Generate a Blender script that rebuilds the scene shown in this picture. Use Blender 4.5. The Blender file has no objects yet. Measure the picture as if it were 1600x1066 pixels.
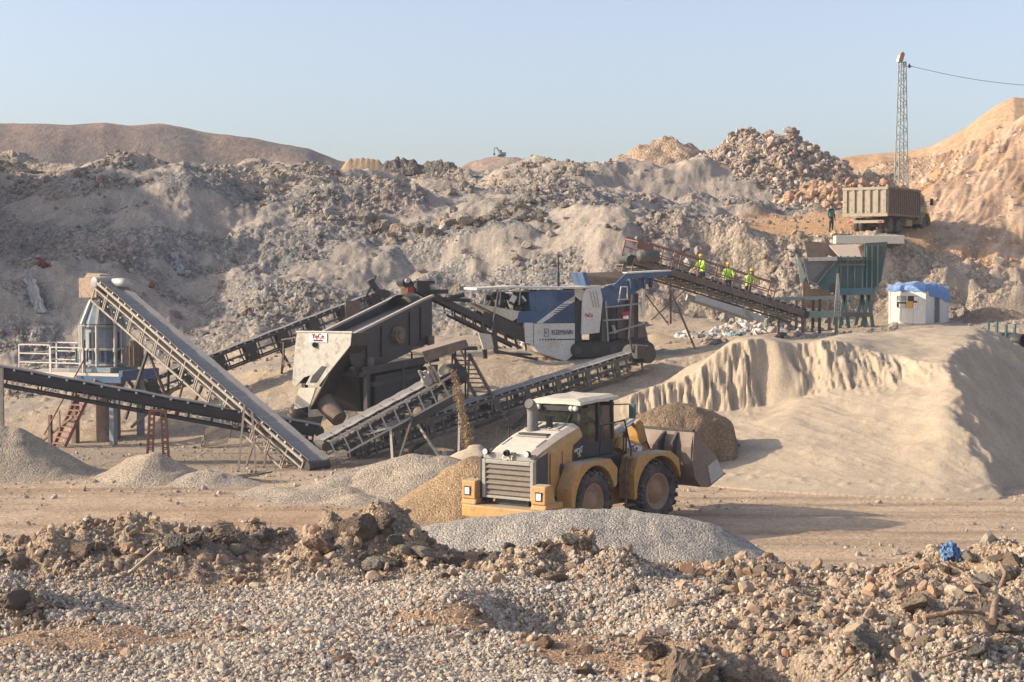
import bpy, bmesh, math, random
import numpy as np
from mathutils import Vector, Matrix, noise as mnoise
random.seed(7); RNG = np.random.default_rng(11)
S = bpy.context.scene
COL = S.collection
R = math.radians

# ------------------------------------------------------------------ camera, sky, sun, exposure
FPX, W0, H0 = 2600.0, 1600.0, 1066.0
CAMZ, HOR = 7.6, 430.0
PITCH = math.atan((H0 / 2 - HOR) / FPX)
cam_d = bpy.data.cameras.new('camera')
cam = bpy.data.objects.new('camera', cam_d); COL.objects.link(cam)
cam_d.sensor_width = 36.0; cam_d.lens = 36.0 * FPX / W0
cam_d.clip_start = 0.5; cam_d.clip_end = 9000
cam.location = (0, 0, CAMZ); cam.rotation_euler = (math.pi / 2 - PITCH, 0, 0)
S.camera = cam
SUN_DIR = Vector((-0.90, -0.06, 0.40)).normalized()      # towards the sun: low, from the left
SUN_EL = math.asin(SUN_DIR.z); SUN_AZ = math.atan2(SUN_DIR.x, SUN_DIR.y)
world = bpy.data.worlds.new('World'); S.world = world; world.use_nodes = True
wn = world.node_tree.nodes; wl = world.node_tree.links
bg = wn['Background']
sky = wn.new('ShaderNodeTexSky'); sky.sky_type = 'NISHITA'; sky.sun_disc = False
sky.sun_elevation = SUN_EL; sky.sun_rotation = SUN_AZ
sky.altitude = 300; sky.air_density = 1.0; sky.dust_density = 3.0; sky.ozone_density = 2.5
hz = wn.new('ShaderNodeHueSaturation'); hz.inputs['Hue'].default_value = 0.512; hz.inputs['Saturation'].default_value = 0.74; hz.inputs['Value'].default_value = 1.26   # dusty air: paler sky
wl.new(sky.outputs[0], hz.inputs['Color']); wl.new(hz.outputs[0], bg.inputs[0]); bg.inputs[1].default_value = 0.14
sun_d = bpy.data.lights.new('sun', 'SUN'); sun_d.energy = 4.6; sun_d.angle = R(0.6); sun_d.color = (1.0, 0.85, 0.665)
sun = bpy.data.objects.new('sun', sun_d); COL.objects.link(sun)
sun.location = (-60, 10, 60); sun.rotation_euler = SUN_DIR.to_track_quat('Z', 'Y').to_euler()
S.view_settings.view_transform = 'Standard'; S.view_settings.look = 'None'
S.view_settings.exposure = 0.42; S.view_settings.gamma = 1.0; S.view_settings.use_curve_mapping = False
S.cycles.max_bounces = 6; S.cycles.volume_bounces = 0

# ------------------------------------------------------------------ pixel (1600x1066) + depth -> world
CT, ST = math.cos(PITCH), math.sin(PITCH)
def at(px, py, Y):
    zc = -(py - H0 / 2) / FPX
    wy = CT + ST * zc; wz = -ST + CT * zc
    return Vector(((px - W0 / 2) / FPX / wy * Y, Y, CAMZ + wz / wy * Y))
def zat(py, Y):
    zc = -(np.asarray(py, float) - H0 / 2) / FPX
    return CAMZ + (-ST + CT * zc) / (CT + ST * zc) * Y
def pxof(x, y):
    return W0 / 2 + FPX * x / y * CT          # good enough near the horizon

# ------------------------------------------------------------------ numpy noise
def _hash(ix, iy, s):
    h = (ix.astype(np.int64) * 374761393 + iy.astype(np.int64) * 668265263 + s * 1442695041) & 0x7fffffff
    h = ((h ^ (h >> 13)) * 1274126177) & 0x7fffffff
    return ((h ^ (h >> 16)) & 0xffff) / 65535.0
def perlin(x, y, s=0):
    x = np.asarray(x, float); y = np.asarray(y, float)
    xi = np.floor(x); yi = np.floor(y); fx = x - xi; fy = y - yi
    u = fx**3 * (fx * (fx * 6 - 15) + 10); v = fy**3 * (fy * (fy * 6 - 15) + 10)
    def g(i, j):
        a = _hash(xi + i, yi + j, s) * 2 * math.pi
        return np.cos(a) * (fx - i) + np.sin(a) * (fy - j)
    a = g(0, 0) * (1 - u) + g(1, 0) * u; b = g(0, 1) * (1 - u) + g(1, 1) * u
    return (a * (1 - v) + b * v) * 1.5
def fbm(x, y, o=4, s=0, gain=0.5):
    t = 0; a = 1.0; f = 1.0
    for k in range(o):
        t = t + a * perlin(x * f + 17.3 * k, y * f - 9.1 * k, s + k); a *= gain; f *= 2.03
    return t
def worley(x, y, s=0):
    xi = np.floor(x); yi = np.floor(y); d1 = np.full(np.shape(x), 9.0); idv = np.zeros(np.shape(x))
    for i in (-1, 0, 1):
        for j in (-1, 0, 1):
            cx = xi + i; cy = yi + j
            px_ = cx + _hash(cx, cy, s); py_ = cy + _hash(cx, cy, s + 31)
            d = np.hypot(px_ - x, py_ - y); m = d < d1
            d1 = np.where(m, d, d1); idv = np.where(m, _hash(cx, cy, s + 77), idv)
    return d1, idv
def lumps(x, y, size, s=0, fill=0.6):
    d, i = worley(x / size, y / size, s)
    r = 0.25 + 0.4 * i
    return np.where(i < fill, np.sqrt(np.clip(1 - (d / r)**2, 0, 1)) * r, 0) * size
def smooth(a, b, x):
    t = np.clip((x - a) / (b - a), 0, 1); return t * t * (3 - 2 * t)

# ------------------------------------------------------------------ meshes
def np_mesh(name, V, F, col=None, smooth_=False):
    me = bpy.data.meshes.new(name); V = np.asarray(V, np.float32); F = np.asarray(F, np.int32); k = F.shape[1]
    me.vertices.add(len(V)); me.vertices.foreach_set('co', V.ravel())
    me.loops.add(F.size); me.loops.foreach_set('vertex_index', F.ravel())
    me.polygons.add(len(F)); me.polygons.foreach_set('loop_start', np.arange(len(F), dtype=np.int32) * k)
    me.polygons.foreach_set('use_smooth', np.full(len(F), smooth_))
    if col is not None:
        c = np.ones((len(V), 4), np.float32); c[:, :3] = col
        at_ = me.attributes.new('Col', 'FLOAT_COLOR', 'POINT'); at_.data.foreach_set('color', c.ravel())
    me.update(calc_edges=True); me.validate(); return me
def grid_faces(nr, nc):
    i = np.arange(nr * nc).reshape(nr, nc)
    return np.stack([i[:-1, :-1], i[:-1, 1:], i[1:, 1:], i[1:, :-1]], -1).reshape(-1, 4)
def link(name, me, mat=None, parent=None):
    o = bpy.data.objects.new(name, me); COL.objects.link(o)
    if mat is not None:
        for m in (mat if isinstance(mat, (list, tuple)) else [mat]): me.materials.append(m)
    if parent is not None: o.parent = parent
    return o
def tag(o, label=None, cat=None, group=None, kind=None):
    if label: o['label'] = label
    if cat: o['category'] = cat
    if group: o['group'] = group
    if kind: o['kind'] = kind
    return o
def thing(name, label, cat, loc=(0, 0, 0), rz=0.0, group=None):
    o = bpy.data.objects.new(name, None); COL.objects.link(o); o.empty_display_size = 0.3
    o.location = loc; o.rotation_euler = (0, 0, rz)
    return tag(o, label, cat, group)
def unit(v): return Vector(v).normalized()

class MB:
    """collects shapes, then build() links them as ONE mesh object"""
    def __init__(s): s.v = []; s.f = []; s.m = []; s.sm = []
    def add(s, vs, fs, m=0, sm=False):
        b = len(s.v); s.v += [tuple(v) for v in vs]; s.f += [tuple(b + i for i in f) for f in fs]
        s.m += [m] * len(fs); s.sm += [sm] * len(fs); return s
    def box(s, c, d, rot=None, m=0):
        vs = [Vector((i * d[0] / 2, j * d[1] / 2, k * d[2] / 2)) for i in (-1, 1) for j in (-1, 1) for k in (-1, 1)]
        if rot is not None: vs = [rot @ v for v in vs]
        c = Vector(c)
        return s.add([v + c for v in vs], [(0, 1, 3, 2), (4, 6, 7, 5), (0, 4, 5, 1), (2, 3, 7, 6), (0, 2, 6, 4), (1, 5, 7, 3)], m)
    def b2(s, lo, hi, m=0):
        return s.box([(a + b) / 2 for a, b in zip(lo, hi)], [abs(b - a) for a, b in zip(lo, hi)], None, m)
    def bar(s, p, q, w=0.1, h=None, m=0, up=(0, 0, 1)):
        p = Vector(p); q = Vector(q); h = h or w; d = (q - p)
        if d.length < 1e-6: return s
        x = d.normalized(); u = Vector(up)
        if abs(x.dot(u)) > 0.98: u = Vector((1, 0, 0))
        y = u.cross(x).normalized(); z = x.cross(y)
        rot = Matrix((x, y, z)).transposed()
        return s.box((p + q) / 2, (d.length, w, h), rot, m)
    def tube(s, p, q, r=0.05, r2=None, n=10, m=0, cap=True):
        p = Vector(p); q = Vector(q); r2 = r if r2 is None else r2
        x = (q - p).normalized(); u = Vector((0, 0, 1)) if abs(x.z) < 0.95 else Vector((1, 0, 0))
        a = x.cross(u).normalized(); b = x.cross(a)
        vs = []
        for c, rr in ((p, r), (q, r2)):
            for i in range(n):
                t = 2 * math.pi * i / n; vs.append(c + a * math.cos(t) * rr + b * math.sin(t) * rr)
        s.add(vs, [(i, (i + 1) % n, n + (i + 1) % n, n + i) for i in range(n)], m, True)
        if cap: s.add(vs, [tuple(range(n))[::-1], tuple(range(n, 2 * n))], m)
        return s
    def path(s, pts, r=0.03, n=8, m=0):
        for a, b in zip(pts[:-1], pts[1:]): s.tube(a, b, r, n=n, m=m)
        return s
    def prism(s, poly, ax, lo, hi, m=0):
        """poly: 2D points in the two axes other than ax; extruded lo..hi along ax"""
        n = len(poly)
        def mk(p, t):
            if ax == 'y': return (p[0], t, p[1])
            if ax == 'x': return (t, p[0], p[1])
            return (p[0], p[1], t)
        vs = [mk(p, lo) for p in poly] + [mk(p, hi) for p in poly]
        return s.add(vs, [tuple(range(n)), tuple(range(2 * n - 1, n - 1, -1))] + [(i, n + i, n + (i + 1) % n, (i + 1) % n) for i in range(n)], m)
    def plate(s, pts, th=0.04, m=0):
        """a planar polygon in 3D with thickness"""
        P = [Vector(p) for p in pts]; nrm = (P[1] - P[0]).cross(P[2] - P[0]).normalized() * (th / 2); n = len(P)
        vs = [p - nrm for p in P] + [p + nrm for p in P]
        return s.add(vs, [tuple(range(n)), tuple(range(2 * n - 1, n - 1, -1))] + [(i, n + i, n + (i + 1) % n, (i + 1) % n) for i in range(n)], m)
    def lathe(s, prof, ax='y', c=(0, 0, 0), n=32, m=0, sm=True):
        """prof: (radius, offset) list round axis"""
        c = Vector(c); vs = []
        for r, t in prof:
            for i in range(n):
                a = 2 * math.pi * i / n; ca, sa = r * math.cos(a), r * math.sin(a)
                vs.append(c + Vector({'y': (ca, t, sa), 'x': (t, ca, sa), 'z': (ca, sa, t)}[ax]))
        k = len(prof)
        return s.add(vs, [(j * n + i, j * n + (i + 1) % n, (j + 1) * n + (i + 1) % n, (j + 1) * n + i) for j in range(k - 1) for i in range(n)], m, sm)
    def xf(s, M):
        s.v = [tuple(M @ Vector(v)) for v in s.v]; return s
    def build(s, name, mat, parent=None, bevel=0.0):
        me = bpy.data.meshes.new(name); me.from_pydata(s.v, [], s.f)
        me.polygons.foreach_set('material_index', s.m)
        bm = bmesh.new(); bm.from_mesh(me); bmesh.ops.recalc_face_normals(bm, faces=bm.faces); bm.to_mesh(me); bm.free()
        me.polygons.foreach_set('use_smooth', s.sm); me.update()
        o = link(name, me, mat, parent)
        if bevel:
            b = o.modifiers.new('bevel', 'BEVEL'); b.width = bevel; b.segments = 2; b.limit_method = 'ANGLE'; b.angle_limit = R(50)
        return o

# ------------------------------------------------------------------ materials
def _new(name):
    m = bpy.data.materials.new(name); m.use_nodes = True
    return m, m.node_tree.nodes, m.node_tree.links, m.node_tree.nodes['Principled BSDF']
def _ramp(n, l, src, p0, p1, c0=(0, 0, 0, 1), c1=(1, 1, 1, 1)):
    r = n.new('ShaderNodeValToRGB'); r.color_ramp.elements[0].position = p0; r.color_ramp.elements[1].position = p1
    r.color_ramp.elements[0].color = c0; r.color_ramp.elements[1].color = c1; l.new(src, r.inputs[0]); return r
def _noise(n, l, vec, scale, detail=5, rough=0.6):
    t = n.new('ShaderNodeTexNoise'); t.inputs['Scale'].default_value = scale
    t.inputs['Detail'].default_value = detail; t.inputs['Roughness'].default_value = rough
    l.new(vec, t.inputs['Vector']); return t
def _mix(n, l, fac, a, b, mode='MIX'):
    x = n.new('ShaderNodeMix'); x.data_type = 'RGBA'; x.blend_type = mode
    if isinstance(fac, (int, float)): x.inputs[0].default_value = fac
    else: l.new(fac, x.inputs[0])
    for s_, v in ((6, a), (7, b)):
        if isinstance(v, tuple): x.inputs[s_].default_value = (*v[:3], 1)
        else: l.new(v, x.inputs[s_])
    return x.outputs[2]
def paint(name, c, dust=(0.36, 0.29, 0.22), d=0.35, rough=0.6, metal=0.0, scale=1.3, rust=None, bump=0.15, patch=1.0):
    """painted or bare metal with worn, dusty patches; dust also lies on surfaces that face up"""
    m, n, l, b = _new(name)
    tc = n.new('ShaderNodeTexCoord'); v = tc.outputs['Object']
    n1 = _noise(n, l, v, scale, 6, 0.65); f1 = _ramp(n, l, n1.outputs[0], 0.38, 0.68, (0, 0, 0, 1), (patch, patch, patch, 1))
    n2 = _noise(n, l, v, scale * 7, 4, 0.6)
    geo = n.new('ShaderNodeNewGeometry'); sx = n.new('ShaderNodeSeparateXYZ'); l.new(geo.outputs['Normal'], sx.inputs[0])
    up = _ramp(n, l, sx.outputs['Z'], 0.35, 0.95)
    mx = n.new('ShaderNodeMath'); mx.operation = 'MAXIMUM'; l.new(f1.outputs[0], mx.inputs[0])
    u2 = n.new('ShaderNodeMath'); u2.operation = 'MULTIPLY'; l.new(up.outputs[0], u2.inputs[0]); u2.inputs[1].default_value = 1.6
    l.new(u2.outputs[0], mx.inputs[1])
    fm = n.new('ShaderNodeMath'); fm.operation = 'MULTIPLY'; fm.use_clamp = True; l.new(mx.outputs[0], fm.inputs[0]); fm.inputs[1].default_value = d
    base = c
    if rust:
        r1 = _noise(n, l, v, scale * 3.1, 6, 0.7); rr = _ramp(n, l, r1.outputs[0], 0.52, 0.62)
        base = _mix(n, l, rr.outputs[0], c, rust)
    col = _mix(n, l, fm.outputs[0], base, dust)
    var = _ramp(n, l, n2.outputs[0], 0.2, 0.8, (0.78, 0.78, 0.78, 1), (1.12, 1.12, 1.12, 1))
    col = _mix(n, l, 1.0, col, var.outputs[0], 'MULTIPLY')
    l.new(col, b.inputs['Base Color'])
    rg = _ramp(n, l, fm.outputs[0], 0.0, 0.6, (rough, rough, rough, 1), (0.92, 0.92, 0.92, 1)); l.new(rg.outputs[0], b.inputs['Roughness'])
    b.inputs['Metallic'].default_value = metal
    if bump:
        bp = n.new('ShaderNodeBump'); bp.inputs['Strength'].default_value = bump; bp.inputs['Distance'].default_value = 0.02
        l.new(n2.outputs[0], bp.inputs['Height']); l.new(bp.outputs[0], b.inputs['Normal'])
    return m
def plain(name, c, rough=0.7, metal=0.0):
    m, n, l, b = _new(name); b.inputs['Base Color'].default_value = (*c, 1)
    b.inputs['Roughness'].default_value = rough; b.inputs['Metallic'].default_value = metal
    tc = n.new('ShaderNodeTexCoord'); t = _noise(n, l, tc.outputs['Object'], 9, 4)
    v = _ramp(n, l, t.outputs[0], 0.25, 0.75, tuple(x * 0.82 for x in c) + (1,), tuple(min(1, x * 1.12) for x in c) + (1,))
    l.new(v.outputs[0], b.inputs['Base Color']); return m
def glass(name, c=(0.03, 0.035, 0.03), alpha=0.55):
    m, n, l, b = _new(name); b.inputs['Base Color'].default_value = (*c, 1); b.inputs['Roughness'].default_value = 0.12
    b.inputs['Alpha'].default_value = alpha; return m
def soil(name, fine=18.0, amt=0.35, bump=0.6, dist=0.05, coarse=1.2, stretch=None, tint=((0.85, 0.84, 0.83), (1.15, 1.12, 1.08)), speck=None):
    """colour comes from the mesh's own 'Col' attribute (what the ground is made of), broken up by grain"""
    m, n, l, b = _new(name)
    a = n.new('ShaderNodeAttribute'); a.attribute_name = 'Col'
    tc = n.new('ShaderNodeTexCoord'); v = tc.outputs['Object']
    if stretch:
        mp = n.new('ShaderNodeMapping'); mp.inputs['Scale'].default_value = stretch; l.new(v, mp.inputs[0]); v2 = mp.outputs[0]
    else: v2 = v
    n1 = _noise(n, l, v2, coarse, 6, 0.65); n2 = _noise(n, l, v, fine, 5, 0.7)
    r1 = _ramp(n, l, n1.outputs[0], 0.3, 0.7, (*tint[0], 1), (*tint[1], 1))
    col = _mix(n, l, 1.0, a.outputs['Color'], r1.outputs[0], 'MULTIPLY')
    lo, hi = 1 - amt, 1 + amt
    r2 = _ramp(n, l, n2.outputs[0], 0.3, 0.7, (lo, lo, lo, 1), (hi, hi * 0.985, hi * 0.97, 1))
    col = _mix(n, l, 1.0, col, r2.outputs[0], 'MULTIPLY')
    h = n2.outputs[0]
    if speck:
        vo = n.new('ShaderNodeTexVoronoi'); vo.inputs['Scale'].default_value = speck[0]; l.new(v, vo.inputs['Vector'])
        bw = n.new('ShaderNodeSeparateColor'); l.new(vo.outputs['Color'], bw.inputs[0])
        r3 = _ramp(n, l, bw.outputs[0], 0.0, 1.0, (speck[1],) * 3 + (1,), (speck[2],) * 3 + (1,))
        col = _mix(n, l, 1.0, col, r3.outputs[0], 'MULTIPLY')
        iv = n.new('ShaderNodeMath'); iv.operation = 'SUBTRACT'; iv.inputs[0].default_value = 1.0; l.new(vo.outputs['Distance'], iv.inputs[1])
        ad = n.new('ShaderNodeMath'); ad.operation = 'ADD'; l.new(iv.outputs[0], ad.inputs[0]); l.new(n2.outputs[0], ad.inputs[1]); h = ad.outputs[0]
    l.new(col, b.inputs['Base Color']); b.inputs['Roughness'].default_value = 0.95
    b.inputs['Specular IOR Level'].default_value = 0.15
    bp = n.new('ShaderNodeBump'); bp.inputs['Strength'].default_value = bump; bp.inputs['Distance'].default_value = dist
    l.new(h, bp.inputs['Height']); l.new(bp.outputs[0], b.inputs['Normal']); return m
# ------------------------------------------------------------------ terrain: yard, bench, hillside, ledge (one sheet to the horizon)
def LP(*e): a = np.array(e, float); return a[:, 0], a[:, 1], zat(a[:, 2], a[:, 1])
def LZ(*e): a = np.array(e, float); return a[:, 0], a[:, 1], a[:, 2]
LN = [
 LZ((0, 18, -.2), (1600, 18, -.2)),
 LZ((0, 76, 0), (250, 74, 0), (450, 72, 0), (820, 72, 0), (1000, 68, 0), (1600, 68, 0)),
 LP((0, 85, 622), (120, 85, 610), (200, 86, 606), (300, 85, 598), (390, 84, 583), (450, 83, 577), (600, 79, 566), (760, 78, 572), (1000, 78, 575), (1100, 80, 556), (1200, 84, 530), (1600, 86, 520)),
 LP((0, 90, 590), (200, 91, 585), (300, 91, 575), (400, 92, 545), (450, 94, 535), (600, 96, 525), (800, 97, 520), (1000, 97, 505), (1200, 97, 507), (1400, 98, 503), (1500, 98, 498), (1600, 98, 496)),
 LP((0, 103, 400), (100, 103, 395), (200, 104, 390), (300, 104, 400), (400, 106, 385), (500, 107, 365), (600, 107, 352), (700, 107, 345), (800, 106, 345), (900, 105, 342), (1000, 104, 345), (1100, 103, 352), (1200, 102, 362), (1300, 101.5, 367), (1400, 101.5, 372), (1450, 102, 377), (1500, 102, 395), (1600, 102, 412)),
 LP((0, 112, 310), (100, 112, 295), (200, 113, 290), (300, 114, 300), (400, 115, 320), (500, 116, 318), (600, 116, 306), (700, 115, 310), (800, 114, 318), (900, 113, 322), (1000, 113, 330), (1100, 114, 340), (1200, 118, 341), (1300, 119, 338), (1400, 117, 342), (1450, 112, 345), (1500, 110, 345), (1600, 109, 350)),
 LP((0, 122, 262), (50, 122, 258), (100, 122, 256), (140, 122, 243), (170, 122, 237), (210, 122, 239), (240, 122, 243), (270, 122, 250), (300, 122, 247), (325, 122, 250), (350, 123, 264), (400, 124, 280), (450, 125, 290), (500, 126, 295), (600, 126, 290), (700, 126, 285), (800, 126, 285), (900, 126, 280), (1000, 126, 290), (1100, 126, 300), (1200, 126, 318), (1300, 126, 315), (1400, 126, 305), (1450, 124, 290), (1500, 122, 285), (1600, 122, 275)),
 LP((0, 140, 270), (340, 140, 275), (400, 146, 268), (430, 146, 263), (600, 146, 263), (700, 146, 261), (750, 144, 263), (800, 142, 258), (850, 140, 252), (900, 138, 248), (1000, 138, 249), (1100, 138, 251), (1200, 140, 275), (1300, 142, 285), (1400, 142, 262), (1450, 142, 245), (1500, 142, 225), (1550, 142, 200), (1600, 142, 172), (1700, 142, 135)),
]
_zH = LN[-1]
LN.append((_zH[0], _zH[1] + 26, _zH[2] - 3.0))
LN.append(LZ((0, 300, 8.0), (1400, 300, 8.0), (1700, 300, 14.0)))
LN.append(LZ((0, 900, 7.0), (1600, 900, 7.0)))

def terrain_base(x, y):
    px = W0 / 2 + FPX * x / y
    Yk = [np.interp(px, l[0], l[1]) for l in LN]; Zk = [np.interp(px, l[0], l[2]) for l in LN]
    z = np.where(y < Yk[0], Zk[0], Zk[-1]); lev = np.where(y < Yk[0], 0.0, len(LN) - 1.0)
    for k in range(len(LN) - 1):
        t = (y - Yk[k]) / (Yk[k + 1] - Yk[k]); m = (t >= 0) & (t < 1)
        z = np.where(m, Zk[k] * (1 - t) + Zk[k + 1] * t, z); lev = np.where(m, k + t, lev)
    return z, lev, px
def terrain(x, y):
    x = np.asarray(x, float); y = np.asarray(y, float)
    z, lev, px = terrain_base(x, y)
    z = z + smooth(-60, -480, px) * np.interp(lev, [2.9, 3.6, 4.2, 5.2, 6.0, 7.2, 8.2], [0, 13, 15, 13, 8, 3, 0])   # unseen rise added left of frame to keep the sun off the left hillside
    hill = smooth(2.9, 3.25, lev) * (1 - smooth(8.2, 8.8, lev))
    yard = 1 - smooth(0.9, 1.3, lev); bench = smooth(0.9, 1.4, lev) * (1 - smooth(2.9, 3.2, lev))
    ledge = smooth(1120, 1190, px) * (1 - smooth(1440, 1480, px)) * smooth(3.95, 4.08, lev) * (1 - smooth(4.95, 5.3, lev))
    right = smooth(1380, 1500, px) * smooth(4.0, 4.3, lev)
    cliff = smooth(950, 1150, px) * smooth(3.02, 3.1, lev) * (1 - smooth(3.9, 4.0, lev))
    rough = hill * (1 - 0.92 * ledge) * (1 - .75 * cliff)
    z = z + yard * (0.05 * fbm(x / 6, y / 6, 3, 3) + .035 * perlin(x / 16, y / .9, 6) + .03 * np.abs(perlin(x / 9, y / .5, 7)) + .012 * fbm(x / .6, y / .4, 2, 2)) + bench * 0.13 * fbm(x / 3, y / 3, 4, 5)
    z = z + bench * lumps(x, y, 0.6, 41, 0.25) * 0.5 * (1 - smooth(2.2, 2.6, lev))
    soft = 1 - 0.85 * right
    z = z + rough * soft * (1.5 * fbm(x / 13, y / 11, 3, 8) - 0.9 * np.abs(perlin(x / 5.5 + .3 * perlin(x / 3, y / 3, 12), y / 16, 10)) + 0.24 * fbm(x / 2.6, y / 2.6, 5, 9, .66))
    rk = smooth(-0.25, 0.35, fbm(x / 8, y / 8, 3, 21) + 0.25)         # where rubble lies thick
    bare = smooth(.02, .30, fbm(x / 9, y / 6, 3, 530) + .35 * np.exp(-((px - 1010) / 130)**2) * smooth(5.2, 5.8, lev)) * (1 - smooth(7.6, 8, lev)); rk = rk * (1 - .92 * bare)
    z = z + rough * soft * rk * (0.22 * lumps(x, y, 1.6, 13, 0.4) + 0.38 * lumps(x, y, 0.6, 14, 0.6) + 0.14 * fbm(x / .5, y / .5, 2, 15))
    z = z + cliff * (1.1 * fbm(x / 2.6, z / 1.6, 4, 30) + .5 * np.round(fbm(x / 9, z / 2.2, 2, 33) * 3) / 3)
    # scoured runs down the right hill, and its folds
    z = z + right * (0.3 * np.abs(perlin((x - 0.4 * y) / 2.5, (y + 0.4 * x) / 14, 55)) * 2 - 0.4 + 0.12 * np.abs(perlin((x - 0.4 * y) / .6, (y + 0.4 * x) / 6, 56)) * 2)
    z = z + smooth(7.0, 8.4, lev) * (1 - smooth(9.2, 9.6, lev)) * 0.5 * fbm(x / 12, y / 12, 4, 60)
    return z, lev, px, dict(hill=hill, yard=yard, bench=bench, ledge=ledge, right=right, rk=rk, cliff=cliff, bare=bare)
def tz(x, y):
    return float(terrain(np.array([x]), np.array([y]))[0][0])
def C3(c): return np.array(c, float)
def blend(a, b, t): return a * (1 - t[..., None]) + b * t[..., None]
def terrain_col(x, y, z, lev, px, k):
    n1 = fbm(x / 14, y / 14, 4, 70); n2 = fbm(x / 4, y / 4, 4, 80); n3 = fbm(x / 1.3, y / 1.3, 3, 90)
    c = np.broadcast_to(C3((.52, .395, .275)), x.shape + (3,)).copy()
    # yard: trodden, with long wheel bands
    band = perlin(x / 30, y / 0.9, 100) * 0.5 + perlin(x / 16, y / 0.4, 101) * 0.45
    c = blend(c, C3((.37, .265, .175)) + 0 * c, np.clip(0.15 + band * 1.9, 0, 1) * k['yard'] * (1 - smooth(58, 70, y)))
    c = blend(c, C3((.40, .25, .15)) + 0 * c, smooth(0.0, 0.6, n1 + .3) * k['yard'] * (1 - smooth(500, 800, px)) * (1 - smooth(50, 60, y)) * .6)
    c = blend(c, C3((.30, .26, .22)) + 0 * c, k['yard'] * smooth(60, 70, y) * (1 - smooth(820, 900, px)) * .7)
    c = blend(c, C3((.45, .36, .26)) + 0 * c, k['bench'])
    c = blend(c, C3((.33, .29, .25)) + 0 * c, k['bench'] * smooth(0, .5, n2) * .6)
    hillc = np.broadcast_to(C3((.275, .252, .225)), c.shape)
    hillc = blend(hillc, C3((.225, .212, .195)) + 0 * c, smooth(-.1, .5, n2))
    hillc = blend(hillc, C3((.28, .215, .185)) + 0 * c, smooth(.1, .6, n1) * .7)
    hillc = blend(hillc, C3((.37, .30, .225)) + 0 * c, smooth(5.1, 6.2, lev) * .75)
    hillc = blend(hillc, C3((.46, .315, .19)) + 0 * c, np.exp(-((px - 535) / 60)**2) * np.exp(-((lev - 5.6) / .35)**2) * .9)
    hillc = blend(hillc, C3((.335, .285, .235)) + 0 * c, k['bare'] * .8)
    hillc = hillc * (1 + .18 * n3[..., None])
    c = blend(c, hillc * 1.14, k['hill'])
    rc = np.broadcast_to(C3((.54, .375, .25)), c.shape)
    st = fbm((x - .4 * y) / 3, (y + .4 * x) / 22, 4, 110)
    rc = blend(rc, C3((.52, .315, .165)) + 0 * c, smooth(.0, .45, st + .3 * n1))
    rc = blend(rc, C3((.33, .215, .145)) + 0 * c, smooth(.12, .4, fbm((x - .4 * y) / 2, (y + .4 * x) / 16, 4, 120)) * .7)
    rc = rc * (1 + .1 * n3[..., None])
    c = blend(c, rc, smooth(1290, 1440, px) * smooth(3.3, 4.2, lev) * (1 - smooth(9, 9.6, lev)))
    c = blend(c, C3((.44, .355, .27)) * (1 + .2 * n2[..., None]), smooth(980, 1120, px) * smooth(3.0, 3.15, lev) * (1 - smooth(3.9, 4.1, lev)) * (1 - smooth(1600, 1800, px)) * .8)
    c = blend(c, C3((.56, .34, .175)) * (1 + .1 * n3[..., None]), k['ledge'])
    c = blend(c, C3((.42, .34, .27)) + 0 * c, smooth(8.2, 9, lev))
    return np.clip(c, .02, .8)

HILLSOIL = soil('rubble_soil_hill', fine=9, amt=.42, bump=1.0, dist=.14, coarse=1.6, speck=(4.5, .7, 1.3))
SOIL = soil('dry_soil', fine=7, amt=.30, bump=.8, dist=.12, coarse=.8)
def build_terrain():
    pxs = np.concatenate([np.linspace(-9000, -1500, 16), np.linspace(-1400, -140, 100), np.arange(-130, 1731, 2.6), np.linspace(1740, 3000, 100), np.linspace(3100, 10600, 16)])
    ys = np.concatenate([np.linspace(2, 18, 10), np.arange(19, 34, .6), np.arange(34, 60, .22), np.arange(60, 76, .35), np.arange(76, 128, .17), np.arange(128, 150, .3), np.linspace(151, 300, 40), np.geomspace(320, 900, 14)])
    PX, Y = np.meshgrid(pxs, ys); X = (PX - W0 / 2) / FPX * Y
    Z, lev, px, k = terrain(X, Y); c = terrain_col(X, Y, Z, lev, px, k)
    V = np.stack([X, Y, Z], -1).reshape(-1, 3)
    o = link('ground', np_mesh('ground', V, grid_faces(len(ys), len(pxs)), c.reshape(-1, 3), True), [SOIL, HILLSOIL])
    mi = ((k['hill'] * (1 - k['ledge']) * (1 - .7 * k['right']) * (1 - k['bare'])) > .5)[:-1, :-1].ravel().astype(np.int32); o.data.polygons.foreach_set('material_index', mi)
    tag(o, 'quarry ground rising from the sandy yard over a bench to the rubble hillside', 'ground', kind='structure')
build_terrain()

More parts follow.
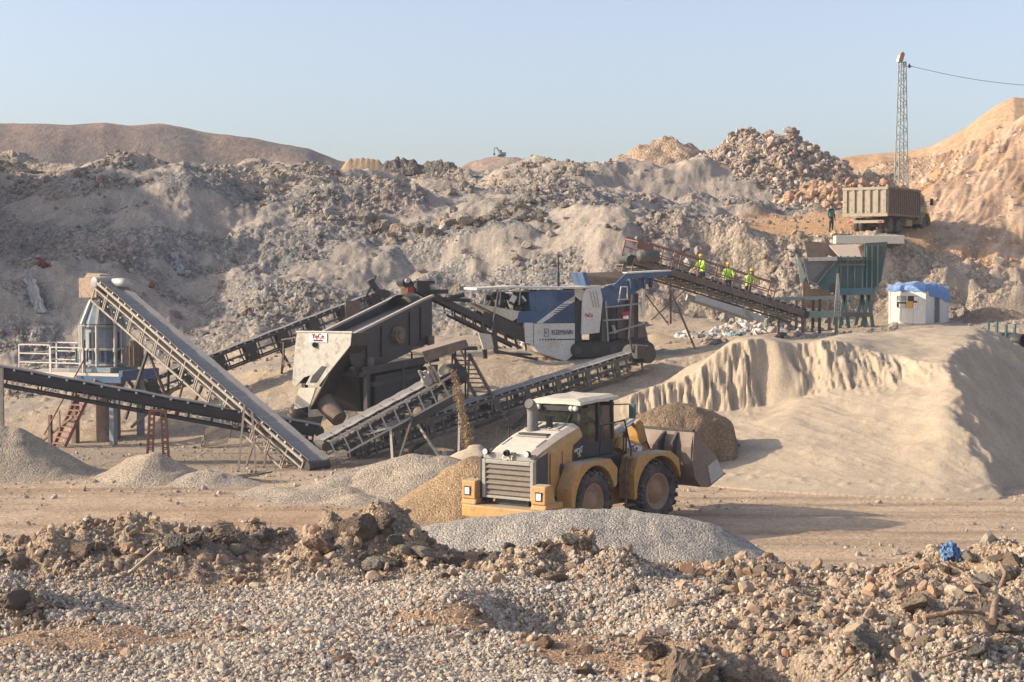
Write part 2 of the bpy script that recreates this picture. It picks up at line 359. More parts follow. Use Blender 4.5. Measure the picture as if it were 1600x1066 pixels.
# far hills
def ridge_mesh(name, label, crest, Y, depth, c, base_py=300, s=0, rough=3.0, step=4, pxr=(-700, 2300), mat=None):
    pxs = np.arange(pxr[0], pxr[1], step); a = np.array(crest, float)
    t = np.linspace(0, 1, 46); PX, T = np.meshgrid(pxs, t)
    zc = np.interp(PX, a[:, 0], zat(a[:, 1], Y)); z0 = 3.0
    YY = Y + (T - .5) * depth * 2
    X = (PX - W0 / 2) / FPX * Y * (YY / Y)
    prof = np.where(T < .5, smooth(0, .5, T)**.85, 1 - smooth(.5, 1.0, T))
    n = fbm(X / (depth * .35), YY / (depth * .35), 5, 200 + s); nr = np.abs(perlin(X / (depth * .3), YY / (depth * .9), 210 + s))
    Z = z0 + (zc - z0) * prof + rough * (n * .5 - nr * .8) * np.minimum(prof, 4 * np.abs(T - .5) + .12)
    m1 = fbm(X / (depth * .25), YY / (depth * .25), 4, 220 + s)
    cc = blend(np.broadcast_to(C3(c[0]), X.shape + (3,)), C3(c[1]) + 0 * X[..., None], smooth(-.2, .5, m1))
    cc = blend(cc, C3(c[2]) + 0 * X[..., None], smooth(.1, .6, fbm(X / (depth * .5), YY / (depth * .5), 4, 240 + s)) * .8)
    o = link(name, np_mesh(name, np.stack([X, YY, Z], -1).reshape(-1, 3), grid_faces(len(t), len(pxs)), cc.reshape(-1, 3), True), mat or FAR)
    return tag(o, label, 'hill', kind='structure')
FAR = soil('far_soil', fine=.35, amt=.3, bump=.7, dist=1.5, coarse=.06)
ridge_mesh('distant_hill', 'long brown distant hill on the left skyline', [(-700, 205), (-200, 198), (0, 193), (60, 193), (110, 196), (165, 190), (205, 194), (250, 193), (285, 197), (320, 204), (355, 209), (400, 218), (440, 228), (485, 234), (500, 240), (530, 249), (570, 256), (700, 262), (2300, 275)], 420, 90,
           [(.20, .145, .115), (.155, .13, .105), (.30, .20, .135)], s=1, rough=5, pxr=(-900, 900))
ridge_mesh('ochre_hill', 'ochre hill of stripped earth rising to the right behind the mast', [(900, 300), (1270, 268), (1292, 250), (1330, 243), (1380, 240), (1420, 236), (1450, 230), (1480, 216), (1505, 203), (1530, 182), (1555, 163), (1580, 151), (1600, 153), (1640, 150), (1750, 130), (2100, 110)], 210, 42,
           [(.48, .33, .20), (.46, .29, .16), (.46, .37, .28)], s=2, rough=2.2, step=3, pxr=(900, 2300), mat=soil('ochre_soil', fine=1.2, amt=.25, bump=.7, dist=.4, coarse=.15))
# ------------------------------------------------------------------ heaps of sand, gravel and earth (each a thing of its own)
HEAPS = []
def heap(name, label, cones, slope, c, mat, pad=1.0, res=.12, nz=.06, nscale=1.2, rills=None, group=None, round_=.5, lump=None, base=None, toe=.35, warp=.2, skirt=.5, cat='heap', extra=None):
    """cones: (px, Y, py) peaks, or ridges given as lists of such peaks; the heap is the outer skin of all of them"""
    pk = []
    for cn in cones:
        if isinstance(cn, list):
            P = [at(q[0], q[2], q[1]) for q in cn]
            for a, b in zip(P[:-1], P[1:]):
                k = max(2, int((b - a).length / .35))
                pk += [a.lerp(b, i / k) for i in range(k)]
            pk.append(P[-1])
        else: pk.append(at(cn[0], cn[2], cn[1]))
    pk = np.array([tuple(p) for p in pk])
    g0 = np.array([min(tz(p[0], p[1]), tz(p[0], p[1] - 5)) for p in pk]) if base is None else np.full(len(pk), base)
    rad = np.maximum(pk[:, 2] - g0, .1) / slope * (1 + toe) + pad
    x0, x1 = (pk[:, 0] - rad).min(), (pk[:, 0] + rad).max(); y0, y1 = (pk[:, 1] - rad).min(), (pk[:, 1] + rad).max()
    xs = np.arange(x0, x1 + res, res); ys = np.arange(y0, y1 + res, res)
    X, Y = np.meshgrid(xs, ys)
    wx = X + warp * fbm(X / 2.2, Y / 2.2, 3, 300); wy = Y + warp * fbm(X / 2.2, Y / 2.2, 3, 310)
    Z = np.full(X.shape, -99.0); D0 = np.full(X.shape, 99.0); UX = np.zeros(X.shape); UY = np.zeros(X.shape)
    for p, g in zip(pk, g0):
        d = np.hypot(wx - p[0], wy - p[1])
        z = p[2] - slope * (np.sqrt(d * d + round_**2) - round_)
        m_ = z > Z; D0 = np.where(m_, p[2] - z, D0); UX = np.where(m_, p[0], UX); UY = np.where(m_, p[1], UY); Z = np.where(m_, z, Z)
    T = terrain_base(X, Y)[0] if base is None else np.full(X.shape, base)
    kk = toe * .45                                   # soft foot where the slope runs out on the ground
    q = np.clip((Z - T) / kk, -30, 30); Z = np.where(q > 8, Z, T + kk * np.log1p(np.exp(q)) - .06 - kk * .1)
    hh = np.clip(Z - T, 0, None)
    if rills: Z = Z + rills(X, Y, Z, hh, D0, UX + 1.3 * np.arctan2(X - UX, UY - Y + .2))
    Z = Z + nz * fbm(X / nscale, Y / nscale, 4, 320) * np.clip(hh * 2, 0, 1)
    if lump: Z = Z + np.clip(hh * 2, 0, 1) * sum(a * lumps(X, Y, s, 330 + i, f) for i, (s, a, f) in enumerate(lump))
    if extra: Z = extra(X, Y, Z)
    keepv = (Z > T - .06 - kk * .1 + .012)
    F = grid_faces(len(ys), len(xs)); F = F[keepv.ravel()[F].any(1)]
    used = np.unique(F); mp = np.full(X.size, -1); mp[used] = np.arange(len(used))
    Z = np.where(keepv, np.maximum(Z, T - .2), T - skirt)
    V = np.stack([X, Y, Z], -1).reshape(-1, 3)[used]
    xx, yy = V[:, 0], V[:, 1]
    n1 = fbm(xx / 2.5, yy / 2.5, 4, 340); n2 = fbm(xx / .7, yy / .7, 3, 350)
    cc = blend(np.broadcast_to(C3(c[0]), (len(V), 3)), C3(c[1]) + np.zeros((len(V), 3)), smooth(-.3, .5, n1)) * (1 + .08 * n2[:, None])
    o = link(name, np_mesh(name, V, mp[F], np.clip(cc, .02, .8), True), mat)
    return tag(o, label, cat, group)

SAND = soil('fine_sand', fine=9, amt=.14, bump=.7, dist=.05, coarse=1.0, tint=((.94, .94, .93), (1.06, 1.05, 1.04)))
GRAVEL = soil('grey_chippings', fine=22, amt=.3, bump=.9, dist=.05, coarse=1.2, speck=(20, .7, 1.25), tint=((.92, .92, .92), (1.08, 1.07, 1.05)))
GRIT = soil('coarse_grit', fine=20, amt=.3, bump=.8, dist=.05, coarse=1.0, speck=(16, .72, 1.22))
RUBBLE = soil('rubble_soil', fine=8, amt=.4, bump=1.0, dist=.12, coarse=1.5, speck=(5, .75, 1.25))

def sand_heap():
    """stockpile dug from the front: a broken, fluted scarp under the crest and a smooth apron of loose sand below it"""
    T_ = [ # px, foot Y, scarp foot (Y, py), scarp top (Y, py), back (Y, py)
     (860, 70, 71, 690, 71.5, 672, 75, 662), (900, 69, 70.5, 676, 71.2, 650, 76, 640), (960, 65, 70, 664, 71.0, 630, 77, 622), (1040, 62.0, 70, 654, 71.2, 602, 77, 594), (1085, 60.6, 70, 648, 71.3, 580, 77.5, 570), (1120, 59.8, 69.8, 642, 71.3, 556, 78, 546), (1150, 59.2, 69.6, 638, 71.3, 536, 78, 528), (1200, 58.6, 69.5, 632, 71.3, 530, 78.5, 525), (1240, 58.3, 69.5, 622, 71.6, 541, 78.5, 534), (1300, 57.6, 69.4, 610, 71.8, 532, 79, 524),
     (1350, 57.2, 69.2, 604, 71.6, 538, 79, 521), (1400, 57, 68.6, 598, 70.6, 556, 79, 519), (1440, 56.7, 67.6, 590, 68.8, 570, 79, 515), (1475, 56.5, 66.6, 580, 67.6, 568, 79, 513), (1520, 56.5, 66.6, 572, 67.6, 560, 79, 512), (1800, 56.5, 66.6, 572, 67.6, 560, 79, 520)]
    A = np.array(T_, float); pxs = np.arange(850, 1800, 2.6); ys = np.arange(55.5, 84, .075); PX, Y = np.meshgrid(pxs, ys); X = (PX - W0 / 2) / FPX * Y
    kern = np.hanning(31); kern /= kern.sum(); PW = np.clip(PX + 16 * perlin(X / 2.5, Y / 2.5, 396), 851, 1798); xs_ = np.arange(840, 1811, 2.0)
    I = lambda v: np.interp(PW, xs_, np.convolve(np.pad(np.interp(xs_, A[:, 0], v), 15, mode='edge'), kern, 'valid'))
    Y0, Y1, Y2, Y3 = I(A[:, 1]), I(A[:, 2]), I(A[:, 4]), I(A[:, 6]); z1, z2, z3 = I(zat(A[:, 3], A[:, 2])), I(zat(A[:, 5], A[:, 4])), I(zat(A[:, 7], A[:, 6]))
    near = np.exp(-((Y - (Y1 + Y2) / 2) / (Y2 - Y1 + .3))**2 * 1.2)
    r1 = np.abs(perlin(X * 1.1 + .4 * perlin(X * .7, Y, 397), Y * .12, 401)); r2 = np.abs(perlin(X * 2.9 + .3 * perlin(X * 2, Y * 2, 399), Y * .35, 402)); r3 = np.abs(perlin(X * 6, Y * .9, 406))
    on = smooth(-.35, .15, perlin(X / 3.2, Y / 20, 403) + .12)
    Yw = Y + near * ((.50 * r1 + .50 * on * r2 + .32 * on * r3) - .30 + .35 * perlin(X * .45, 0 * X, 407))
    def seg(a, b, za, zb): t = np.clip((Yw - a) / (b - a), 0, 1); return za + (zb - za) * t
    foot = smooth(0, 1, np.clip((Yw - Y0) / (Y1 - Y0), 0, 1)) * .25 + .75 * np.clip((Yw - Y0) / (Y1 - Y0), 0, 1)
    Z = np.where(Yw < Y1, z1 * foot, np.where(Yw < Y2, seg(Y1, Y2, z1, z2), seg(Y2, Y3, z2, z3)))
    Z = np.where(Y > Y3, z3 - (Y - Y3) * .6, Z); Z = np.where(Yw < Y0, (Yw - Y0) * .4, Z)
    Xw = X + .6 * fbm(X / 2.6, Y / 2.6, 4, 414); zr = 3.95 + .28 * (Y - 67) - .8 * (Xw - 17.4 - .2 * (Y - 67)) + .08 * fbm(X / .7, Y / .7, 3, 415)
    q = np.clip((Z - zr) / .10, -30, 30); Z = np.where(q > 20, zr, Z - .10 * np.log1p(np.exp(q)))                # the end of the heap falls away to the right
    apron = smooth(.4, 2.5, Y1 - Y)
    Z = Z + .09 * fbm(X / 2.6, Y / 2.6, 4, 320) * np.clip(Z, 0, 1) + apron * np.clip(Z, 0, 1) * (.05 * perlin((X + .6 * Y) / .9, (Y - .6 * X) / 7, 408) + .03 * np.abs(perlin((X + .5 * Y) / .35, Y / 5, 409))) + .25 * lumps(X, Y, .34, 411, .12) * np.clip(Z * 2, 0, 1) + smooth(-.2, .4, Z - zr + .3) * .10 * np.abs(perlin(X * 2, Y * 2, 412)) * np.clip(Z, 0, 1)
    Z = Z + .10 * np.clip(1 - np.abs(Z - .25) * 5, 0, 1) * np.clip(perlin(X / .5, Y / .3, 413), 0, 1)
    T = terrain_base(X, Y)[0]; keepv = Z > T + .005; F = grid_faces(len(ys), len(pxs)); F = F[keepv.ravel()[F].any(1)]
    Z = np.where(keepv, Z, T - .3); used = np.unique(F); mp = np.full(X.size, -1); mp[used] = np.arange(len(used)); V = np.stack([X, Y, Z], -1).reshape(-1, 3)[used]
    xx, yy = V[:, 0], V[:, 1]; cc = blend(np.broadcast_to(C3((.455, .365, .262)), (len(V), 3)), C3((.415, .335, .245)) + np.zeros((len(V), 3)), smooth(-.3, .5, fbm(xx / 2.5, yy / 2.5, 4, 340))) * (1 + .09 * fbm(xx / .6, yy / .6, 3, 350))[:, None]
    tag(link('sand_heap', np_mesh('sand_heap', V, mp[F], cc, True), SAND), 'big pale sand stockpile with a broken fluted crest on the right of the yard', 'heap')
sand_heap()
def dug(X, Y, Z):     # the side towards the loader has been dug away to a steep face
    f = smooth(-.35, .35, .8 * (Y - 62.0) - .6 * (X - 6.7) + .3 * fbm(X / .8, Y / .8, 3, 410) + .25)
    f = f * smooth(.45, -.35, X - 8.75 + .3 * fbm(X / .8, Y / .8, 3, 411))
    return Z * f - .3 * (1 - f)
heap('brown_gravel_heap', 'dark brown gravel heap with a dug steep face behind the loader bucket', [[(962, 63.5, 668), (1010, 63.5, 645), (1055, 63.5, 631), (1085, 63.5, 634), (1115, 64, 648), (1146, 64.5, 672)]], 1.1,
     [(.30, .215, .135), (.24, .17, .11)], GRIT, res=.07, nz=.10, nscale=.8, round_=.8, extra=dug, toe=.2)
heap('grey_gravel_heap', 'light grey gravel heap at the edge of the yard in front of the wheel loader', [[(700, 40, 818), (760, 40, 809), (830, 40, 800), (880, 40, 796), (960, 40, 797), (1020, 40, 801), (1060, 40, 810), (1100, 40, 832), (1135, 40, 856)]], .55,
     [(.41, .365, .31), (.375, .335, .29)], GRAVEL, res=.06, nz=.05, nscale=1.3, round_=.8, toe=.25)
heap('ochre_gravel_heap', 'small ochre brown gravel cone beside the rear of the wheel loader', [(742, 54, 713)], .62, [(.36, .255, .15), (.33, .23, .14)], GRIT, res=.07, nz=.04, round_=.35)
heap('tan_gravel_heap', 'wide tan gravel heap spread under the lattice conveyor left of the loader', [[(610, 59, 716), (650, 59, 706), (690, 59, 708), (725, 59, 724)], [(610, 60, 716), (560, 59, 730), (520, 58, 746)], [(540, 57, 758), (470, 57, 765), (420, 58, 760)], (560, 56, 770)], .5,
     [(.44, .365, .275), (.39, .33, .26)], GRIT, res=.08, nz=.06, round_=.5, toe=.5)
heap('chipping_heap', 'tall grey brown chipping heap at the left edge below the dark conveyor', [[(-90, 64, 668), (-20, 64, 664), (22, 64, 668)], (55, 65, 690)], .62, [(.44, .36, .265), (.40, .335, .255)], GRIT, res=.08, nz=.05, round_=.3)
heap('ridge_gravel_heap', 'short gravel ridge just left of the red trestle', [[(215, 63, 708), (238, 62, 703)]], .6, [(.45, .365, .27), (.41, .34, .26)], GRIT, res=.07, nz=.05, round_=.25)
heap('low_gravel_heap', 'low spread of gravel between the red trestle and the broken lattice frame', [[(290, 61, 742), (325, 61, 732), (352, 61, 738)]], .42, [(.42, .355, .28), (.36, .31, .26)], GRIT, res=.08, nz=.08, round_=.4, lump=[(.4, .4, .4)])
heap('spill_heap', 'small pale spill of sand below the stream of grit behind the loader', [(738, 62, 694)], .6, [(.50, .41, .29), (.48, .39, .28)], SAND, res=.08, nz=.03, round_=.25)
heap('bench_sand_heap', 'rounded tan sand mound on the bench under the sorting belt', [[(1000, 89, 528), (1030, 89, 520), (1060, 89, 531)]], .5, [(.48, .37, .24), (.46, .35, .23)], SAND, res=.1, nz=.07, round_=.6)
heap('debris_heap', 'heap of pale broken debris and litter under the sorting belt', [[(1150, 90, 505), (1175, 90, 490), (1215, 90, 496)], [(1080, 89, 530), (1130, 89, 524)]], .8, [(.40, .37, .33), (.34, .31, .28)], RUBBLE, res=.1, nz=.15, nscale=.7, round_=.3, lump=[(.7, .8, .7), (.4, .6, .7)])
heap('earth_heap', 'brown earth heap in shade right of the booth', [[(1515, 97, 488), (1550, 97, 476), (1580, 97, 484)]], .6, [(.33, .24, .17), (.30, .22, .165)], RUBBLE, res=.12, nz=.1, round_=.4, lump=[(.5, .4, .4)])
heap('ochre_mound', 'pointed ochre earth mound on the skyline above the sorting belt', [[(1015, 170, 226), (1045, 170, 216), (1070, 170, 228)], (985, 172, 240)], .6, [(.43, .31, .205), (.36, .27, .20)], RUBBLE, res=.25, nz=.3, nscale=2, round_=.8, lump=[(1.2, .5, .5)], toe=.2)
heap('rubble_mound', 'tall round mound of broken concrete and earth on the skyline', [[(1140, 139, 232), (1170, 139, 216), (1200, 139, 211), (1228, 139, 217)], (1255, 138, 245), [(1290, 137, 275), (1330, 136, 285)], (1110, 140, 243)], .72, [(.36, .285, .22), (.30, .24, .19)], RUBBLE, res=.18, nz=.35, nscale=2, round_=1.0, lump=[(1.6, .8, .6), (.9, .8, .7), (.5, .6, .7)], toe=.2)
heap('orange_rubble_heap', 'reddish rubble heap behind the dump truck on the ledge', [[(1255, 124, 300), (1290, 124, 292), (1340, 125, 291), (1400, 126, 296)]], .7, [(.40, .265, .17), (.36, .25, .18)], RUBBLE, res=.15, nz=.2, nscale=1.2, round_=.6, lump=[(.9, .8, .6), (.5, .7, .7)], toe=.2)
heap('red_mound', 'distant reddish spoil mound under the excavator on the skyline', [[(768, 420, 247), (783, 420, 244), (797, 420, 246)], (750, 420, 252), (818, 420, 251)], .45, [(.36, .24, .17), (.28, .22, .18)], FAR, res=1.0, nz=.8, nscale=8, round_=3, base=20.0)
# ------------------------------------------------------------------ stones
def ico(sub):
    bm = bmesh.new(); bmesh.ops.create_icosphere(bm, subdivisions=sub, radius=1.0)
    V = np.array([v.co[:] for v in bm.verts]); F = np.array([[v.index for v in f.verts] for f in bm.faces]); bm.free(); return V, F
def stone_shape(sub, seed, cuts=7, rough=.1):
    r = np.random.default_rng(seed); V, F = ico(sub)
    V = V * (1 + rough * r.standard_normal((len(V), 1)))
    for _ in range(cuts):                                  # chop flat faces off the ball
        n = r.standard_normal(3); n /= np.linalg.norm(n); d = r.uniform(.45, .85)
        over = V @ n - d; V = V - np.where(over > 0, over, 0)[:, None] * n
    V = V + .03 * r.standard_normal(V.shape)
    V = V * np.array([1.15, .95, .72]) * r.uniform(.85, 1.15, 3)
    return V / np.abs(V).max(), F
BASE0 = [stone_shape(1, 50 + i, 3, .16) for i in range(10)]      # 20 faces
BASE1 = [stone_shape(2, 80 + i, 8, .07) for i in range(10)]      # 80 faces
BASE3 = [stone_shape(4, 120 + i, 10, .025) for i in range(14)]   # 1280 faces: boulders seen large
def rand_rot(n, r, tilt=1.0):
    a = r.standard_normal((n, 4)); a[:, 1:3] *= tilt; a /= np.linalg.norm(a, axis=1)[:, None]
    w, x, y, z = a.T
    return np.stack([np.stack([1 - 2 * (y*y + z*z), 2 * (x*y - z*w), 2 * (x*z + y*w)], -1), np.stack([2 * (x*y + z*w), 1 - 2 * (x*x + z*z), 2 * (y*z - x*w)], -1), np.stack([2 * (x*z - y*w), 2 * (y*z + x*w), 1 - 2 * (x*x + y*y)], -1)], 1)
def stone_field(name, label, P, size, col, bases, mat, sink=.25, seed=1, cat='rubble'):
    """very many small stones: one mass"""
    r = np.random.default_rng(seed); n = len(P); which = r.integers(0, len(bases), n); Vs, Fs, Cs = [], [], []; off = 0
    M = rand_rot(n, r)
    for b, (bv, bf) in enumerate(bases):
        i = np.where(which == b)[0]
        if not len(i): continue
        v = np.einsum('nij,vj->nvi', M[i], bv) * size[i][:, None, None]
        p = P[i].copy(); p[:, 2] += size[i] * (.5 - sink)
        v = v + p[:, None, :]
        f = bf[None] + (np.arange(len(i)) * len(bv))[:, None, None] + off
        off += len(i) * len(bv); Vs.append(v.reshape(-1, 3)); Fs.append(f.reshape(-1, 3)); Cs.append(np.repeat(col[i], len(bv), 0))
    o = link(name, np_mesh(name, np.concatenate(Vs), np.concatenate(Fs), np.concatenate(Cs), False), mat)
    return tag(o, label, cat, kind='stuff')
STONE = soil('broken_stone', fine=30, amt=.22, bump=.5, dist=.01, coarse=6, tint=((.86, .85, .84), (1.1, 1.08, 1.05)))
STONEF = soil('far_broken_stone', fine=8, amt=.25, bump=.5, dist=.05, coarse=2, tint=((.86, .85, .84), (1.1, 1.08, 1.05)))
def pick(r, n, pal, w):
    pal = np.array(pal); k = r.choice(len(pal), n, p=np.array(w) / sum(w)); c = pal[k] * r.uniform(.8, 1.2, (n, 1)); return np.clip(c, .02, .75)
GREYS = [(.34, .315, .285), (.29, .265, .24), (.40, .36, .31), (.30, .23, .195), (.48, .45, .41), (.25, .17, .14), (.20, .20, .215), (.60, .58, .55)]

def hill_rubble():
    r = np.random.default_rng(5); n = 200000
    px = r.uniform(-120, 1720, n); Y = r.uniform(84, 150, n); X = (px - W0 / 2) / FPX * Y
    z, lev, px, k = terrain(X, Y)
    clump = smooth(-.35, .5, fbm(X / 5, Y / 5, 4, 500)) * (.25 + .75 * k['rk']) * (1 - .88 * k['bare'])
    w = k['hill'] * clump * (1 - k['ledge']) * (1 - .92 * k['right']) * (1 - .5 * k['cliff']) + .35 * k['bench'] * smooth(-.1, .6, fbm(X / 3, Y / 3, 3, 505)) * (1 - smooth(2.4, 2.8, lev)) + .05 * k['ledge'] + .05 * k['right']
    m = r.random(n) < w * .62; X, Y, z, lev, px = X[m], Y[m], z[m], lev[m], px[m]; n = len(X)
    sz = np.clip(0.078 * np.exp(.60 * r.standard_normal(n)), .05, .42)
    col = pick(r, n, GREYS, [8, 6, 4, 3, 1.0, .9, .6, .12]) * np.array([.84, .81, .77])
    tan = smooth(1150, 1420, px) * smooth(3, 4, lev); warm = pick(r, n, [(.50, .385, .285), (.45, .31, .20), (.53, .45, .36)], [4, 2, 2]); col = blend(col, warm, tan)
    stone_field('hill_rubble', 'broken concrete and stone littering the whole hillside', np.stack([X, Y, z], -1), sz, col, BASE0, STONEF, .35, 2)
hill_rubble()
def mound_rubble(name, label, ob, n, smin, smax, pal, w, seed):
    """stones lying over one of the heaps, dropped on its own surface"""
    me = bpy.data.objects[ob].data; r = np.random.default_rng(seed)
    V = np.empty(len(me.vertices) * 3, np.float32); me.vertices.foreach_get('co', V); V = V.reshape(-1, 3)
    P = V[r.integers(0, len(V), n)] + r.uniform(-.08, .08, (n, 3)); sz = np.clip(smin * np.exp(.7 * r.standard_normal(n)), smin * .5, smax)
    stone_field(name, label, P.astype(float), sz, pick(r, n, pal, w), BASE0, STONEF, .3, seed)
mound_rubble('mound_rubble', 'angular blocks strewn over the round skyline mound', 'rubble_mound', 9000, .095, .36, [(.38, .31, .25), (.31, .255, .21), (.44, .37, .30), (.39, .27, .195), (.52, .46, .39)], [6, 5, 3, 3, 1], 31)
mound_rubble('orange_rubble', 'reddish clods and stones on the heap behind the dump truck', 'orange_rubble_heap', 1500, .15, .5, [(.43, .29, .19), (.38, .24, .15), (.48, .37, .28)], [3, 2, 2], 32)
mound_rubble('debris_litter', 'pale concrete pieces and litter under the sorting belt', 'debris_heap', 1100, .09, .35, [(.55, .52, .48), (.42, .38, .34), (.33, .28, .24), (.66, .65, .63), (.25, .33, .38)], [4, 4, 2, 2, .3], 33)

def yard_spill():
    r = np.random.default_rng(15); n = 26000; px = r.uniform(-60, 1660, n); Y = r.uniform(36, 77, n); X = (px - W0 / 2) / FPX * Y
    z, lev, px, k = terrain(X, Y); w = k['yard'] * smooth(-.1, .7, fbm(X / 4, Y / 3, 4, 520) + .35 * smooth(50, 62, Y) - .1 - .3 * smooth(1150, 1300, px)); m = r.random(n) < w * .8
    X, Y, z = X[m], Y[m], z[m]; n = len(X); sz = np.clip(.03 * np.exp(.6 * r.standard_normal(n)), .015, .14)
    stone_field('yard_spill', 'loose stones spilled over the yard floor', np.stack([X, Y, z], -1), sz, pick(r, n, [(.42, .35, .275), (.34, .29, .235), (.48, .42, .34)], [3, 3, 1]), BASE0, STONEF, .3, 16)
yard_spill()

# boulders big enough to pick out: each a thing of its own
def rock_mesh(i, base=None):
    V, F = (base or BASE3)[i % len(base or BASE3)]
    n = np.array([[mnoise.noise(Vector(v * 2.3 + i)) * .10 + mnoise.noise(Vector(v * 6 + i)) * .045] for v in V]) if base is None else 0
    V = V * (1 + n); return np_mesh('rock', V, F, None, False)
def rockmat(name, c, c2):
    m, n, l, b = _new(name); tc = n.new('ShaderNodeTexCoord'); v = tc.outputs['Object']
    a = _noise(n, l, v, 1.4, 7, .7); r = _ramp(n, l, a.outputs[0], .36, .64)
    col = _mix(n, l, r.outputs[0], c, c2); f = _noise(n, l, v, 14, 6, .7); rr = _ramp(n, l, f.outputs[0], .3, .7, (.72, .72, .72, 1), (1.2, 1.2, 1.18, 1))
    col = _mix(n, l, 1.0, col, rr.outputs[0], 'MULTIPLY'); l.new(col, b.inputs['Base Color']); b.inputs['Roughness'].default_value = .95
    b.inputs['Specular IOR Level'].default_value = .15
    bp = n.new('ShaderNodeBump'); bp.inputs['Strength'].default_value = .8; bp.inputs['Distance'].default_value = .12; l.new(f.outputs[0], bp.inputs['Height']); l.new(bp.outputs[0], b.inputs['Normal']); return m
RM = {'pale': rockmat('pale_rock', (.50, .43, .345), (.41, .335, .26)), 'grey': rockmat('grey_rock', (.33, .285, .24), (.25, .215, .18)),
      'tan': rockmat('tan_rock', (.44, .34, .25), (.36, .27, .20)), 'red': rockmat('red_rock', (.40, .25, .16), (.33, .23, .17)), 'brown': rockmat('brown_clod', (.30, .225, .165), (.25, .19, .145))}
ROCKS = {(k, i): None for k in RM for i in range(len(BASE3))}
_rm = [rock_mesh(i) for i in range(len(BASE3))]
def rock(kind, x, y, z, s, label, group, r, squash=1.0, sink=.28, name='rock', cat='rock'):
    i = r.integers(0, len(_rm)); me = ROCKS[(kind, i)]
    if me is None: me = _rm[i].copy(); me.materials.append(RM[kind]); ROCKS[(kind, i)] = me
    o = bpy.data.objects.new(name, me); COL.objects.link(o)
    o.location = (x, y, z + s * squash * (.62 - sink * 1.2)); o.scale = (s, s * r.uniform(.75, 1.05), s * squash * r.uniform(.8, 1.1))
    o.rotation_euler = (r.uniform(-.5, .5), r.uniform(-.5, .5), r.uniform(0, 6.28)); return tag(o, label, cat, group)
def hill_boulders():
    r = np.random.default_rng(77); n = 0
    while n < 95:
        px = r.uniform(565, 905); lev = 0
        Y = r.uniform(106.5, 114.5); cy = 110.2 - .010 * (px - 700) + 1.4 * math.sin(px / 60)
        if abs(Y - cy) > r.uniform(.3, 3.6): continue
        x = (px - W0 / 2) / FPX * Y; s = float(np.clip(.42 * math.exp(.4 * r.standard_normal()), .25, .85))
        rock(r.choice(['grey', 'tan', 'pale'], p=[.5, .38, .12]), x, Y, tz(x, Y), s, 'boulder in the dense band of tumbled blocks across the hillside', 'boulders tumbled in a band across the hillside', r, name='boulder', cat='boulder'); n += 1
    for k in range(70):
        px = r.uniform(20, 1240); Y = r.uniform(97, 132); x = (px - W0 / 2) / FPX * Y
        s = float(np.clip(.30 * math.exp(.4 * r.standard_normal()), .18, .6))
        rock(r.choice(['grey', 'tan', 'pale']), x, Y, tz(x, Y), s, 'single boulder lying loose among the fine rubble of the hillside', 'boulders scattered over the hillside', r, name='boulder', cat='boulder')
hill_boulders()

# ------------------------------------------------------------------ foreground: gravelled rim the camera stands on
FGM = [(180, 12.9, 815, .75), (100, 12.6, 838, .5), (20, 12.6, 850, .5), (300, 12.8, 832, .4), (390, 13.0, 822, .4), (440, 13.0, 830, .3), (590, 12.8, 806, .42), (520, 12.6, 826, .35), (640, 12.6, 838, .3), (895, 12.3, 838, .36), (845, 12.2, 858, .35), (960, 12.0, 866, .35),
       (1180, 12.6, 905, .4), (1260, 12.7, 894, .45), (1320, 12.7, 892, .4), (1400, 12.3, 892, .4), (1480, 12.0, 866, .5), (1560, 12.0, 860, .55), (1620, 11.5, 862, .5), (1430, 11.4, 905, .4), (1520, 10.6, 930, .5), (1600, 10.4, 940, .4), (1080, 9.3, 1003, .35), (1330, 9.4, 985, .35), (1500, 9.3, 985, .4), (20, 10.8, 912, .35), (120, 11.0, 925, .25)]
def fg(x, y):
    x = np.asarray(x, float); y = np.asarray(y, float); px = W0 / 2 + FPX * x / y
    edge = 13.3 + .5 * perlin(x / 1.8, y / 4, 600) - .5 * smooth(950, 1250, px)
    z = np.interp(y, [2, 6, 8.9, 10.5, 12.2, 13.3, 14], [5.45, 5.44, 5.40, 5.36, 5.37, 5.27, 5.2])
    z = z + .05 * fbm(x / 1.1, y / 1.1, 4, 610) + .10 * perlin(x / 2.4, y / 2.4, 611)
    z = z - .26 * np.exp(-(((px - 890) / 110)**2 + ((y - 10.75) / .4)**2)) + .12 * np.exp(-(((px - 720) / 90)**2 + ((y - 10.7) / .4)**2)) + .10 * np.exp(-(((px - 800) / 260)**2 + ((y - 11.4) / .5)**2))
    z = z - .22 * np.exp(-(((px - 1230) / 110)**2 + ((y - 9.05) / .4)**2))
    zb = z
    for mx, my, mpy, r in FGM:
        X0 = (mx - W0 / 2) / FPX * my; pk = zat(mpy, my); d = np.hypot(x - X0, (y - my) * 1.1) / r
        h = pk - 5.36 + .02
        z = np.maximum(z, zb + np.clip(h, 0.03, 1) * np.exp(-d * d * 1.3) * (1 + .25 * fbm(x / .25, y / .25, 3, 620)))
    bm_ = smooth(11.6, 12.3, y)
    rt = smooth(980, 1180, px) * smooth(8.5, 9.5, y)
    dirt = np.maximum(bm_, rt)
    z = z + dirt * (.05 * fbm(x / .28, y / .28, 5, 630, .6) + .35 * lumps(x, y, .16, 640, .6) + .3 * lumps(x, y, .08, 641, .7))
    z = z - np.clip(y - edge, 0, None) * .85
    return z, px, dirt, edge
def fz(x, y): return float(fg(np.array([x]), np.array([y]))[0][0])
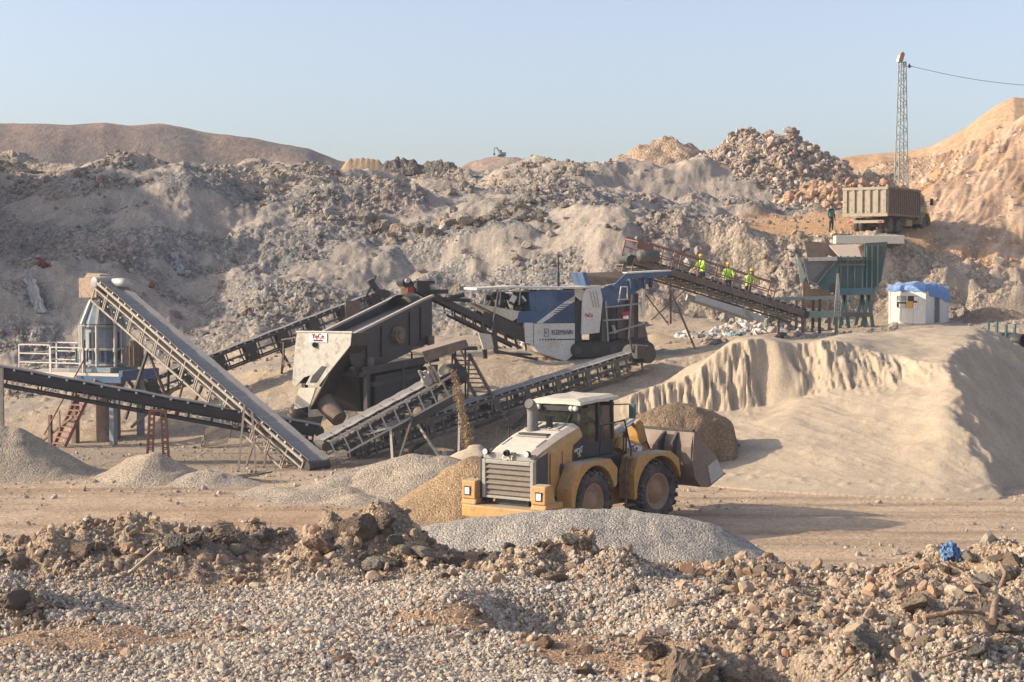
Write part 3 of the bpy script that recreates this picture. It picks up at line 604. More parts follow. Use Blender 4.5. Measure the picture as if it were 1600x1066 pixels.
def fg_patch(px, y, x):
    """where brown earth shows between the chippings"""
    e = lambda a, b, c, d: np.exp(-(((px - a) / c)**2 + ((y - b) / d)**2))
    p = 1.3 * e(130, 10.0, 230, .45) + 1.0 * e(360, 12.0, 90, .3) + 1.0 * e(690, 10.45, 100, .35) + .8 * e(560, 9.6, 60, .25) + 1.1 * e(870, 9.75, 80, .5) + 1.2 * e(1050, 9.55, 110, .6) + .6 * e(30, 11.3, 110, .4) + .5 * e(300, 10.9, 120, .3) + .5 * e(730, 11.6, 150, .25)
    return np.clip(p * 1.5 + .75 * fbm(x / .35, y / .35, 4, 650) - .15, 0, 1)
EARTH = soil('stony_earth', fine=60, amt=.3, bump=.9, dist=.015, coarse=5, speck=(55, .7, 1.25))
def foreground():
    pxs = np.concatenate([np.linspace(-9000, -1300, 14), np.linspace(-1200, -160, 60), np.arange(-150, 1751, 4), np.linspace(1760, 2800, 60), np.linspace(2900, 10600, 14)])
    ys = np.concatenate([np.linspace(1.2, 6, 10), np.arange(6.2, 8.4, .08), np.arange(8.4, 14.2, .022), np.arange(14.2, 21.5, .25)])
    PX, Y = np.meshgrid(pxs, ys); X = (PX - W0 / 2) / FPX * Y
    Z, px, dirt, edge = fg(X, Y); patch = fg_patch(px, Y, X)
    n = fbm(X / .6, Y / .6, 4, 660); n2 = fbm(X / .15, Y / .15, 3, 661)
    c = blend(np.broadcast_to(C3((.30, .245, .195)), X.shape + (3,)), C3((.36, .245, .16)) + 0 * X[..., None], patch)
    bc = blend(np.broadcast_to(C3((.37, .28, .195)), X.shape + (3,)), C3((.31, .24, .18)) + 0 * X[..., None], smooth(-.2, .4, n))
    bc = blend(bc, C3((.43, .335, .245)) + 0 * X[..., None], smooth(1000, 1300, px) * .6)
    c = blend(c, bc, np.clip(dirt * 1.1, 0, 1)) * (1 + .12 * n2[..., None])
    o = link('gravel_rim', np_mesh('gravel_rim', np.stack([X, Y, Z], -1).reshape(-1, 3), grid_faces(len(ys), len(pxs)), np.clip(c, .02, .8).reshape(-1, 3), True), EARTH)
    tag(o, 'stony rim in the foreground that drops to the yard', 'ground', kind='structure')
    # chippings
    r = np.random.default_rng(9); n = 230000
    Y = np.sqrt(r.uniform(8.2**2, 13.4**2, n)); px = r.uniform(-60, 1660, n); X = (px - W0 / 2) / FPX * Y
    z, px, dirt, edge = fg(X, Y); patch = fg_patch(px, Y, X)
    keep = r.random(n) < (1 - .97 * patch) * (1 - .94 * dirt); X, Y, z, px = X[keep], Y[keep], z[keep], px[keep]; n = len(X)
    sz = np.clip(0.0122 * np.exp(.36 * r.standard_normal(n)), .006, .034)
    col = pick(r, n, [(.46, .40, .325), (.40, .34, .27), (.51, .455, .38), (.33, .295, .25), (.45, .335, .24), (.37, .23, .15)], [6, 5, 2.5, 3, 2.2, 1.1])
    stone_field('chippings', 'pale crushed stone covering the foreground', np.stack([X, Y, z], -1), sz, col, BASE0, STONE, .2, 3, 'gravel')
    # stones and clods too many to count in the dug-up rim
    n = 11000; Y = np.sqrt(r.uniform(8.3**2, 13.9**2, n)); px = r.uniform(-60, 1660, n); X = (px - W0 / 2) / FPX * Y
    z, px, dirt, edge = fg(X, Y); patch = fg_patch(px, Y, X)
    keep = r.random(n) < np.clip(dirt * .95 + patch * .12, 0, 1); X, Y, z = X[keep], Y[keep], z[keep]; n = len(X)
    sz = np.clip(.017 * np.exp(.6 * r.standard_normal(n)), .010, .075)
    col = pick(r, n, [(.36, .265, .185), (.31, .22, .155), (.42, .33, .245), (.48, .41, .325), (.38, .24, .155)], [6, 5, 4, 1.0, 1.4])
    stone_field('clods', 'earth clods and stones of the dug-up rim', np.stack([X, Y, z], -1), sz, col, BASE1, STONE, .3, 4, 'clods')
foreground()
def fg_on(px, py):
    """the point of the foreground surface seen at a pixel"""
    Y = np.arange(14.2, 8.0, -.01); X = (px - W0 / 2) / FPX * Y
    z = fg(X, Y)[0]; vis = zat(py, Y); d = z - vis
    i = np.where(d > 0)[0]; k = i[-1] if len(i) and False else (np.argmax((d[::-1] > 0)) if (d > 0).any() else None)
    k = len(Y) - 1 - k if k is not None else np.argmin(abs(d))
    return X[k], Y[k], z[k]
def fg_rocks():
    r = np.random.default_rng(21)
    L = [ # px, py (middle), width in px, kind, label
     (493, 848, 42, 'red', 'squarish orange brown rock perched on the rim left of the rough brown hump'), (632, 858, 26, 'pale', 'upright pale rock at the right foot of the rough brown hump'), (662, 861, 34, 'pale', 'round pale boulder at the right end of the brown hump'),
     (707, 872, 36, 'tan', 'flat topped tan slab just in front of the grey gravel heap'), (770, 868, 34, 'grey', 'rough grey rock on the rim between the slab and the clay hump'), (735, 872, 14, 'pale', 'small pale stone right of the tan slab'), (893, 840, 30, 'pale', 'pale block on top of the clay hump in the middle'), (915, 845, 26, 'brown', 'dark brown clod beside the pale block on the middle hump'),
     (868, 900, 38, 'tan', 'round tan rock at the foot of the middle clay hump'), (845, 892, 26, 'tan', 'smaller tan rock left of the round one under the middle clay hump'), (985, 920, 24, 'brown', 'brown clod at the right foot of the middle clay hump'), (125, 852, 34, 'tan', 'rounded tan rock in the face of the left rubble hump'), (25, 875, 36, 'tan', 'pointed tan rock near the left edge of the picture'),
     (270, 845, 40, 'grey', 'broad grey rock between the two left humps'), (300, 838, 36, 'grey', 'grey rock on the crest between the two left humps'), (345, 828, 44, 'tan', 'pinkish tan clod on the crest left of centre'), (410, 832, 24, 'grey', 'small grey rock on the crest left of the orange brown rock'), (370, 853, 24, 'pale', 'pale flat stone in front of the pinkish clod'), (440, 832, 18, 'pale', 'pale stone on the crest next to the orange brown rock'),
     (575, 878, 40, 'pale', 'low pale rock below the brown hump'), (610, 875, 28, 'grey', 'grey stone at the front of the brown hump'), (560, 818, 50, 'brown', 'big dark brown clod at the top of the brown hump'), (600, 812, 40, 'brown', 'upper dark brown clod crowning the brown hump'), (620, 836, 36, 'grey', 'grey clod on the right shoulder of the brown hump'),
     (20, 935, 52, 'brown', 'large dark clod at the left edge above the bare earth'), (35, 955, 28, 'tan', 'tan rock under the dark clod at the left edge'), (55, 945, 24, 'red', 'small red rock right of the dark clod at the left edge'), (60, 962, 24, 'brown', 'brown rock in the cluster at the left edge'), (25, 972, 20, 'red', 'lowest red rock of the cluster at the left edge'), (60, 974, 18, 'tan', 'small ochre stone at the bottom of the left cluster'), (138, 967, 22, 'red', 'lone brick red stone on the pale chippings'), (85, 945, 22, 'grey', 'grey rock at the right of the left cluster'),
     (376, 984, 15, 'red', 'small orange stone on the chippings left of centre'), (745, 955, 20, 'red', 'small ochre rock in the middle of the chippings'), (752, 984, 24, 'brown', 'dark brown upright clod in the middle of the chippings'), (855, 1000, 34, 'red', 'reddish clod in the chippings right of the dark upright one'), (915, 1045, 30, 'red', 'reddish rock at the bottom of the picture in the middle'), (695, 900, 22, 'brown', 'brown clod at the upper edge of the chippings'), (535, 1028, 30, 'red', 'flat red brown clod near the bottom left of centre'),
     (1298, 888, 22, 'pale', 'upright pale rock on the rim in front of the wheel tracks'), (1185, 890, 28, 'tan', 'tan clod at the left end of the right rim'), (1225, 888, 30, 'tan', 'brown tan clod on the rim near the gravel heap foot'), (1130, 905, 24, 'pale', 'small pale rock at the foot of the grey gravel heap'), (1435, 935, 62, 'tan', 'big flat faced tan boulder in the right rubble'), (1470, 965, 44, 'grey', 'dark faced boulder under the big tan boulder'), (1548, 905, 44, 'pale', 'pale dusty boulder behind the upright root'), (1555, 948, 46, 'grey', 'grey boulder right of the upright root'), (1590, 875, 36, 'tan', 'rough tan boulder at the right edge on the rim'), (1520, 872, 30, 'pale', 'pale tilted block beside the blue bag'), (1480, 885, 30, 'tan', 'tan rock below the blue bag'), (1575, 895, 40, 'grey', 'dark boulder at the right edge below the rough tan one'), (1560, 868, 30, 'brown', 'brown clod on top of the right rim'),
     (1305, 985, 26, 'pale', 'pale upright stone above the dark hollow'), (1262, 988, 20, 'pale', 'small pale stone left of the dark hollow'), (1358, 1000, 48, 'grey', 'broad grey rock right of the dark hollow'), (1240, 968, 36, 'tan', 'flat sandy slab above the dark hollow'), (1445, 1002, 34, 'tan', 'round tan rock in the lower right rubble'), (1400, 968, 26, 'pale', 'pale rock left of the long lying root'), (1080, 1030, 90, 'tan', 'very big dusty boulder at the bottom right of centre'), (1150, 1052, 60, 'tan', 'second big dusty slab leaning at the bottom'), (1585, 1000, 34, 'pale', 'bright pale rock at the lower right edge'), (1530, 1012, 32, 'grey', 'grey rock in the lower right rubble'), (1435, 1058, 34, 'pale', 'pale rock on the bottom edge at the right'), (1365, 1052, 24, 'grey', 'grey stone on the bottom edge near the thin root'), (1580, 978, 34, 'grey', 'grey rock beside the foot of the upright root'), (1020, 1015, 46, 'brown', 'tall brown clod left of the very big dusty boulder')]
    for px, py, w, kind, lab in L:
        x, y, z = fg_on(px, py + w * .30); s = w / FPX * y * .68
        rock(kind, x, y, z, s, lab, 'rocks lying on the foreground rim', r, .85)
    for k in range(150):
        px = r.uniform(0, 1600); py = r.uniform(850, 1066) if px > 1000 else r.uniform(832, 885)
        x, y, z = fg_on(px, py); w = float(np.clip(11 * math.exp(.4 * r.standard_normal()), 7, 26)); s = w / FPX * y * .56
        rock(r.choice(['pale', 'grey', 'tan', 'brown', 'red'], p=[.2, .25, .3, .2, .05]), x, y, z, s, 'fist sized stone in the dug-up earth of the rim', 'small loose stones of the foreground rim', r, .85, name='small_rock', cat='stone')
fg_rocks()
# ------------------------------------------------------------------ materials for machines
DUST = (.50, .42, .33)
YEL = paint('yellow_paint', (.52, .26, .055), (.44, .34, .23), .6, .55, scale=1.6, patch=.75, rust=(.36, .21, .08))
YELD = paint('dusty_yellow_paint', (.52, .27, .06), (.60, .52, .43), .62, .55, scale=.7, patch=.3)
BLK = paint('black_paint', (.016, .016, .018), (.15, .125, .10), .3, .5, patch=.5)
DKGREY = paint('dark_grey_steel', (.042, .039, .038), (.20, .165, .13), .4, .6, .1, rust=(.075, .05, .04), patch=.6)
GREYST = paint('grey_steel', (.30, .29, .27), DUST, .4, .55, .1)
PALEST = paint('pale_galvanised', (.50, .48, .44), DUST, .35, .5, .15)
WHITE = paint('white_paint', (.66, .63, .58), (.55, .47, .38), .45, .5)
CREAM = paint('cream_paint', (.62, .56, .46), (.52, .43, .33), .4, .6)
BLUE = paint('blue_paint', (.028, .085, .19), (.30, .27, .25), .28, .45)
PBLUE = paint('pale_blue_paint', (.16, .26, .34), (.44, .38, .31), .6, .8, scale=2.2, rust=(.27, .20, .15))
GREEN = paint('dark_green_paint', (.035, .10, .10), (.25, .22, .18), .35, .55)
RUSTY = paint('rusty_red_paint', (.26, .095, .065), (.33, .24, .18), .4, .75, rust=(.17, .09, .06))
RUST = paint('rust_brown_steel', (.17, .115, .085), (.34, .27, .21), .45, .8, rust=(.10, .065, .05))
RUBBER = paint('tyre_rubber', (.028, .028, .028), (.26, .21, .165), .6, .9, scale=2.2)
BELT = paint('belt_rubber', (.10, .10, .105), (.30, .275, .25), .6, .8)
RIM = paint('dusty_rim', (.36, .22, .12), (.34, .25, .18), .6, .8)
CHROME = plain('chrome_rod', (.62, .63, .65), .25, .9)
GLASS = glass('cab_glass')
LENS = plain('lamp_lens', (.75, .72, .66), .2)
WHITEP = plain('white_print', (.78, .77, .74)); REDP = plain('red_print', (.45, .03, .05)); BLKP = plain('black_print', (.03, .03, .035)); YELP = plain('yellow_print', (.75, .42, .03)); NAVYP = plain('navy_print', (.04, .055, .12)); BLUEP = plain('blue_print', (.08, .2, .5)); ORGP = plain('orange_print', (.75, .36, .04))
HIVIS = plain('hi_vis_cloth', (.50, .80, .07), .8); CLOTH = plain('dark_cloth', (.035, .045, .06), .9); GRN = plain('green_cloth', (.05, .20, .09), .9); SKIN = plain('skin', (.42, .26, .18), .6); HELM = plain('yellow_helmet', (.70, .42, .06), .4); HAIR = plain('dark_hair', (.03, .025, .02), .9)

LOUV = paint('dusty_louvre', (.17, .145, .12), (.27, .225, .18), .4, .7)
STACK = paint('stack_steel', (.17, .165, .15), (.3, .27, .22), .4, .6)
BUCK = paint('worn_bucket_steel', (.20, .145, .115), (.38, .29, .22), .4, .6, .1)

def text(s, size, M, mat, parent, name='lettering', th=.012, sx=1.0):
    cu = bpy.data.curves.new('t', 'FONT'); cu.body = s; cu.size = size; cu.extrude = th; cu.align_x = 'CENTER'; cu.align_y = 'CENTER'; cu.resolution_u = 3
    o = bpy.data.objects.new('t', cu); COL.objects.link(o); bpy.context.view_layer.update()
    me = bpy.data.meshes.new_from_object(o.evaluated_get(bpy.context.evaluated_depsgraph_get())); bpy.data.objects.remove(o)
    me.transform(M @ Matrix.Diagonal((sx, 1, 1, 1))); me.name = name; me.materials.clear()
    return link(name, me, mat, parent)
def face_m(o, x, up=(0, 0, 1)):
    """frame for lettering: origin, reading direction, up"""
    x = unit(x); u = unit(up); n = x.cross(u); M = Matrix((x, u, n)).transposed().to_4x4(); M.translation = Vector(o); return M

def tyre_parts(parent, c, r, w, M, rimmat, side, lugs=22, name='wheel', tread=True):
    c = Vector(c); k = r / .935
    b = MB(); h = w / 2
    b.lathe([(r * .60, -h * .72), (r * .70, -h * .98), (r * .88, -h), (r * .955, -h * .86), (r * .96, 0), (r * .955, h * .86), (r * .88, h), (r * .70, h * .98), (r * .60, h * .72)], 'y', c, 40)
    if tread:
        for s in (-1, 1):
            for i in range(lugs):
                a = 2 * math.pi * (i + (.5 if s > 0 else 0)) / lugs
                for (yy, rr, da) in ((.30, .975, .0), (.66, .972, .05), (.93, .93, .08)):
                    aa = a + da; p = c + Vector((math.cos(aa) * r * rr, s * h * yy, math.sin(aa) * r * rr))
                    rot = Matrix.Rotation(-aa, 3, 'Y') @ Matrix.Rotation(s * .35, 3, 'X')
                    b.box(p, (r * .075, h * .40, r * .125), rot)
    wroot = b.xf(M).build(name, RUBBER, parent)
    q = MB()
    for s in (-1, 1):
        q.lathe([(r * .61, s * h * .80), (r * .56, s * h * .84), (r * .53, s * h * .55), (r * .44, s * h * .42), (r * .36, s * h * .36), (r * .33, s * h * .62), (r * .20, s * h * .66), (r * .17, s * h * .78), (.001, s * h * .80)], 'y', c, 28)
    for i in range(12):
        a = 2 * math.pi * i / 12; p = c + Vector((math.cos(a) * r * .40, side * h * .42, math.sin(a) * r * .40)); q.tube(p, p + Vector((0, side * .035 * k, 0)), .022 * k, n=6)
    q.xf(M).build('rim', rimmat, wroot)
    return wroot

def loader():
    J = Vector((2.23, 50.8, 0)); root = thing('wheel_loader', 'large dusty yellow wheel loader seen from behind in the middle of the yard', 'wheel loader', J)
    Mr = Matrix.Rotation(R(90 - 35), 4, 'Z'); Mf = Matrix.Rotation(R(90 - 43), 4, 'Z')
    def P(b, name, mat, M=Mr, bev=.02, par=None): return b.xf(M).build(name, mat, par or root, bev)
    # --- rear frame
    for s in (1, -1): tyre_parts(root, (-1.78, s * 1.17, .935), .935, .66, Mr, RIM, s)
    b = MB(); b.b2((-3.9, -.6, .7), (.1, .6, 1.35)); b.tube((-1.78, -1.0, .935), (-1.78, 1.0, .935), .24, n=14); b.b2((-.25, -.3, .5), (.25, .3, 1.5)); P(b, 'chassis', BLK)
    secs = [(-4.02, .90, 1.22, 2.46), (-3.5, .93, 1.22, 2.68), (-2.6, .95, 1.22, 2.98), (-1.62, .95, 1.22, 3.22)]
    b = MB(); vs = []
    for x, w, z0, z1 in secs: vs += [(x, -w, z0), (x, -w, z1 - .30), (x, -w + .10, z1 - .10), (x, -w + .30, z1), (x, w - .30, z1), (x, w - .10, z1 - .10), (x, w, z1 - .30), (x, w, z0)]
    fs = [tuple(range(8))[::-1], tuple(range(24, 32))]
    for k in range(3): fs += [(k * 8 + i, k * 8 + (i + 1) % 8, k * 8 + 8 + (i + 1) % 8, k * 8 + 8 + i) for i in range(8)]
    b.add(vs, fs); hood = P(b, 'hood', YELD, bev=.025)
    b = MB()
    b.bar((-2.9, -.55, 2.905), (-2.9, .55, 2.905), .10, .03); b.bar((-2.35, -.62, 3.065), (-2.35, .62, 3.065), .05, .03)
    for y in (-.45, -.15, .15, .45): b.bar((-2.25, y, 3.09), (-1.75, y, 3.205), .08, .03)
    b.bar((-3.55, -.6, 2.67), (-3.05, -.6, 2.845), .03, .02); b.bar((-3.55, .6, 2.67), (-3.05, .6, 2.845), .03, .02); P(b, 'hood_trim', GREYST, par=hood, bev=0)
    b = MB(); b.b2((-2.85, -.5, 2.915), (-2.60, .5, 2.975)); P(b, 'intake_slot', BLK, par=hood, bev=0)
    b = MB(); b.prism([(-1.95, 1.55), (-1.95, 1.95), (-1.9, 2.05), (-1.78, 2.05), (-1.74, 1.95), (-1.74, 1.55)], 'y', -.965, -.955); b.xf(Matrix.Translation((-.9, 0, .1))); P(b, 'side_vent', DKGREY, bev=0, par=hood)
    b = MB(); b.b2((-2.60, -.966, 1.3), (-2.50, -.952, 1.75)); P(b, 'side_slot', BLK, bev=0, par=hood)
    # rear grille
    b = MB(); X = -4.06
    for s in (-1, 1): b.b2((X - .06, s * .90, 1.18), (X + .1, s * .78, 2.30))
    b.b2((X - .06, -.78, 2.18), (X + .1, .78, 2.30)); b.b2((X - .06, -.78, 1.18), (X + .1, .78, 1.26)); b.b2((X, -.90, 2.30), (X + .1, .90, 2.50)); g = P(b, 'grille_frame', paint('grille_paint', (.30, .29, .265), (.42, .36, .29), .4, .6))
    b = MB()
    for i in range(6):
        z = 1.30 + i * .150; b.plate([(X - .05, -.775, z), (X - .05, .775, z), (X + .05, .775, z + .115), (X + .05, -.775, z + .115)], .018)
    P(b, 'louvre_panel', LOUV, bev=0, par=g)
    b = MB(); b.b2((X + .07, -.78, 1.25), (X + .09, .78, 2.2)); P(b, 'radiator', BLK, bev=0, par=g)
    for s in (-1, 1): b = MB(); b.prism([(X - .05, 1.05), (X - .05, 2.35), (X + .55, 2.55), (X + .55, 1.05)], 'y', s * .905, s * 1.0); P(b, 'corner_panel', DKGREY)
    text('CAT', .20, Mr @ face_m((X - .072, -.02, 2.375), (0, -1, 0)), WHITEP, root)
    for y in (-.72, .0, .72):
        b = MB(); b.lathe([(.02, .05), (.085, .03), (.10, -.03), (.085, -.10), (.06, -.10)], 'x', (X - .06, y, 2.52), 18); lp = P(b, 'work_lamp', BLK, bev=0)
        if y: b = MB(); b.lathe([(.083, -.10), (.001, -.115)], 'x', (X - .06, y, 2.52), 18); P(b, 'lens', LENS, bev=0, par=lp)
        else: b = MB(); b.b2((X - .11, -.16, 2.50), (X - .05, -.30, 2.55)); P(b, 'camera_bracket', DKGREY, bev=0, par=lp)
    # counterweight with lamp towers
    b = MB(); b.prism([(-4.46, -1.05), (-4.40, -1.42), (-4.20, -1.50), (-3.35, -1.50), (-3.35, -.9), (-3.75, -.9), (-3.75, .9), (-3.35, .9), (-3.35, 1.50), (-4.20, 1.50), (-4.40, 1.42), (-4.46, 1.05)], 'z', .62, .98)
    for s in (-1, 1): b.prism([(-4.38, .98), (-4.30, 1.16), (-3.45, 1.16), (-3.45, .98)], 'y', s * .95, s * 1.48)
    cw = P(b, 'counterweight', YEL, bev=.04)
    for s in (-1, 1):
        b = MB(); b.prism([(-4.36, 1.14), (-4.34, 1.66), (-4.0, 1.70), (-3.8, 1.16)], 'y', s * .98, s * 1.46); t = P(b, 'lamp_tower', YEL, bev=.03)
        b = MB(); b.b2((-4.372, s * 1.13, 1.24), (-4.335, s * 1.36, 1.50)); P(b, 'lamp_bezel', BLK, par=t, bev=0)
        b = MB(); b.b2((-4.385, s * 1.165, 1.275), (-4.36, s * 1.325, 1.465)); P(b, 'rear_lamp', LENS, par=t, bev=0)
    # rear fenders
    def fender(M, cx, y0, y1, pts, name='fender'):
        arc = [(cx + 1.10 * math.cos(t), .935 + 1.10 * math.sin(t)) for t in np.linspace(R(18), R(186), 16)]
        poly = pts + arc; b = MB(); n = len(poly)
        b.prism(poly, 'y', y0, y1)
        return P(b, name, YEL, M, bev=.02)
    for s in (-1, 1): fender(Mr, -1.78, s * .97, s * 1.52, [(-3.05, .82), (-3.05, 1.45), (-2.65, 2.08), (-2.4, 2.16), (-.95, 2.16), (-.55, 1.85), (-.58, 1.35)])
    # cab
    b = MB(); b.b2((-1.60, -.98, 1.45), (.55, .98, 2.15)); b.b2((-1.55, -.80, 2.15), (.35, .80, 2.62)); b.b2((-1.58, -.9, 2.62), (-1.3, -.82, 2.75)); P(b, 'cab_base', BLK)
    b = MB()
    for x, y in ((-1.50, -.80), (-1.50, .80), (.30, -.80), (.30, .80), (-.55, -.82), (-.55, .82)): b.bar((x, y, 2.6), (x * .98 - .02, y * .97, 3.80), .11, .11)
    b.b2((-1.58, -.84, 3.55), (-1.46, .84, 3.74)); b.b2((.25, -.84, 3.62), (.36, .84, 3.74)); cabf = P(b, 'cab_frame', BLK)
    b = MB()
    b.plate([(-1.53, -.74, 2.62), (-1.53, .74, 2.62), (-1.53, .74, 3.58), (-1.53, -.74, 3.58)], .012); b.plate([(.31, -.74, 2.62), (.31, .74, 2.62), (.31, .74, 3.66), (.31, -.74, 3.66)], .012)
    for s in (-1, 1):
        for a, c in ((-1.44, -.61), (-.49, .25)): b.plate([(a, s * .80, 2.62), (c, s * .80, 2.62), (c, s * .79, 3.66), (a, s * .79, 3.66)], .012)
    P(b, 'window', GLASS, bev=0)
    b = MB(); nx, ny = 18, 10; vs = []
    for top in (1, 0):
        for i in range(nx):
            for j in range(ny):
                x = -1.66 + 2.15 * i / (nx - 1); y = -.90 + 1.8 * j / (ny - 1); edge = 1 if (i in (0, nx - 1) or j in (0, ny - 1)) else 0
                z = 3.80 + .11 * top + .035 * mnoise.noise(Vector((x * 2.2, y * 2.2, 1))) + (.05 if not edge else -.02) * top + .05 * (x + .5) * .6; vs.append((x, y, z))
    N = nx * ny; fs = []
    for i in range(nx - 1):
        for j in range(ny - 1):
            a = i * ny + j; q = (a, a + 1, a + ny + 1, a + ny); fs += [q, tuple(N + t for t in q)[::-1]]
    ring = [i * ny for i in range(nx)] + [(nx - 1) * ny + j for j in range(1, ny)] + [i * ny + ny - 1 for i in range(nx - 2, -1, -1)] + [j for j in range(ny - 2, 0, -1)]
    for a, c in zip(ring, ring[1:] + ring[:1]): fs.append((a, c, N + c, N + a))
    b.add(vs, fs); P(b, 'roof', CREAM, bev=0)
    for y in (-.75, -.60, .58, .73):
        b = MB(); b.lathe([(.03, .08), (.075, .05), (.08, -.04), (.07, -.05), (.001, -.055)], 'x', (-1.68, y, 3.66), 14); P(b, 'roof_lamp', PALEST, bev=0)
    b = MB(); b.b2((-.75, -.28, 2.3), (-.2, .28, 2.75)); b.b2((-.82, -.12, 2.7), (-.66, .30, 3.1)); b.lathe([(.001, -.08), (.15, -.05), (.17, .0), (.15, .05), (.001, .08)], 'x', (-.78, .12, 3.30), 16); P(b, 'seat', DKGREY, bev=0)
    # exhaust stack, bent over at the mouth
    b = MB(); pts = [(-2.38, .31, 2.95), (-2.38, .31, 3.58), (-2.41, .31, 3.70), (-2.50, .31, 3.79), (-2.60, .31, 3.83)]
    for a, c in zip(pts[:-1], pts[1:]): b.tube(a, c, .165, n=18, cap=False)
    b.tube((-2.38, .31, 2.98), (-2.38, .31, 3.1), .19, n=18); ex = P(b, 'exhaust_stack', STACK, bev=0)
    b = MB(); b.tube((-2.52, .31, 3.80), (-2.585, .31, 3.826), .150, n=18); P(b, 'exhaust_mouth', BLK, bev=0, par=ex)
    b = MB(); b.tube((-2.1, -.1, 3.1), (-2.1, -.1, 3.38), .10, n=14); b.tube((-2.1, -.1, 3.38), (-2.1, -.1, 3.44), .14, n=14); P(b, 'precleaner', BLK, bev=0)
    # rails
    for s in (1,):
        b = MB()
        for x in (-2.75, -2.15, -1.65): b.tube((x, s * 1.32, 2.15), (x, s * 1.32, 3.05), .022)
        b.tube((-2.75, s * 1.32, 3.05), (-1.65, s * 1.32, 3.05), .022)
        P(b, 'guard_rail', BLK, bev=0)
    b = MB(); b.path([(.55, -1.25, 1.0), (.62, -1.28, 2.3), (.35, -1.2, 3.2), (-.9, -1.15, 3.12), (-.95, -1.12, 2.2)], .024); b.path([(.75, -.98, 1.0), (.82, -1.0, 2.75), (.68, -.98, 2.8), (.6, -.98, 1.1)], .022); P(b, 'grab_rail', BLK, bev=0)
    b = MB(); b.bar((.25, -1.32, .55), (.25, -1.32, 2.1), .06); b.bar((.75, -1.32, .55), (.75, -1.32, 2.1), .06)
    for z in (.6, .95, 1.3, 1.65, 2.0): b.b2((.25, -1.42, z), (.75, -1.2, z + .04))
    P(b, 'ladder', RUST, bev=0)
    b = MB(); b.path([(.34, -.85, 3.66), (.5, -1.25, 3.68), (.5, -1.38, 3.68)], .018); mr = P(b, 'mirror_arm', BLK, bev=0)
    b = MB(); b.b2((.46, -1.50, 3.25), (.54, -1.28, 3.70)); P(b, 'mirror', GREEN, par=mr, bev=.02)
    # badge on the hood side
    b = MB(); b.prism([(-2.12, 2.15), (-2.12, 2.62), (-1.66, 2.82), (-1.66, 2.15)], 'y', -.972, -.956); bd = P(b, 'badge_panel', BLKP, bev=0)
    for s_, sz, o, m in (('966M', .13, (-2.02, -.979, 2.46), WHITEP), ('CAT', .26, (-1.81, -.979, 2.44), WHITEP)): text(s_, sz, Mr @ face_m(o, (1, 0, .25), (0, 0, 1)), m, bd, sx=.62 if sz < .2 else .58)
    b = MB(); b.prism([(-1.90, 2.27), (-1.72, 2.27), (-1.81, 2.37)], 'y', -.978, -.966); P(b, 'triangle_mark', YELP, bev=0, par=bd)
    # --- front frame
    for s in (1, -1): tyre_parts(root, (1.78, s * 1.17, .935), .935, .66, Mf, RIM, s)
    b = MB(); b.b2((.15, -.55, .55), (2.3, .55, 1.5)); b.tube((1.78, -1.0, .935), (1.78, 1.0, .935), .24, n=14)
    for s in (-1, 1): b.prism([(.45, 1.4), (.55, 2.35), (.95, 2.75), (1.25, 2.65), (1.7, 1.4)], 'y', s * .28, s * .42)
    P(b, 'front_frame', YEL, Mf)
    for s in (-1, 1): fender(Mf, 1.78, s * .90, s * 1.52, [(.55, .80), (.52, 1.6), (.72, 2.08), (.95, 2.16), (2.35, 2.14), (2.75, 1.9), (2.85, 1.4)])
    for s in (-1, 1):
        b = MB(); b.prism([(.8, 2.30), (1.0, 2.62), (1.9, 2.35), (3.0, 1.72), (3.75, 1.02), (3.62, .78), (3.35, .86), (2.5, 1.45), (1.5, 2.0)], 'y', s * .48, s * .66); P(b, 'lift_arm', YEL, Mf, bev=.02)
    b = MB(); b.prism([(2.25, 2.96), (2.45, 3.05), (2.62, 2.95), (2.90, 2.2), (3.02, 1.5), (2.85, 1.42), (2.6, 1.95), (2.35, 2.5)], 'y', -.20, .20); P(b, 'tilt_lever', YEL, Mf, bev=.03)
    b = MB(); b.tube((.75, 0, 2.42), (1.75, 0, 2.78), .16, n=18); b.tube((.62, 0, 2.37), (.8, 0, 2.44), .19, n=18); cy = P(b, 'tilt_cylinder', GREYST, Mf, bev=0)
    b = MB(); b.tube((1.75, 0, 2.78), (2.42, 0, 2.99), .08, n=14); P(b, 'cylinder_rod', CHROME, Mf, bev=0, par=cy)
    for s in (-1, 1):
        b = MB(); b.tube((.6, s * .75, 1.2), (2.0, s * .75, 1.7), .10, n=14); P(b, 'lift_cylinder', BLK, Mf, bev=0)
    b = MB(); b.tube((.3, -.45, 2.2), (.3, -.45, 2.65), .28, n=16); b.b2((.05, -.7, 1.55), (.5, .7, 2.2)); P(b, 'hydraulic_tank', DKGREY, Mf, bev=.03)
    b = MB(); b.b2((1.15, -.69, 2.17), (1.95, -.665, 2.36)); b.xf(Matrix.Translation((1.55, 0, 2.26)) @ Matrix.Rotation(R(17), 4, 'Y') @ Matrix.Translation((-1.55, 0, -2.26))); sg = P(b, 'sign_plate', WHITEP, Mf, bev=0)
    text('YeCe', .24, Mf @ face_m((1.48, -.70, 2.28), (1, 0, -.3), (.3, 0, 1)), REDP, sg, sx=.9)
    # bucket
    prof = [(3.30, 2.70), (3.18, 2.2), (3.16, 1.7), (3.30, 1.22), (3.62, .92), (4.1, .86), (4.95, 1.18)]
    inner = [(4.95, 1.22), (4.1, .92), (3.66, .98), (3.36, 1.26), (3.22, 1.7), (3.24, 2.2), (3.36, 2.70)]
    bw = 1.66; b = MB(); b.prism(prof + inner, 'y', -bw, bw)
    bk = P(b, 'bucket', BUCK, Mf, bev=0)
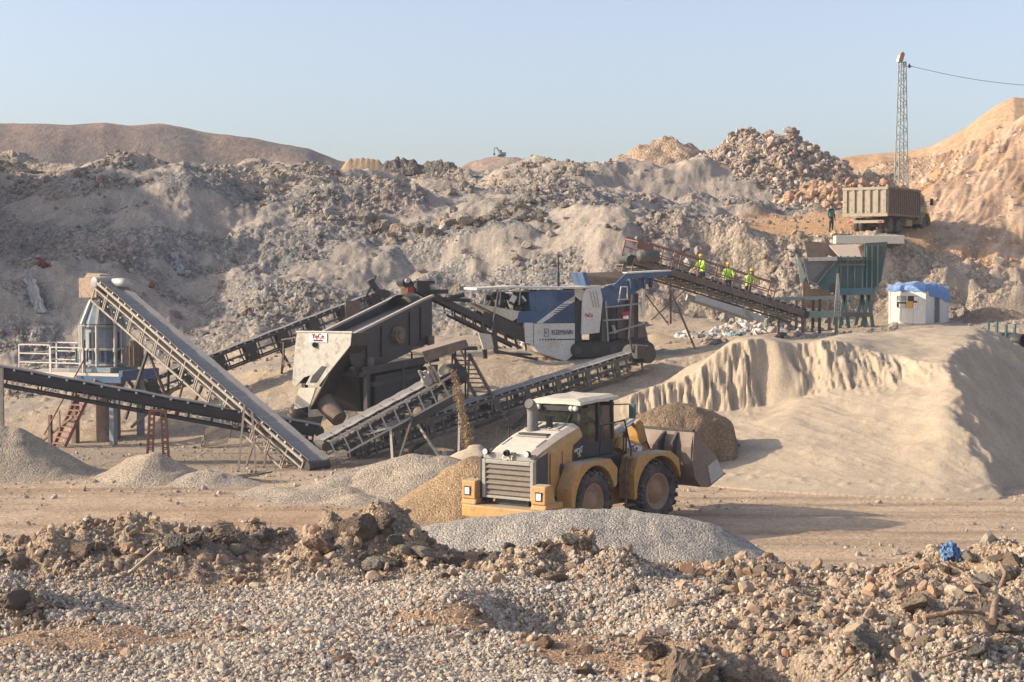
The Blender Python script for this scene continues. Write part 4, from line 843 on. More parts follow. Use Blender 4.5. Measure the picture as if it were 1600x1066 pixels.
    for s in (-1, 1):
        b = MB(); b.prism([(3.28, 2.66), (3.18, 1.7), (3.32, 1.22), (3.62, .94), (4.1, .88), (4.9, 1.2), (4.35, 1.9)], 'y', s * bw, s * (bw + .05)); P(b, 'end_plate', DKGREY if s > 0 else BUCK, Mf, par=bk, bev=0)
        b = MB(); b.prism([(4.15, .98), (4.82, 1.22), (4.45, 1.75), (3.98, 1.55)], 'y', s * (bw + .052), s * (bw + .075)); P(b, 'wear_plate', PALEST, Mf, par=bk, bev=0)
    b = MB(); b.bar((3.32, -bw, 2.72), (3.32, bw, 2.72), .12, .07)
    for y in (-1.05, -.55, .55, 1.05): b.prism([(3.26, 2.66), (2.98, 2.35), (2.95, 1.5), (3.25, 1.0)], 'y', y - .04, y + .04)
    b.bar((3.12, -.6, 1.3), (3.12, .6, 1.3), .3, .5); P(b, 'bucket_rib', DKGREY, Mf, par=bk, bev=0)
    b = MB()
    for i in range(9): y = -bw + .1 + i * (2 * bw - .2) / 8; b.box((4.98, y, 1.21), (.22, .12, .05))
    P(b, 'tooth_bar', DKGREY, Mf, par=bk, bev=0)
    # hoses, wiper, aerial, seams
    r = random.Random(2); b = MB()
    for k in range(5): y = -.35 + .17 * k; b.path([(.25, y, 1.9 + .1 * (k % 2)), (.7, y * 1.1, 2.25 + .12 * k % .3), (1.1, y * .8, 2.15), (1.35, y * .7, 1.75)], .03, 7)
    for s in (-1, 1): b.path([(2.2, s * .3, 2.2), (2.6, s * .35, 2.35), (2.95, s * .3, 1.9)], .025, 7)
    P(b, 'hydraulic_hose', BLK, Mf, bev=0)
    b = MB(); b.bar((-1.57, -.5, 3.5), (-1.57, -.15, 2.8), .025); P(b, 'wiper', BLK, bev=0)
    b = MB(); b.tube((-.2, .7, 3.85), (-.25, .72, 4.5), .012, n=6); P(b, 'aerial', BLK, bev=0)
    for x in (-3.35, -2.72, -2.18): b = MB(); b.b2((x, -.962, 1.25), (x + .014, -.945, 2.5)); P(b, 'hood_seam', BLK, bev=0, par=hood)
    b = MB(); b.b2((-.52, -.845, 2.9), (-.40, -.81, 2.94)); P(b, 'door_handle', PALEST, bev=0)
    # the load
    b = MB(); nx, ny = 16, 24; vs = []
    for i in range(nx):
        for j in range(ny):
            u = i / (nx - 1); v = j / (ny - 1) * 2 - 1; x = 3.38 + 1.4 * u; y = v * (bw - .04)
            z = 2.15 - .85 * u + .75 * math.sin(math.pi * min(1, u + .12)) * (1 - abs(v)**2.2) + .10 * mnoise.noise(Vector((x * 3, y * 3, 0))); vs.append((x, y, z))
    b.add(vs, [(i * ny + j, i * ny + j + 1, (i + 1) * ny + j + 1, (i + 1) * ny + j) for i in range(nx - 1) for j in range(ny - 1)])
    lo = b.xf(Matrix.Translation(J) @ Mf).build('bucket_load', GRITL); tag(lo, 'brown grit heaped in the raised loader bucket', 'grit')
    return root, Mr, J
def plain_grit():
    m, n, l, b = _new('load_grit'); tc = n.new('ShaderNodeTexCoord'); a = _noise(n, l, tc.outputs['Object'], 3, 6); r = _ramp(n, l, a.outputs[0], .3, .7, (.28, .19, .11, 1), (.38, .27, .16, 1))
    f = _noise(n, l, tc.outputs['Object'], 40, 4); rr = _ramp(n, l, f.outputs[0], .3, .7, (.7, .7, .7, 1), (1.2, 1.2, 1.2, 1)); l.new(_mix(n, l, 1.0, r.outputs[0], rr.outputs[0], 'MULTIPLY'), b.inputs['Base Color']); b.inputs['Roughness'].default_value = .95
    bp = n.new('ShaderNodeBump'); bp.inputs['Strength'].default_value = .8; bp.inputs['Distance'].default_value = .04; l.new(f.outputs[0], bp.inputs['Height']); l.new(bp.outputs[0], b.inputs['Normal']); return m
GRITL = plain_grit()
LOADER, LMR, LJ = loader()

# ------------------------------------------------------------------ people
def skin_body(name, nodes, edges, mat, parent=None, sub=2):
    """nodes: (x,y,z,r); one vertex per joint, grown to one continuous surface"""
    me = bpy.data.meshes.new(name); me.from_pydata([n[:3] for n in nodes], edges, [])
    o = link(name, me, None, parent)
    bm = bmesh.new(); bm.from_mesh(me); sl = bm.verts.layers.skin.verify(); bm.verts.ensure_lookup_table()
    for i, v in enumerate(bm.verts): v[sl].radius = (nodes[i][3], nodes[i][3] if len(nodes[i]) < 5 else nodes[i][4]); v[sl].use_root = (i == 0)
    bm.to_mesh(me); bm.free()
    o.modifiers.new('skin', 'SKIN').use_smooth_shade = True; s_ = o.modifiers.new('sub', 'SUBSURF'); s_.levels = sub; s_.render_levels = sub
    bpy.context.view_layer.update(); m2 = bpy.data.meshes.new_from_object(o.evaluated_get(bpy.context.evaluated_depsgraph_get())); m2.name = name
    bpy.data.objects.remove(o); bpy.data.meshes.remove(me)
    m2.materials.clear(); m2.polygons.foreach_set('use_smooth', [True] * len(m2.polygons))
    return link(name, m2, mat, parent)
def person(loc, rz, label, arms, legs, top, bottom, hat=None, lean=0.0, group=None, vest=None, turn=0.0):
    """arms/legs: for the left (+y) and right (-y) side, joints (elbow, hand) / (knee, foot) in metres, facing +x"""
    root = thing('person', label, 'person', loc, rz, group)
    def B(x, z): return x + lean * max(0, z - .95), z
    def n(x, y, z, r, r2=None): xx, zz = B(x, z); return (xx, y, zz, r, r2 or r)
    N = [n(0, 0, .95, .15, .12), n(0, 0, 1.12, .145, .105), n(.01, 0, 1.30, .165, .115), n(0, 0, 1.45, .12, .09), n(.01, 0, 1.53, .058), n(.02, 0, 1.60, .075), n(.03, 0, 1.68, .098), n(.02, 0, 1.755, .07), n(.115, 0, 1.66, .016)]
    E = [(0, 1), (1, 2), (2, 3), (3, 4), (4, 5), (5, 6), (6, 7), (6, 8)]
    for s, a in zip((1, -1), arms):
        i = len(N); N += [n(0, s * .19, 1.42, .065), (a[0][0], a[0][1] * s, a[0][2], .047), (a[1][0], a[1][1] * s, a[1][2], .034)]; E += [(3, i), (i, i + 1), (i + 1, i + 2)]
        d = (Vector((a[1][0], a[1][1] * s, a[1][2])) - Vector((a[0][0], a[0][1] * s, a[0][2]))).normalized(); w = Vector((a[1][0], a[1][1] * s, a[1][2])); side = d.cross(Vector((0, 0, 1))); side = side.normalized() if side.length > .1 else Vector((1, 0, 0))
        k = len(N); N.append((*(w + d * .085), .034, .018)); E.append((i + 2, k))
        for f in range(4):
            o = (f - 1.5) * .021; L = (.075, .088, .083, .064)[f]; p = w + d * .10 + side * o; q = p + d * L * .55; t = q + (d * .6 + Vector((0, 0, -.6))) * L * .6
            N += [(*p, .010), (*q, .009), (*t, .008)]; E += [(k, len(N) - 3), (len(N) - 3, len(N) - 2), (len(N) - 2, len(N) - 1)]
        p = w + d * .03 + side * .045; N += [(*p, .012), (*(p + d * .05 + side * .02), .010)]; E += [(i + 2, len(N) - 2), (len(N) - 2, len(N) - 1)]
    for s, g in zip((1, -1), legs):
        i = len(N); N += [n(0, s * .10, .86, .098), (g[0][0], g[0][1] * s, g[0][2], .066), (g[1][0], g[1][1] * s, g[1][2] + .08, .046), (g[1][0] + .07, g[1][1] * s, g[1][2] + .045, .045), (g[1][0] + .17, g[1][1] * s, g[1][2] + .04, .04)]
        E += [(0, i), (i, i + 1), (i + 1, i + 2), (i + 2, i + 3), (i + 3, i + 4)]
    body = skin_body('body', N, E, [SKIN, top, bottom], root)
    me = body.data; hl = lean * .6
    for p in me.polygons:
        c = p.center; tz_ = c.z
        hand = any((Vector((a[1][0], a[1][1] * s, a[1][2])) + (Vector((a[1][0], a[1][1] * s, a[1][2])) - Vector((a[0][0], a[0][1] * s, a[0][2]))).normalized() * .08 - c).length < .12 for s, a in zip((1, -1), arms))
        p.material_index = 0 if (tz_ > 1.50 or hand) else (1 if tz_ > .93 or abs(c.y) > .24 else 2)
    hx = B(.03, 1.68)[0]
    b = MB()
    for s in (-1, 1): b.lathe([(.001, -.012), (.012, 0), (.001, .012)], 'x', (hx + .088, s * .036, 1.69), 8)
    b.build('eye', BLKP, root); b = MB(); b.b2((hx + .085, -.028, 1.612), (hx + .10, .028, 1.622)); b.build('mouth', REDP, root)
    b = MB()
    for s in (-1, 1): b.lathe([(.001, -.015), (.03, 0), (.001, .015)], 'y', (hx, s * .095, 1.67), 8)
    b.build('ear', SKIN, root)
    if hat:
        b = MB(); b.lathe([(.15, -.005), (.118, .0), (.115, .05), (.09, .10), (.05, .125), (.001, .13)], 'z', (hx - .01, 0, 1.715), 18); b.build('helmet', hat, root)
    else:
        b = MB(); b.lathe([(.100, -.03), (.112, .02), (.10, .07), (.06, .105), (.001, .115)], 'z', (hx - .018, 0, 1.70), 18); b.build('hair', HAIR, root)
    if vest:
        k = len(N); V = [n(0, 0, .93, .185, .155), n(0, 0, 1.12, .18, .14), n(.01, 0, 1.30, .20, .15), n(0, 0, 1.43, .17, .12)]
        v = skin_body('vest', V, [(0, 1), (1, 2), (2, 3)], vest, root)
    return root
def local(p, rz, loc): return Matrix.Rotation(rz, 4, 'Z') @ Vector(p) + Vector(loc)
SIT = [((.42, .12, .50), (.40, .12, .06))] * 2
p = LMR @ Vector((-.45, -.28, 0)) + LJ
person((p.x, p.y, 1.85), R(65), 'person in a yellow hi-vis jacket seated in the loader cab', [((.22, .28, 1.18), (.48, .2, 1.15))] * 2, [((.42, .12, .93), (.45, .12, .50))] * 2, HIVIS, CLOTH, None)
q = at(1298.5, 362, 102.2); gz = tz(q.x, q.y)
person((q.x, q.y, gz), R(-50), 'person in dark clothes and green vest standing on the ledge by the truck', [((.02, .26, 1.15), (.10, .24, .90)), ((.0, .27, 1.15), (.05, .26, .88))], [((.03, .11, .48), (0, .12, 0)), ((.0, .10, .48), (-.04, .11, 0))], CLOTH, CLOTH, None, vest=GRN)
# ------------------------------------------------------------------ belt conveyors
def conveyor(name, label, A, B, w, dz, chord, beltm, bays, style='truss', ch=.09, group=None, belt_ext=.25, drop=.0, idler=None, drumm=None, tail=True, plate=None):
    """A low end, B high end (belt centre line, world). Local x runs up the belt in plan, z up; returns root, local-point function"""
    A = Vector(A); B = Vector(B); d = B - A; L = Vector((d.x, d.y, 0)).length; rz = math.atan2(d.y, d.x)
    root = thing(name, label, 'conveyor', (A.x, A.y, A.z), rz, group)
    s = d.z / L; ex = unit((1, 0, s)); ez = unit((-s, 0, 1)); LL = d.length
    def p(t, y, z=0.0): return ex * (t * LL) + Vector((0, y, 0)) + ez * z           # t along, y across, z off the belt
    for sd in (-1, 1):
        b = MB(); y = sd * w / 2
        b.bar(p(0, y, 0), p(1, y, 0), ch * .8, ch * 1.3); b.bar(p(0, y, -dz), p(1, y, -dz), ch * .8, ch)
        for i in range(bays + 1):
            t = i / bays; b.bar(p(t, y, -dz), p(t, y, 0), ch * .7)
            if style == 'truss' and i < bays: b.bar(p(t, y, -dz if i % 2 else 0), p(t + 1 / bays, y, 0 if i % 2 else -dz), ch * .55)
            if style == 'double' and i < bays: b.bar(p(t + .12 / bays, y, -dz), p(t + .12 / bays, y, -dz * .32), ch * .6)
        if style == 'double': b.bar(p(0, y, -dz * .32), p(1, y, -dz * .32), ch * .8, ch)
        if style == 'skirt': b.bar(p(0, y, -dz * .22), p(1, y, -dz * .22), ch * .6, dz * .44)
        b.build('side_frame', chord, root)
        if plate:
            for i in range(bays):
                if i % 2 == 0: b = MB(); t0 = (i + .15) / bays; t1 = t0 + plate / LL; b.plate([p(t0, y, -dz), p(t1, y, -dz), p(t1, y, 0), p(t0, y, 0)], .05); b.build('gusset_plate', chord, root)
    b = MB(); n = 30; yy = [-w * .46, -w * .25, w * .25, w * .46]; zz = [.16, .05, .05, .16]; vs = []
    for off in (0, -.03):
        for i in range(n + 1):
            t = -.2 / LL + (1 + .4 / LL) * i / n
            for y, z in zip(yy, zz): vs.append(p(t, y, z + off + .015 * math.sin(i * 1.7)))
    m = (n + 1) * 4; fs = []
    for i in range(n):
        for j in range(3): a = i * 4 + j; fs += [(a, a + 1, a + 5, a + 4), (m + a, m + a + 4, m + a + 5, m + a + 1)]
        fs += [(i * 4, i * 4 + 4, m + i * 4 + 4, m + i * 4), (i * 4 + 3, m + i * 4 + 3, m + i * 4 + 7, i * 4 + 7)]
    b.add(vs, fs); b.bar(p(0, 0, -dz * .55), p(1, 0, -dz * .55), w * .8, .03); b.build('belt', beltm, root)
    for t, k in ((1 + .2 / LL, 1), (-.2 / LL, tail)):
        if k: b = MB(); b.tube(p(t, -w * .47, -.12), p(t, w * .47, -.12), .20, n=16); b.build('drum', drumm or DKGREY, root)
    b = MB()
    for i in range(bays * 2):
        t = (i + .5) / (bays * 2); b.tube(p(t, -w * .5, .10), p(t, -w * .22, .0), .05, n=8); b.tube(p(t, w * .5, .10), p(t, w * .22, .0), .05, n=8); b.tube(p(t, -w * .22, .0), p(t, w * .22, .0), .05, n=8); b.tube(p(t, -w * .54, -dz * .62), p(t, w * .54, -dz * .62), .045, n=8)
    b.build('idler_set', idler or GREYST, root)
    return root, p, Matrix.Translation(A) @ Matrix.Rotation(rz, 4, 'Z')
def inv(M, v): return M.inverted() @ Vector(v)
def legto(root, M, top, gpx, gpy, Y, mat, w=.09, name='leg', to_ground=True):
    """a leg of a thing from a local point down to the ground under a world point"""
    g = at(gpx, gpy, Y)
    if to_ground: g.z = min(g.z, tz(g.x, g.y) + .02) if g.z < tz(g.x, g.y) + .6 else g.z
    b = MB(); b.bar(top, inv(M, g), w, w); return b.build(name, mat, root)

PALEBR = paint('weathered_truss', (.33, .285, .235), (.44, .37, .29), .4, .65, rust=(.22, .14, .10))
OLIVE = paint('olive_grey_steel', (.075, .078, .068), (.25, .21, .165), .4, .6, rust=(.11, .08, .06))
BELTL = paint('dusty_belt', (.15, .15, .155), (.30, .275, .245), .5, .8)
# (a) the long pale truss conveyor up to the crusher tower
ra, pa, Ma = conveyor('belt_conveyor', 'long steep conveyor with pale truss sides climbing left to the blue crusher tower', at(492, 719, 65.3), at(168, 441, 75), 1.15, .92, PALEBR, BELTL, 15, 'double', .085)
b = MB(); b.lathe([(.24, -.62), (.27, -.60), (.27, .60), (.24, .62), (.001, .62)], 'y', pa(1.008, 0, -.08), 20); b.build('head_pulley', GREYST, ra)
b = MB(); b.lathe([(.001, -.55), (.2, -.5), (.22, 0), (.2, .5), (.001, .55)], 'x', pa(.965, -.25, .24), 14); b.build('head_cover', PALEST, ra)
for t, gx, gy, Y in ((.63, 255, 668, 72.2), (.63, 225, 640, 73.5), (.62, 190, 645, 74), (.78, 165, 655, 74.5)): pass
for (t, side, gx, gy, Y) in ((.70, -1, 262, 640, 74.5), (.70, 1, 196, 655, 73.0), (.52, -1, 292, 655, 75), (.52, 1, 205, 668, 70.5)):
    legto(ra, Ma, pa(t, side * .55, -.92), gx, gy, Y, DKGREY, .11)
b = MB(); b.bar(pa(.70, .55, -.95), pa(.62, -.55, -3.3), .08); b.bar(pa(.52, .55, -.95), pa(.60, -.55, -3.3), .08); b.build('cross_brace', RUST, ra)
for t, gx, gy in ((.205, 372, 722), (.17, 400, 716)):
    legto(ra, Ma, pa(t + .06, .56, .15), gx, gy, 64.2, RUST, .08); legto(ra, Ma, pa(t + .06, -.56, .15), gx + 12, gy - 8, 65.8, RUST, .08)
# (b) dark low conveyor leaving the frame at the left
rb, pb, Mb = conveyor('belt_conveyor', 'low dark conveyor with a black cover crossing in front of the crusher tower', at(492, 668, 68.3), at(-210, 538, 66.2), .95, .62, BLK, BELT, 13, 'skirt', .085, idler=PALEST)
b = MB(); L_ = (at(492, 668, 68.3) - at(-210, 538, 66.2)).length
for i in range(13):
    t = (i + .42) / 13
    for o in (0, .25, .42): b.box(pb(t + o / L_, .50, -.40), (.07, .09, .16))
b.build('roller_bracket', PALEST, rb)
# (c) the dark conveyor behind the screen
rc, pc, Mc = conveyor('belt_conveyor', 'dark conveyor with square frame plates rising behind the screening unit', at(222, 600, 80), at(594, 458, 84), .9, .80, DKGREY, BELT, 15, 'plain', .085, plate=.55)
b = MB(); b.bar(pc(.985, -.3, .1), pc(.97, -.3, .85), .34, .30); b.tube(pc(.985, -.6, .05), pc(.985, .1, .05), .24, n=14); b.bar(pc(.93, -.45, .1), pc(1.0, -.45, .95), .09); b.build('drive_unit', DKGREY, rc)
b = MB(); b.box(pc(.86, -.55, -.25), (.75, .12, .95)); b.build('side_box', RUST, rc)
for t, gx, gy, Y in ((.06, 250, 645, 79.5), (.55, 440, 575, 82.5), (.30, 322, 610, 81)): legto(rc, Mc, pc(t, -.4, -.92), gx, gy, Y, DKGREY, .1); legto(rc, Mc, pc(t, .4, -.92), gx + 14, gy - 8, Y + 1, DKGREY, .1)
# (d) the conveyor under the screen, pale side rails
rd, pd, Md = conveyor('belt_conveyor', 'conveyor with bright galvanised ladder rails rising from under the screening unit', at(508, 688, 66.2), at(700, 584, 68.4), 1.25, .72, PALEST, BELT, 10, 'plain', .075, idler=DKGREY)
b = MB()
for k in range(4): b.tube(pd(.78 + .035 * k, -.7, .12), pd(.775 + .035 * k, -.7, .85 - .12 * (k % 2)), .055 + .03 * (k == 1), n=12)
b.box(pd(.85, -.5, .35), (.35, .35, .45)); b.tube(pd(.80, -.45, .3), pd(.80, -.75, .3), .2, n=16); b.build('drive_motor', GREYST, rd)
b = MB(); b.plate([pd(.85, -.7, 1.45), pd(1.18, -.7, 1.05), pd(1.18, .5, 1.05), pd(.85, .5, 1.45)], .06); b.plate([pd(.85, -.7, 1.45), pd(1.18, -.7, 1.05), pd(1.18, -.7, .75), pd(.85, -.7, 1.0)], .05); b.bar(pd(.87, -.66, 0), pd(.87, -.66, 1.4), .06); b.bar(pd(1.12, -.66, 0), pd(1.12, -.66, 1.1), .06); b.build('hood_cover', RUST, rd)
b = MB(); b.lathe([(.001, -.62), (.42, -.60), (.45, 0), (.42, .60), (.001, .62)], 'y', pd(1.03, 0, -.12), 20); b.build('head_cover', BLK, rd)
b = MB(); b.plate([pd(.3, -.63, -.72), pd(1.0, -.63, -.72), pd(.95, -.63, -1.05), pd(.6, -.63, -1.1)], .04); b.build('skirt_sheet', DKGREY, rd)
for t, sd, gx, gy, Y, m in ((.42, -1, 614, 730, 64.2, CREAM), (.60, -1, 617, 738, 63.8, DKGREY), (.99, -1, 716, 724, 64.5, PALEST), (.66, 1, 690, 700, 67.5, CREAM)): legto(rd, Md, pd(t, sd * .64, -.72), gx, gy, Y, m, .085)
# (e) the long conveyor under the tracked crusher
re_, pe, Me = conveyor('belt_conveyor', 'long low olive grey conveyor passing under the white and blue crusher', at(548, 690, 69), at(990, 552, 77.5), .95, .80, OLIVE, BELT, 18, 'plain', .10, plate=.28)
b = MB(); b.tube(pe(1.02, -.75, -.1), pe(1.02, .75, -.1), .42, n=18); b.box(pe(.985, -.7, .15), (.5, .4, .6)); b.tube(pe(.965, -.62, .2), pe(.965, -.62, .95), .05); b.build('drive_drum', DKGREY, re_)
for t, gx, gy, Y in ((.22, 640, 690, 71.5), (.52, 742, 668, 72.5), (.82, 905, 618, 75.5), (.62, 800, 660, 73.5)): legto(re_, Me, pe(t, -.45, -.8), gx, gy, Y, OLIVE, .15)
# (f) sorting belt with walkway and rails on the right
rf, pf, Mf_ = conveyor('sorting_conveyor', 'sorting belt with red brown walkway rails where three hi-vis workers stand', at(1248, 486, 87), at(984, 404, 83), 1.0, .62, RUST, BELT, 12, 'skirt', .085)
b = MB()
for i in range(9):
    t = .12 + .86 * i / 8; b.bar(pf(t, -1.35, -.3), pf(t, -1.35, 1.2), .06)
b.bar(pf(.12, -1.35, 1.2), pf(.98, -1.35, 1.2), .06); b.bar(pf(.12, -1.35, .7), pf(.98, -1.35, .7), .05); b.build('guard_rail', RUSTY, rf)
b = MB()
for i in range(6): t = .2 + .75 * i / 5; b.bar(pf(t, .62, -.1), pf(t, .62, .95), .05)
b.bar(pf(.2, .62, .5), pf(.95, .62, .5), .05); b.bar(pf(.2, .62, .95), pf(.95, .62, .95), .05); b.build('front_rail', RUSTY, rf)
b = MB(); b.plate([pf(.1, -1.4, -.32), pf(1, -1.4, -.32), pf(1, -.52, -.32), pf(.1, -.52, -.32)], .06); b.build('walkway', RUST, rf)
b = MB(); b.lathe([(.001, -.55), (.28, -.52), (.30, 0), (.28, .52), (.001, .55)], 'x', pf(.945, .75, .28), 16); b.tube(pf(.905, .75, .28), pf(.885, .75, .2), .18, n=14); b.build('drive_motor', OLIVE, rf)
b = MB(); b.plate([pf(.93, -.5, .95), pf(1.02, -.5, .95), pf(1.02, .8, .80), pf(.93, .8, .80)], .06); b.plate([pf(.93, .8, .80), pf(1.02, .8, .80), pf(1.02, .82, .5), pf(.93, .82, .5)], .05); b.build('drum_cover', RUSTY, rf)
for y in (-.5, .5):
    b = MB(); b.bar(pf(.62, y, -.95), pf(.22, y, -1.05), .16, .32); b.build('under_beam', PALEST, rf)
for t, gx, gy, Y, m in ((.80, 1086, 540, 83.2, RUST), (.36, 1178, 500, 85, GREYST), (.78, 1048, 505, 86, RUST)): legto(rf, Mf_, pf(t, .5, -.6), gx, gy, Y, m, .10)
b = MB(); q0 = inv(Mf_, at(1018, 500, 83.5)); q1 = inv(Mf_, at(1072, 452, 84)); q2 = inv(Mf_, at(1010, 462, 83.5)); q3 = inv(Mf_, at(1045, 508, 84)); b.bar(q0, q1, .05); b.bar(q2, q3, .05); b.build('stay_rod', RUST, rf)
WORK = [(.52, 1096, 'in a hi-vis jacket and hat at the upper end of the sorting belt', -140), (.365, 1140, 'in a hi-vis jacket in the middle of the three at the sorting belt', -95), (.245, 1172, 'in a hi-vis jacket at the lower end of the sorting belt', -60)]
for t, px, lab, rz in WORK:
    v = Mf_ @ pf(t, -.95, .02 - .30); person((v.x, v.y, v.z), R(rz), 'person ' + lab, [((.26, .27, 1.15), (.50, .16, 1.02))] * 2, [((.02, .11, .48), (-.02, .12, 0))] * 2, HIVIS, CLOTH, HELM, {1096: .12, 1140: .30, 1172: .42}[px], 'workers at the sorting belt')

# ------------------------------------------------------------------ trestles and the pole
def trestle(label, px, py0, py1, Y, w, d, mat, group=None):
    T = at(px, py0, Y); G = at(px, py1, Y); g = tz(G.x, G.y); h = T.z - g; root = thing('trestle', label, 'trestle', (G.x, G.y, g), R(10), group)
    for y in (-d / 2, d / 2):
        for x in (-1, 1):
            b = MB(); b.bar((x * w * .72, y, -.1), (x * w * .5, y, h), .08); b.bar((x * (w * .72 - .22), y, -.1), (x * (w * .5 - .18), y, h), .06)
            for i in range(9): z = h * (i + .5) / 9; k = w * (.72 - .22 * z / h); b.bar((x * k, y, z), (x * (k - .2), y, z), .045)
            b.build('leg', mat, root)
    b = MB(); b.bar((-w * .5, -d / 2, h), (w * .5, -d / 2, h), .1); b.bar((-w * .5, d / 2, h), (w * .5, d / 2, h), .1); b.build('cap_beam', mat, root); return root
trestle('red braced steel trestle under the dark conveyor', 247, 641, 726, 67.2, .62, .7, RUSTY)
T = at(3, 575, 66); root = thing('support_post', 'weathered steel support post at the left edge of the picture', 'post', (T.x, T.y, tz(T.x, T.y)), 0)
h = T.z - tz(T.x, T.y)
b = MB(); b.bar((0, 0, -.2), (-.02, 0, h), .17, .12); b.build('post', PALEBR, root); b = MB(); b.bar((-.5, 0, .9), (.05, 0, 1.35), .07); b.build('brace', PALEBR, root)

# ------------------------------------------------------------------ blue crusher tower with platform and stair
def tower():
    Y = 75.5; K = FPX / Y; O = at(163, 684, Y); g = tz(O.x, O.y) - .05; z0 = O.z - g
    root = thing('crusher_tower', 'pale blue vertical crusher standing on a raised steel platform with white railings', 'crusher', (O.x, O.y, g), R(-24))
    def Z(py): return (684 - py) / K + z0
    zp = Z(590)
    # platform, cantilevered to the left
    b = MB(); b.prism([(-3.9, -1.2), (1.75, -1.2), (1.75, 1.5), (-3.9, 1.5)], 'z', zp, zp + .28); b.build('platform', CREAM, root, .01)
    b = MB(); b.b2((1.76, -1.2, zp - .05), (1.95, 1.5, zp + .42)); b.b2((-.5, -1.33, zp - .12), (1.95, -1.205, zp + .16)); b.build('edge_beam', BLUE, root)
    for x, y in ((-.9, -.9), (1.2, -.9), (1.2, 1.1), (-.9, 1.1)):
        b = MB(); b.bar((x, y, -.3), (x, y, zp), .28, .24); b.bar((x, y, zp - .9), (x + (-.8 if x > 0 else .8), y, zp - .02), .12); b.build('leg', PBLUE if x > 0 else RUST, root)
    b = MB(); b.tube((.15, .1, -.2), (.15, .1, zp - .9), .55, n=20); b.tube((.15, .1, zp - .9), (.15, .1, zp), .5, .9, n=20); b.build('outlet_chute', RUST, root)
    # crusher body
    cx, cy = -.05, .05; zb = zp + .30
    b = MB(); b.b2((cx - 1.15, cy - 1.0, zb), (cx + 1.15, cy + 1.0, zb + .22)); b.build('base_frame', PBLUE, root)
    b = MB(); z1 = Z(508); b.lathe([(.98, zb + .22), (1.0, zb + .3), (.78, zb + .36), (.78, z1 - .1), (1.02, z1 - .06), (1.02, z1 + .04), (.86, z1 + .08)], 'z', (cx, cy, 0), 8, sm=False); body = b.build('drum', PBLUE, root, .02)
    for i in range(8):
        a = (i + .5) * math.pi / 4 + math.pi / 8; ca, sa = math.cos(a), math.sin(a); t = Vector((-sa, ca, 0)); o = Vector((cx + .735 * ca, cy + .735 * sa, 0)); b = MB()
        za, zc = (zb + .55, z1 - .3) if i % 2 else (zb + .45, zb + 1.0)
        b.plate([o - t * .2 + Vector((0, 0, za)), o + t * .2 + Vector((0, 0, za)), o + t * .2 + Vector((0, 0, zc)), o - t * .2 + Vector((0, 0, zc))], .05); b.build('recess_panel', DKGREY if i % 2 else BLUE, body)  # flat dark or blue plates stand in for the drum's recessed windows
    b = MB(); b.lathe([(.80, zb + .95), (.92, zb + .97), (.92, zb + 1.05), (.80, zb + 1.07)], 'z', (cx, cy, 0), 8, sm=False); b.build('mid_flange', PALEST, body)
    b = MB()
    for i in range(8):
        a = math.pi / 8 + i * math.pi / 4; p = Vector((cx + 1.05 * math.cos(a), cy + 1.05 * math.sin(a), 0)); b.tube(p + Vector((0, 0, zb + .25)), p + Vector((0, 0, z1)), .07, n=8); b.tube(p + Vector((0, 0, zb + .9)), p + Vector((0, 0, zb + 1.1)), .1, n=8)
    b.build('tie_rod', PALEST, root)
    b = MB(); z2 = Z(466); b.lathe([(1.02, z1 + .08), (.98, z1 + .2), (.52, z2), (.50, z2 + .05)], 'z', (cx, cy, 0), 8, sm=False); b.build('cone', PBLUE, root, .02)
    b = MB()
    for i in range(8):
        a = math.pi / 8 + i * math.pi / 4; b.bar((cx + 1.08 * math.cos(a), cy + 1.08 * math.sin(a), z1 + .06), (cx + .56 * math.cos(a), cy + .56 * math.sin(a), z2), .12)
    b.build('cone_rib', PALEST, root)
    b = MB(); z3 = Z(434); b.prism([(cx - .78, cy - .7), (cx + .22, cy - .7), (cx + .22, cy + .5), (cx - .78, cy + .5)], 'z', z2 + .04, z3); b.prism([(cx - .7, z3), (cx - .5, z3 + .22), (cx + .2, z3 + .16), (cx + .2, z3)], 'y', cy - .45, cy + .45); b.build('feed_box', paint('old_sheet', (.46, .33, .24), (.5, .4, .3), .3, .8, rust=(.22, .12, .08), scale=2), root, .02)
    for x in (-1.15, 1.7):
        b = MB(); b.tube((x, cy, zb + .25), (x, cy, zb + 1.25), .34, n=18); b.tube((x, cy, zb + 1.25), (x, cy, zb + 1.42), .26, n=18)
        for i in range(12): a = i * math.pi / 6; b.b2((x + .36 * math.cos(a) - .02, cy + .36 * math.sin(a) - .02, zb + .3), (x + .36 * math.cos(a) + .02, cy + .36 * math.sin(a) + .02, zb + 1.2))
        b.build('motor', GREEN if x < 0 else RUST, root)
    # railings
    b = MB(); y = -1.15
    for z in (.42, .82, 1.22): b.bar((-3.85, y, zp + .28 + z), (-2.1, y, zp + .28 + z), .05)
    for x in (-3.85, -2.1): b.bar((x, y, zp + .28), (x, y, zp + 1.5), .05)
    for z in (.42, .82, 1.22): b.bar((-3.85, y, zp + .28 + z), (-3.85, 1.45, zp + .28 + z), .05); b.bar((-3.85, 1.45, zp + .28 + z), (-1.5, 1.45, zp + .28 + z), .05)
    b.bar((-3.85, 1.45, zp + .28), (-3.85, 1.45, zp + 1.5), .05); b.build('railing', WHITE, root)
    b = MB()
    for z in (.42, 1.12): b.bar((-2.05, y, zp + .28 + z), (-.25, y, zp + .28 + z), .05)
    for x in (-2.05, -.25): b.bar((x, y, zp + .28), (x, y, zp + 1.4), .05)
    b.build('railing', WHITE, root)
    # stair down to the left
    q = root.matrix_world if False else Matrix.Translation(root.location) @ Matrix.Rotation(R(-24), 4, 'Z')
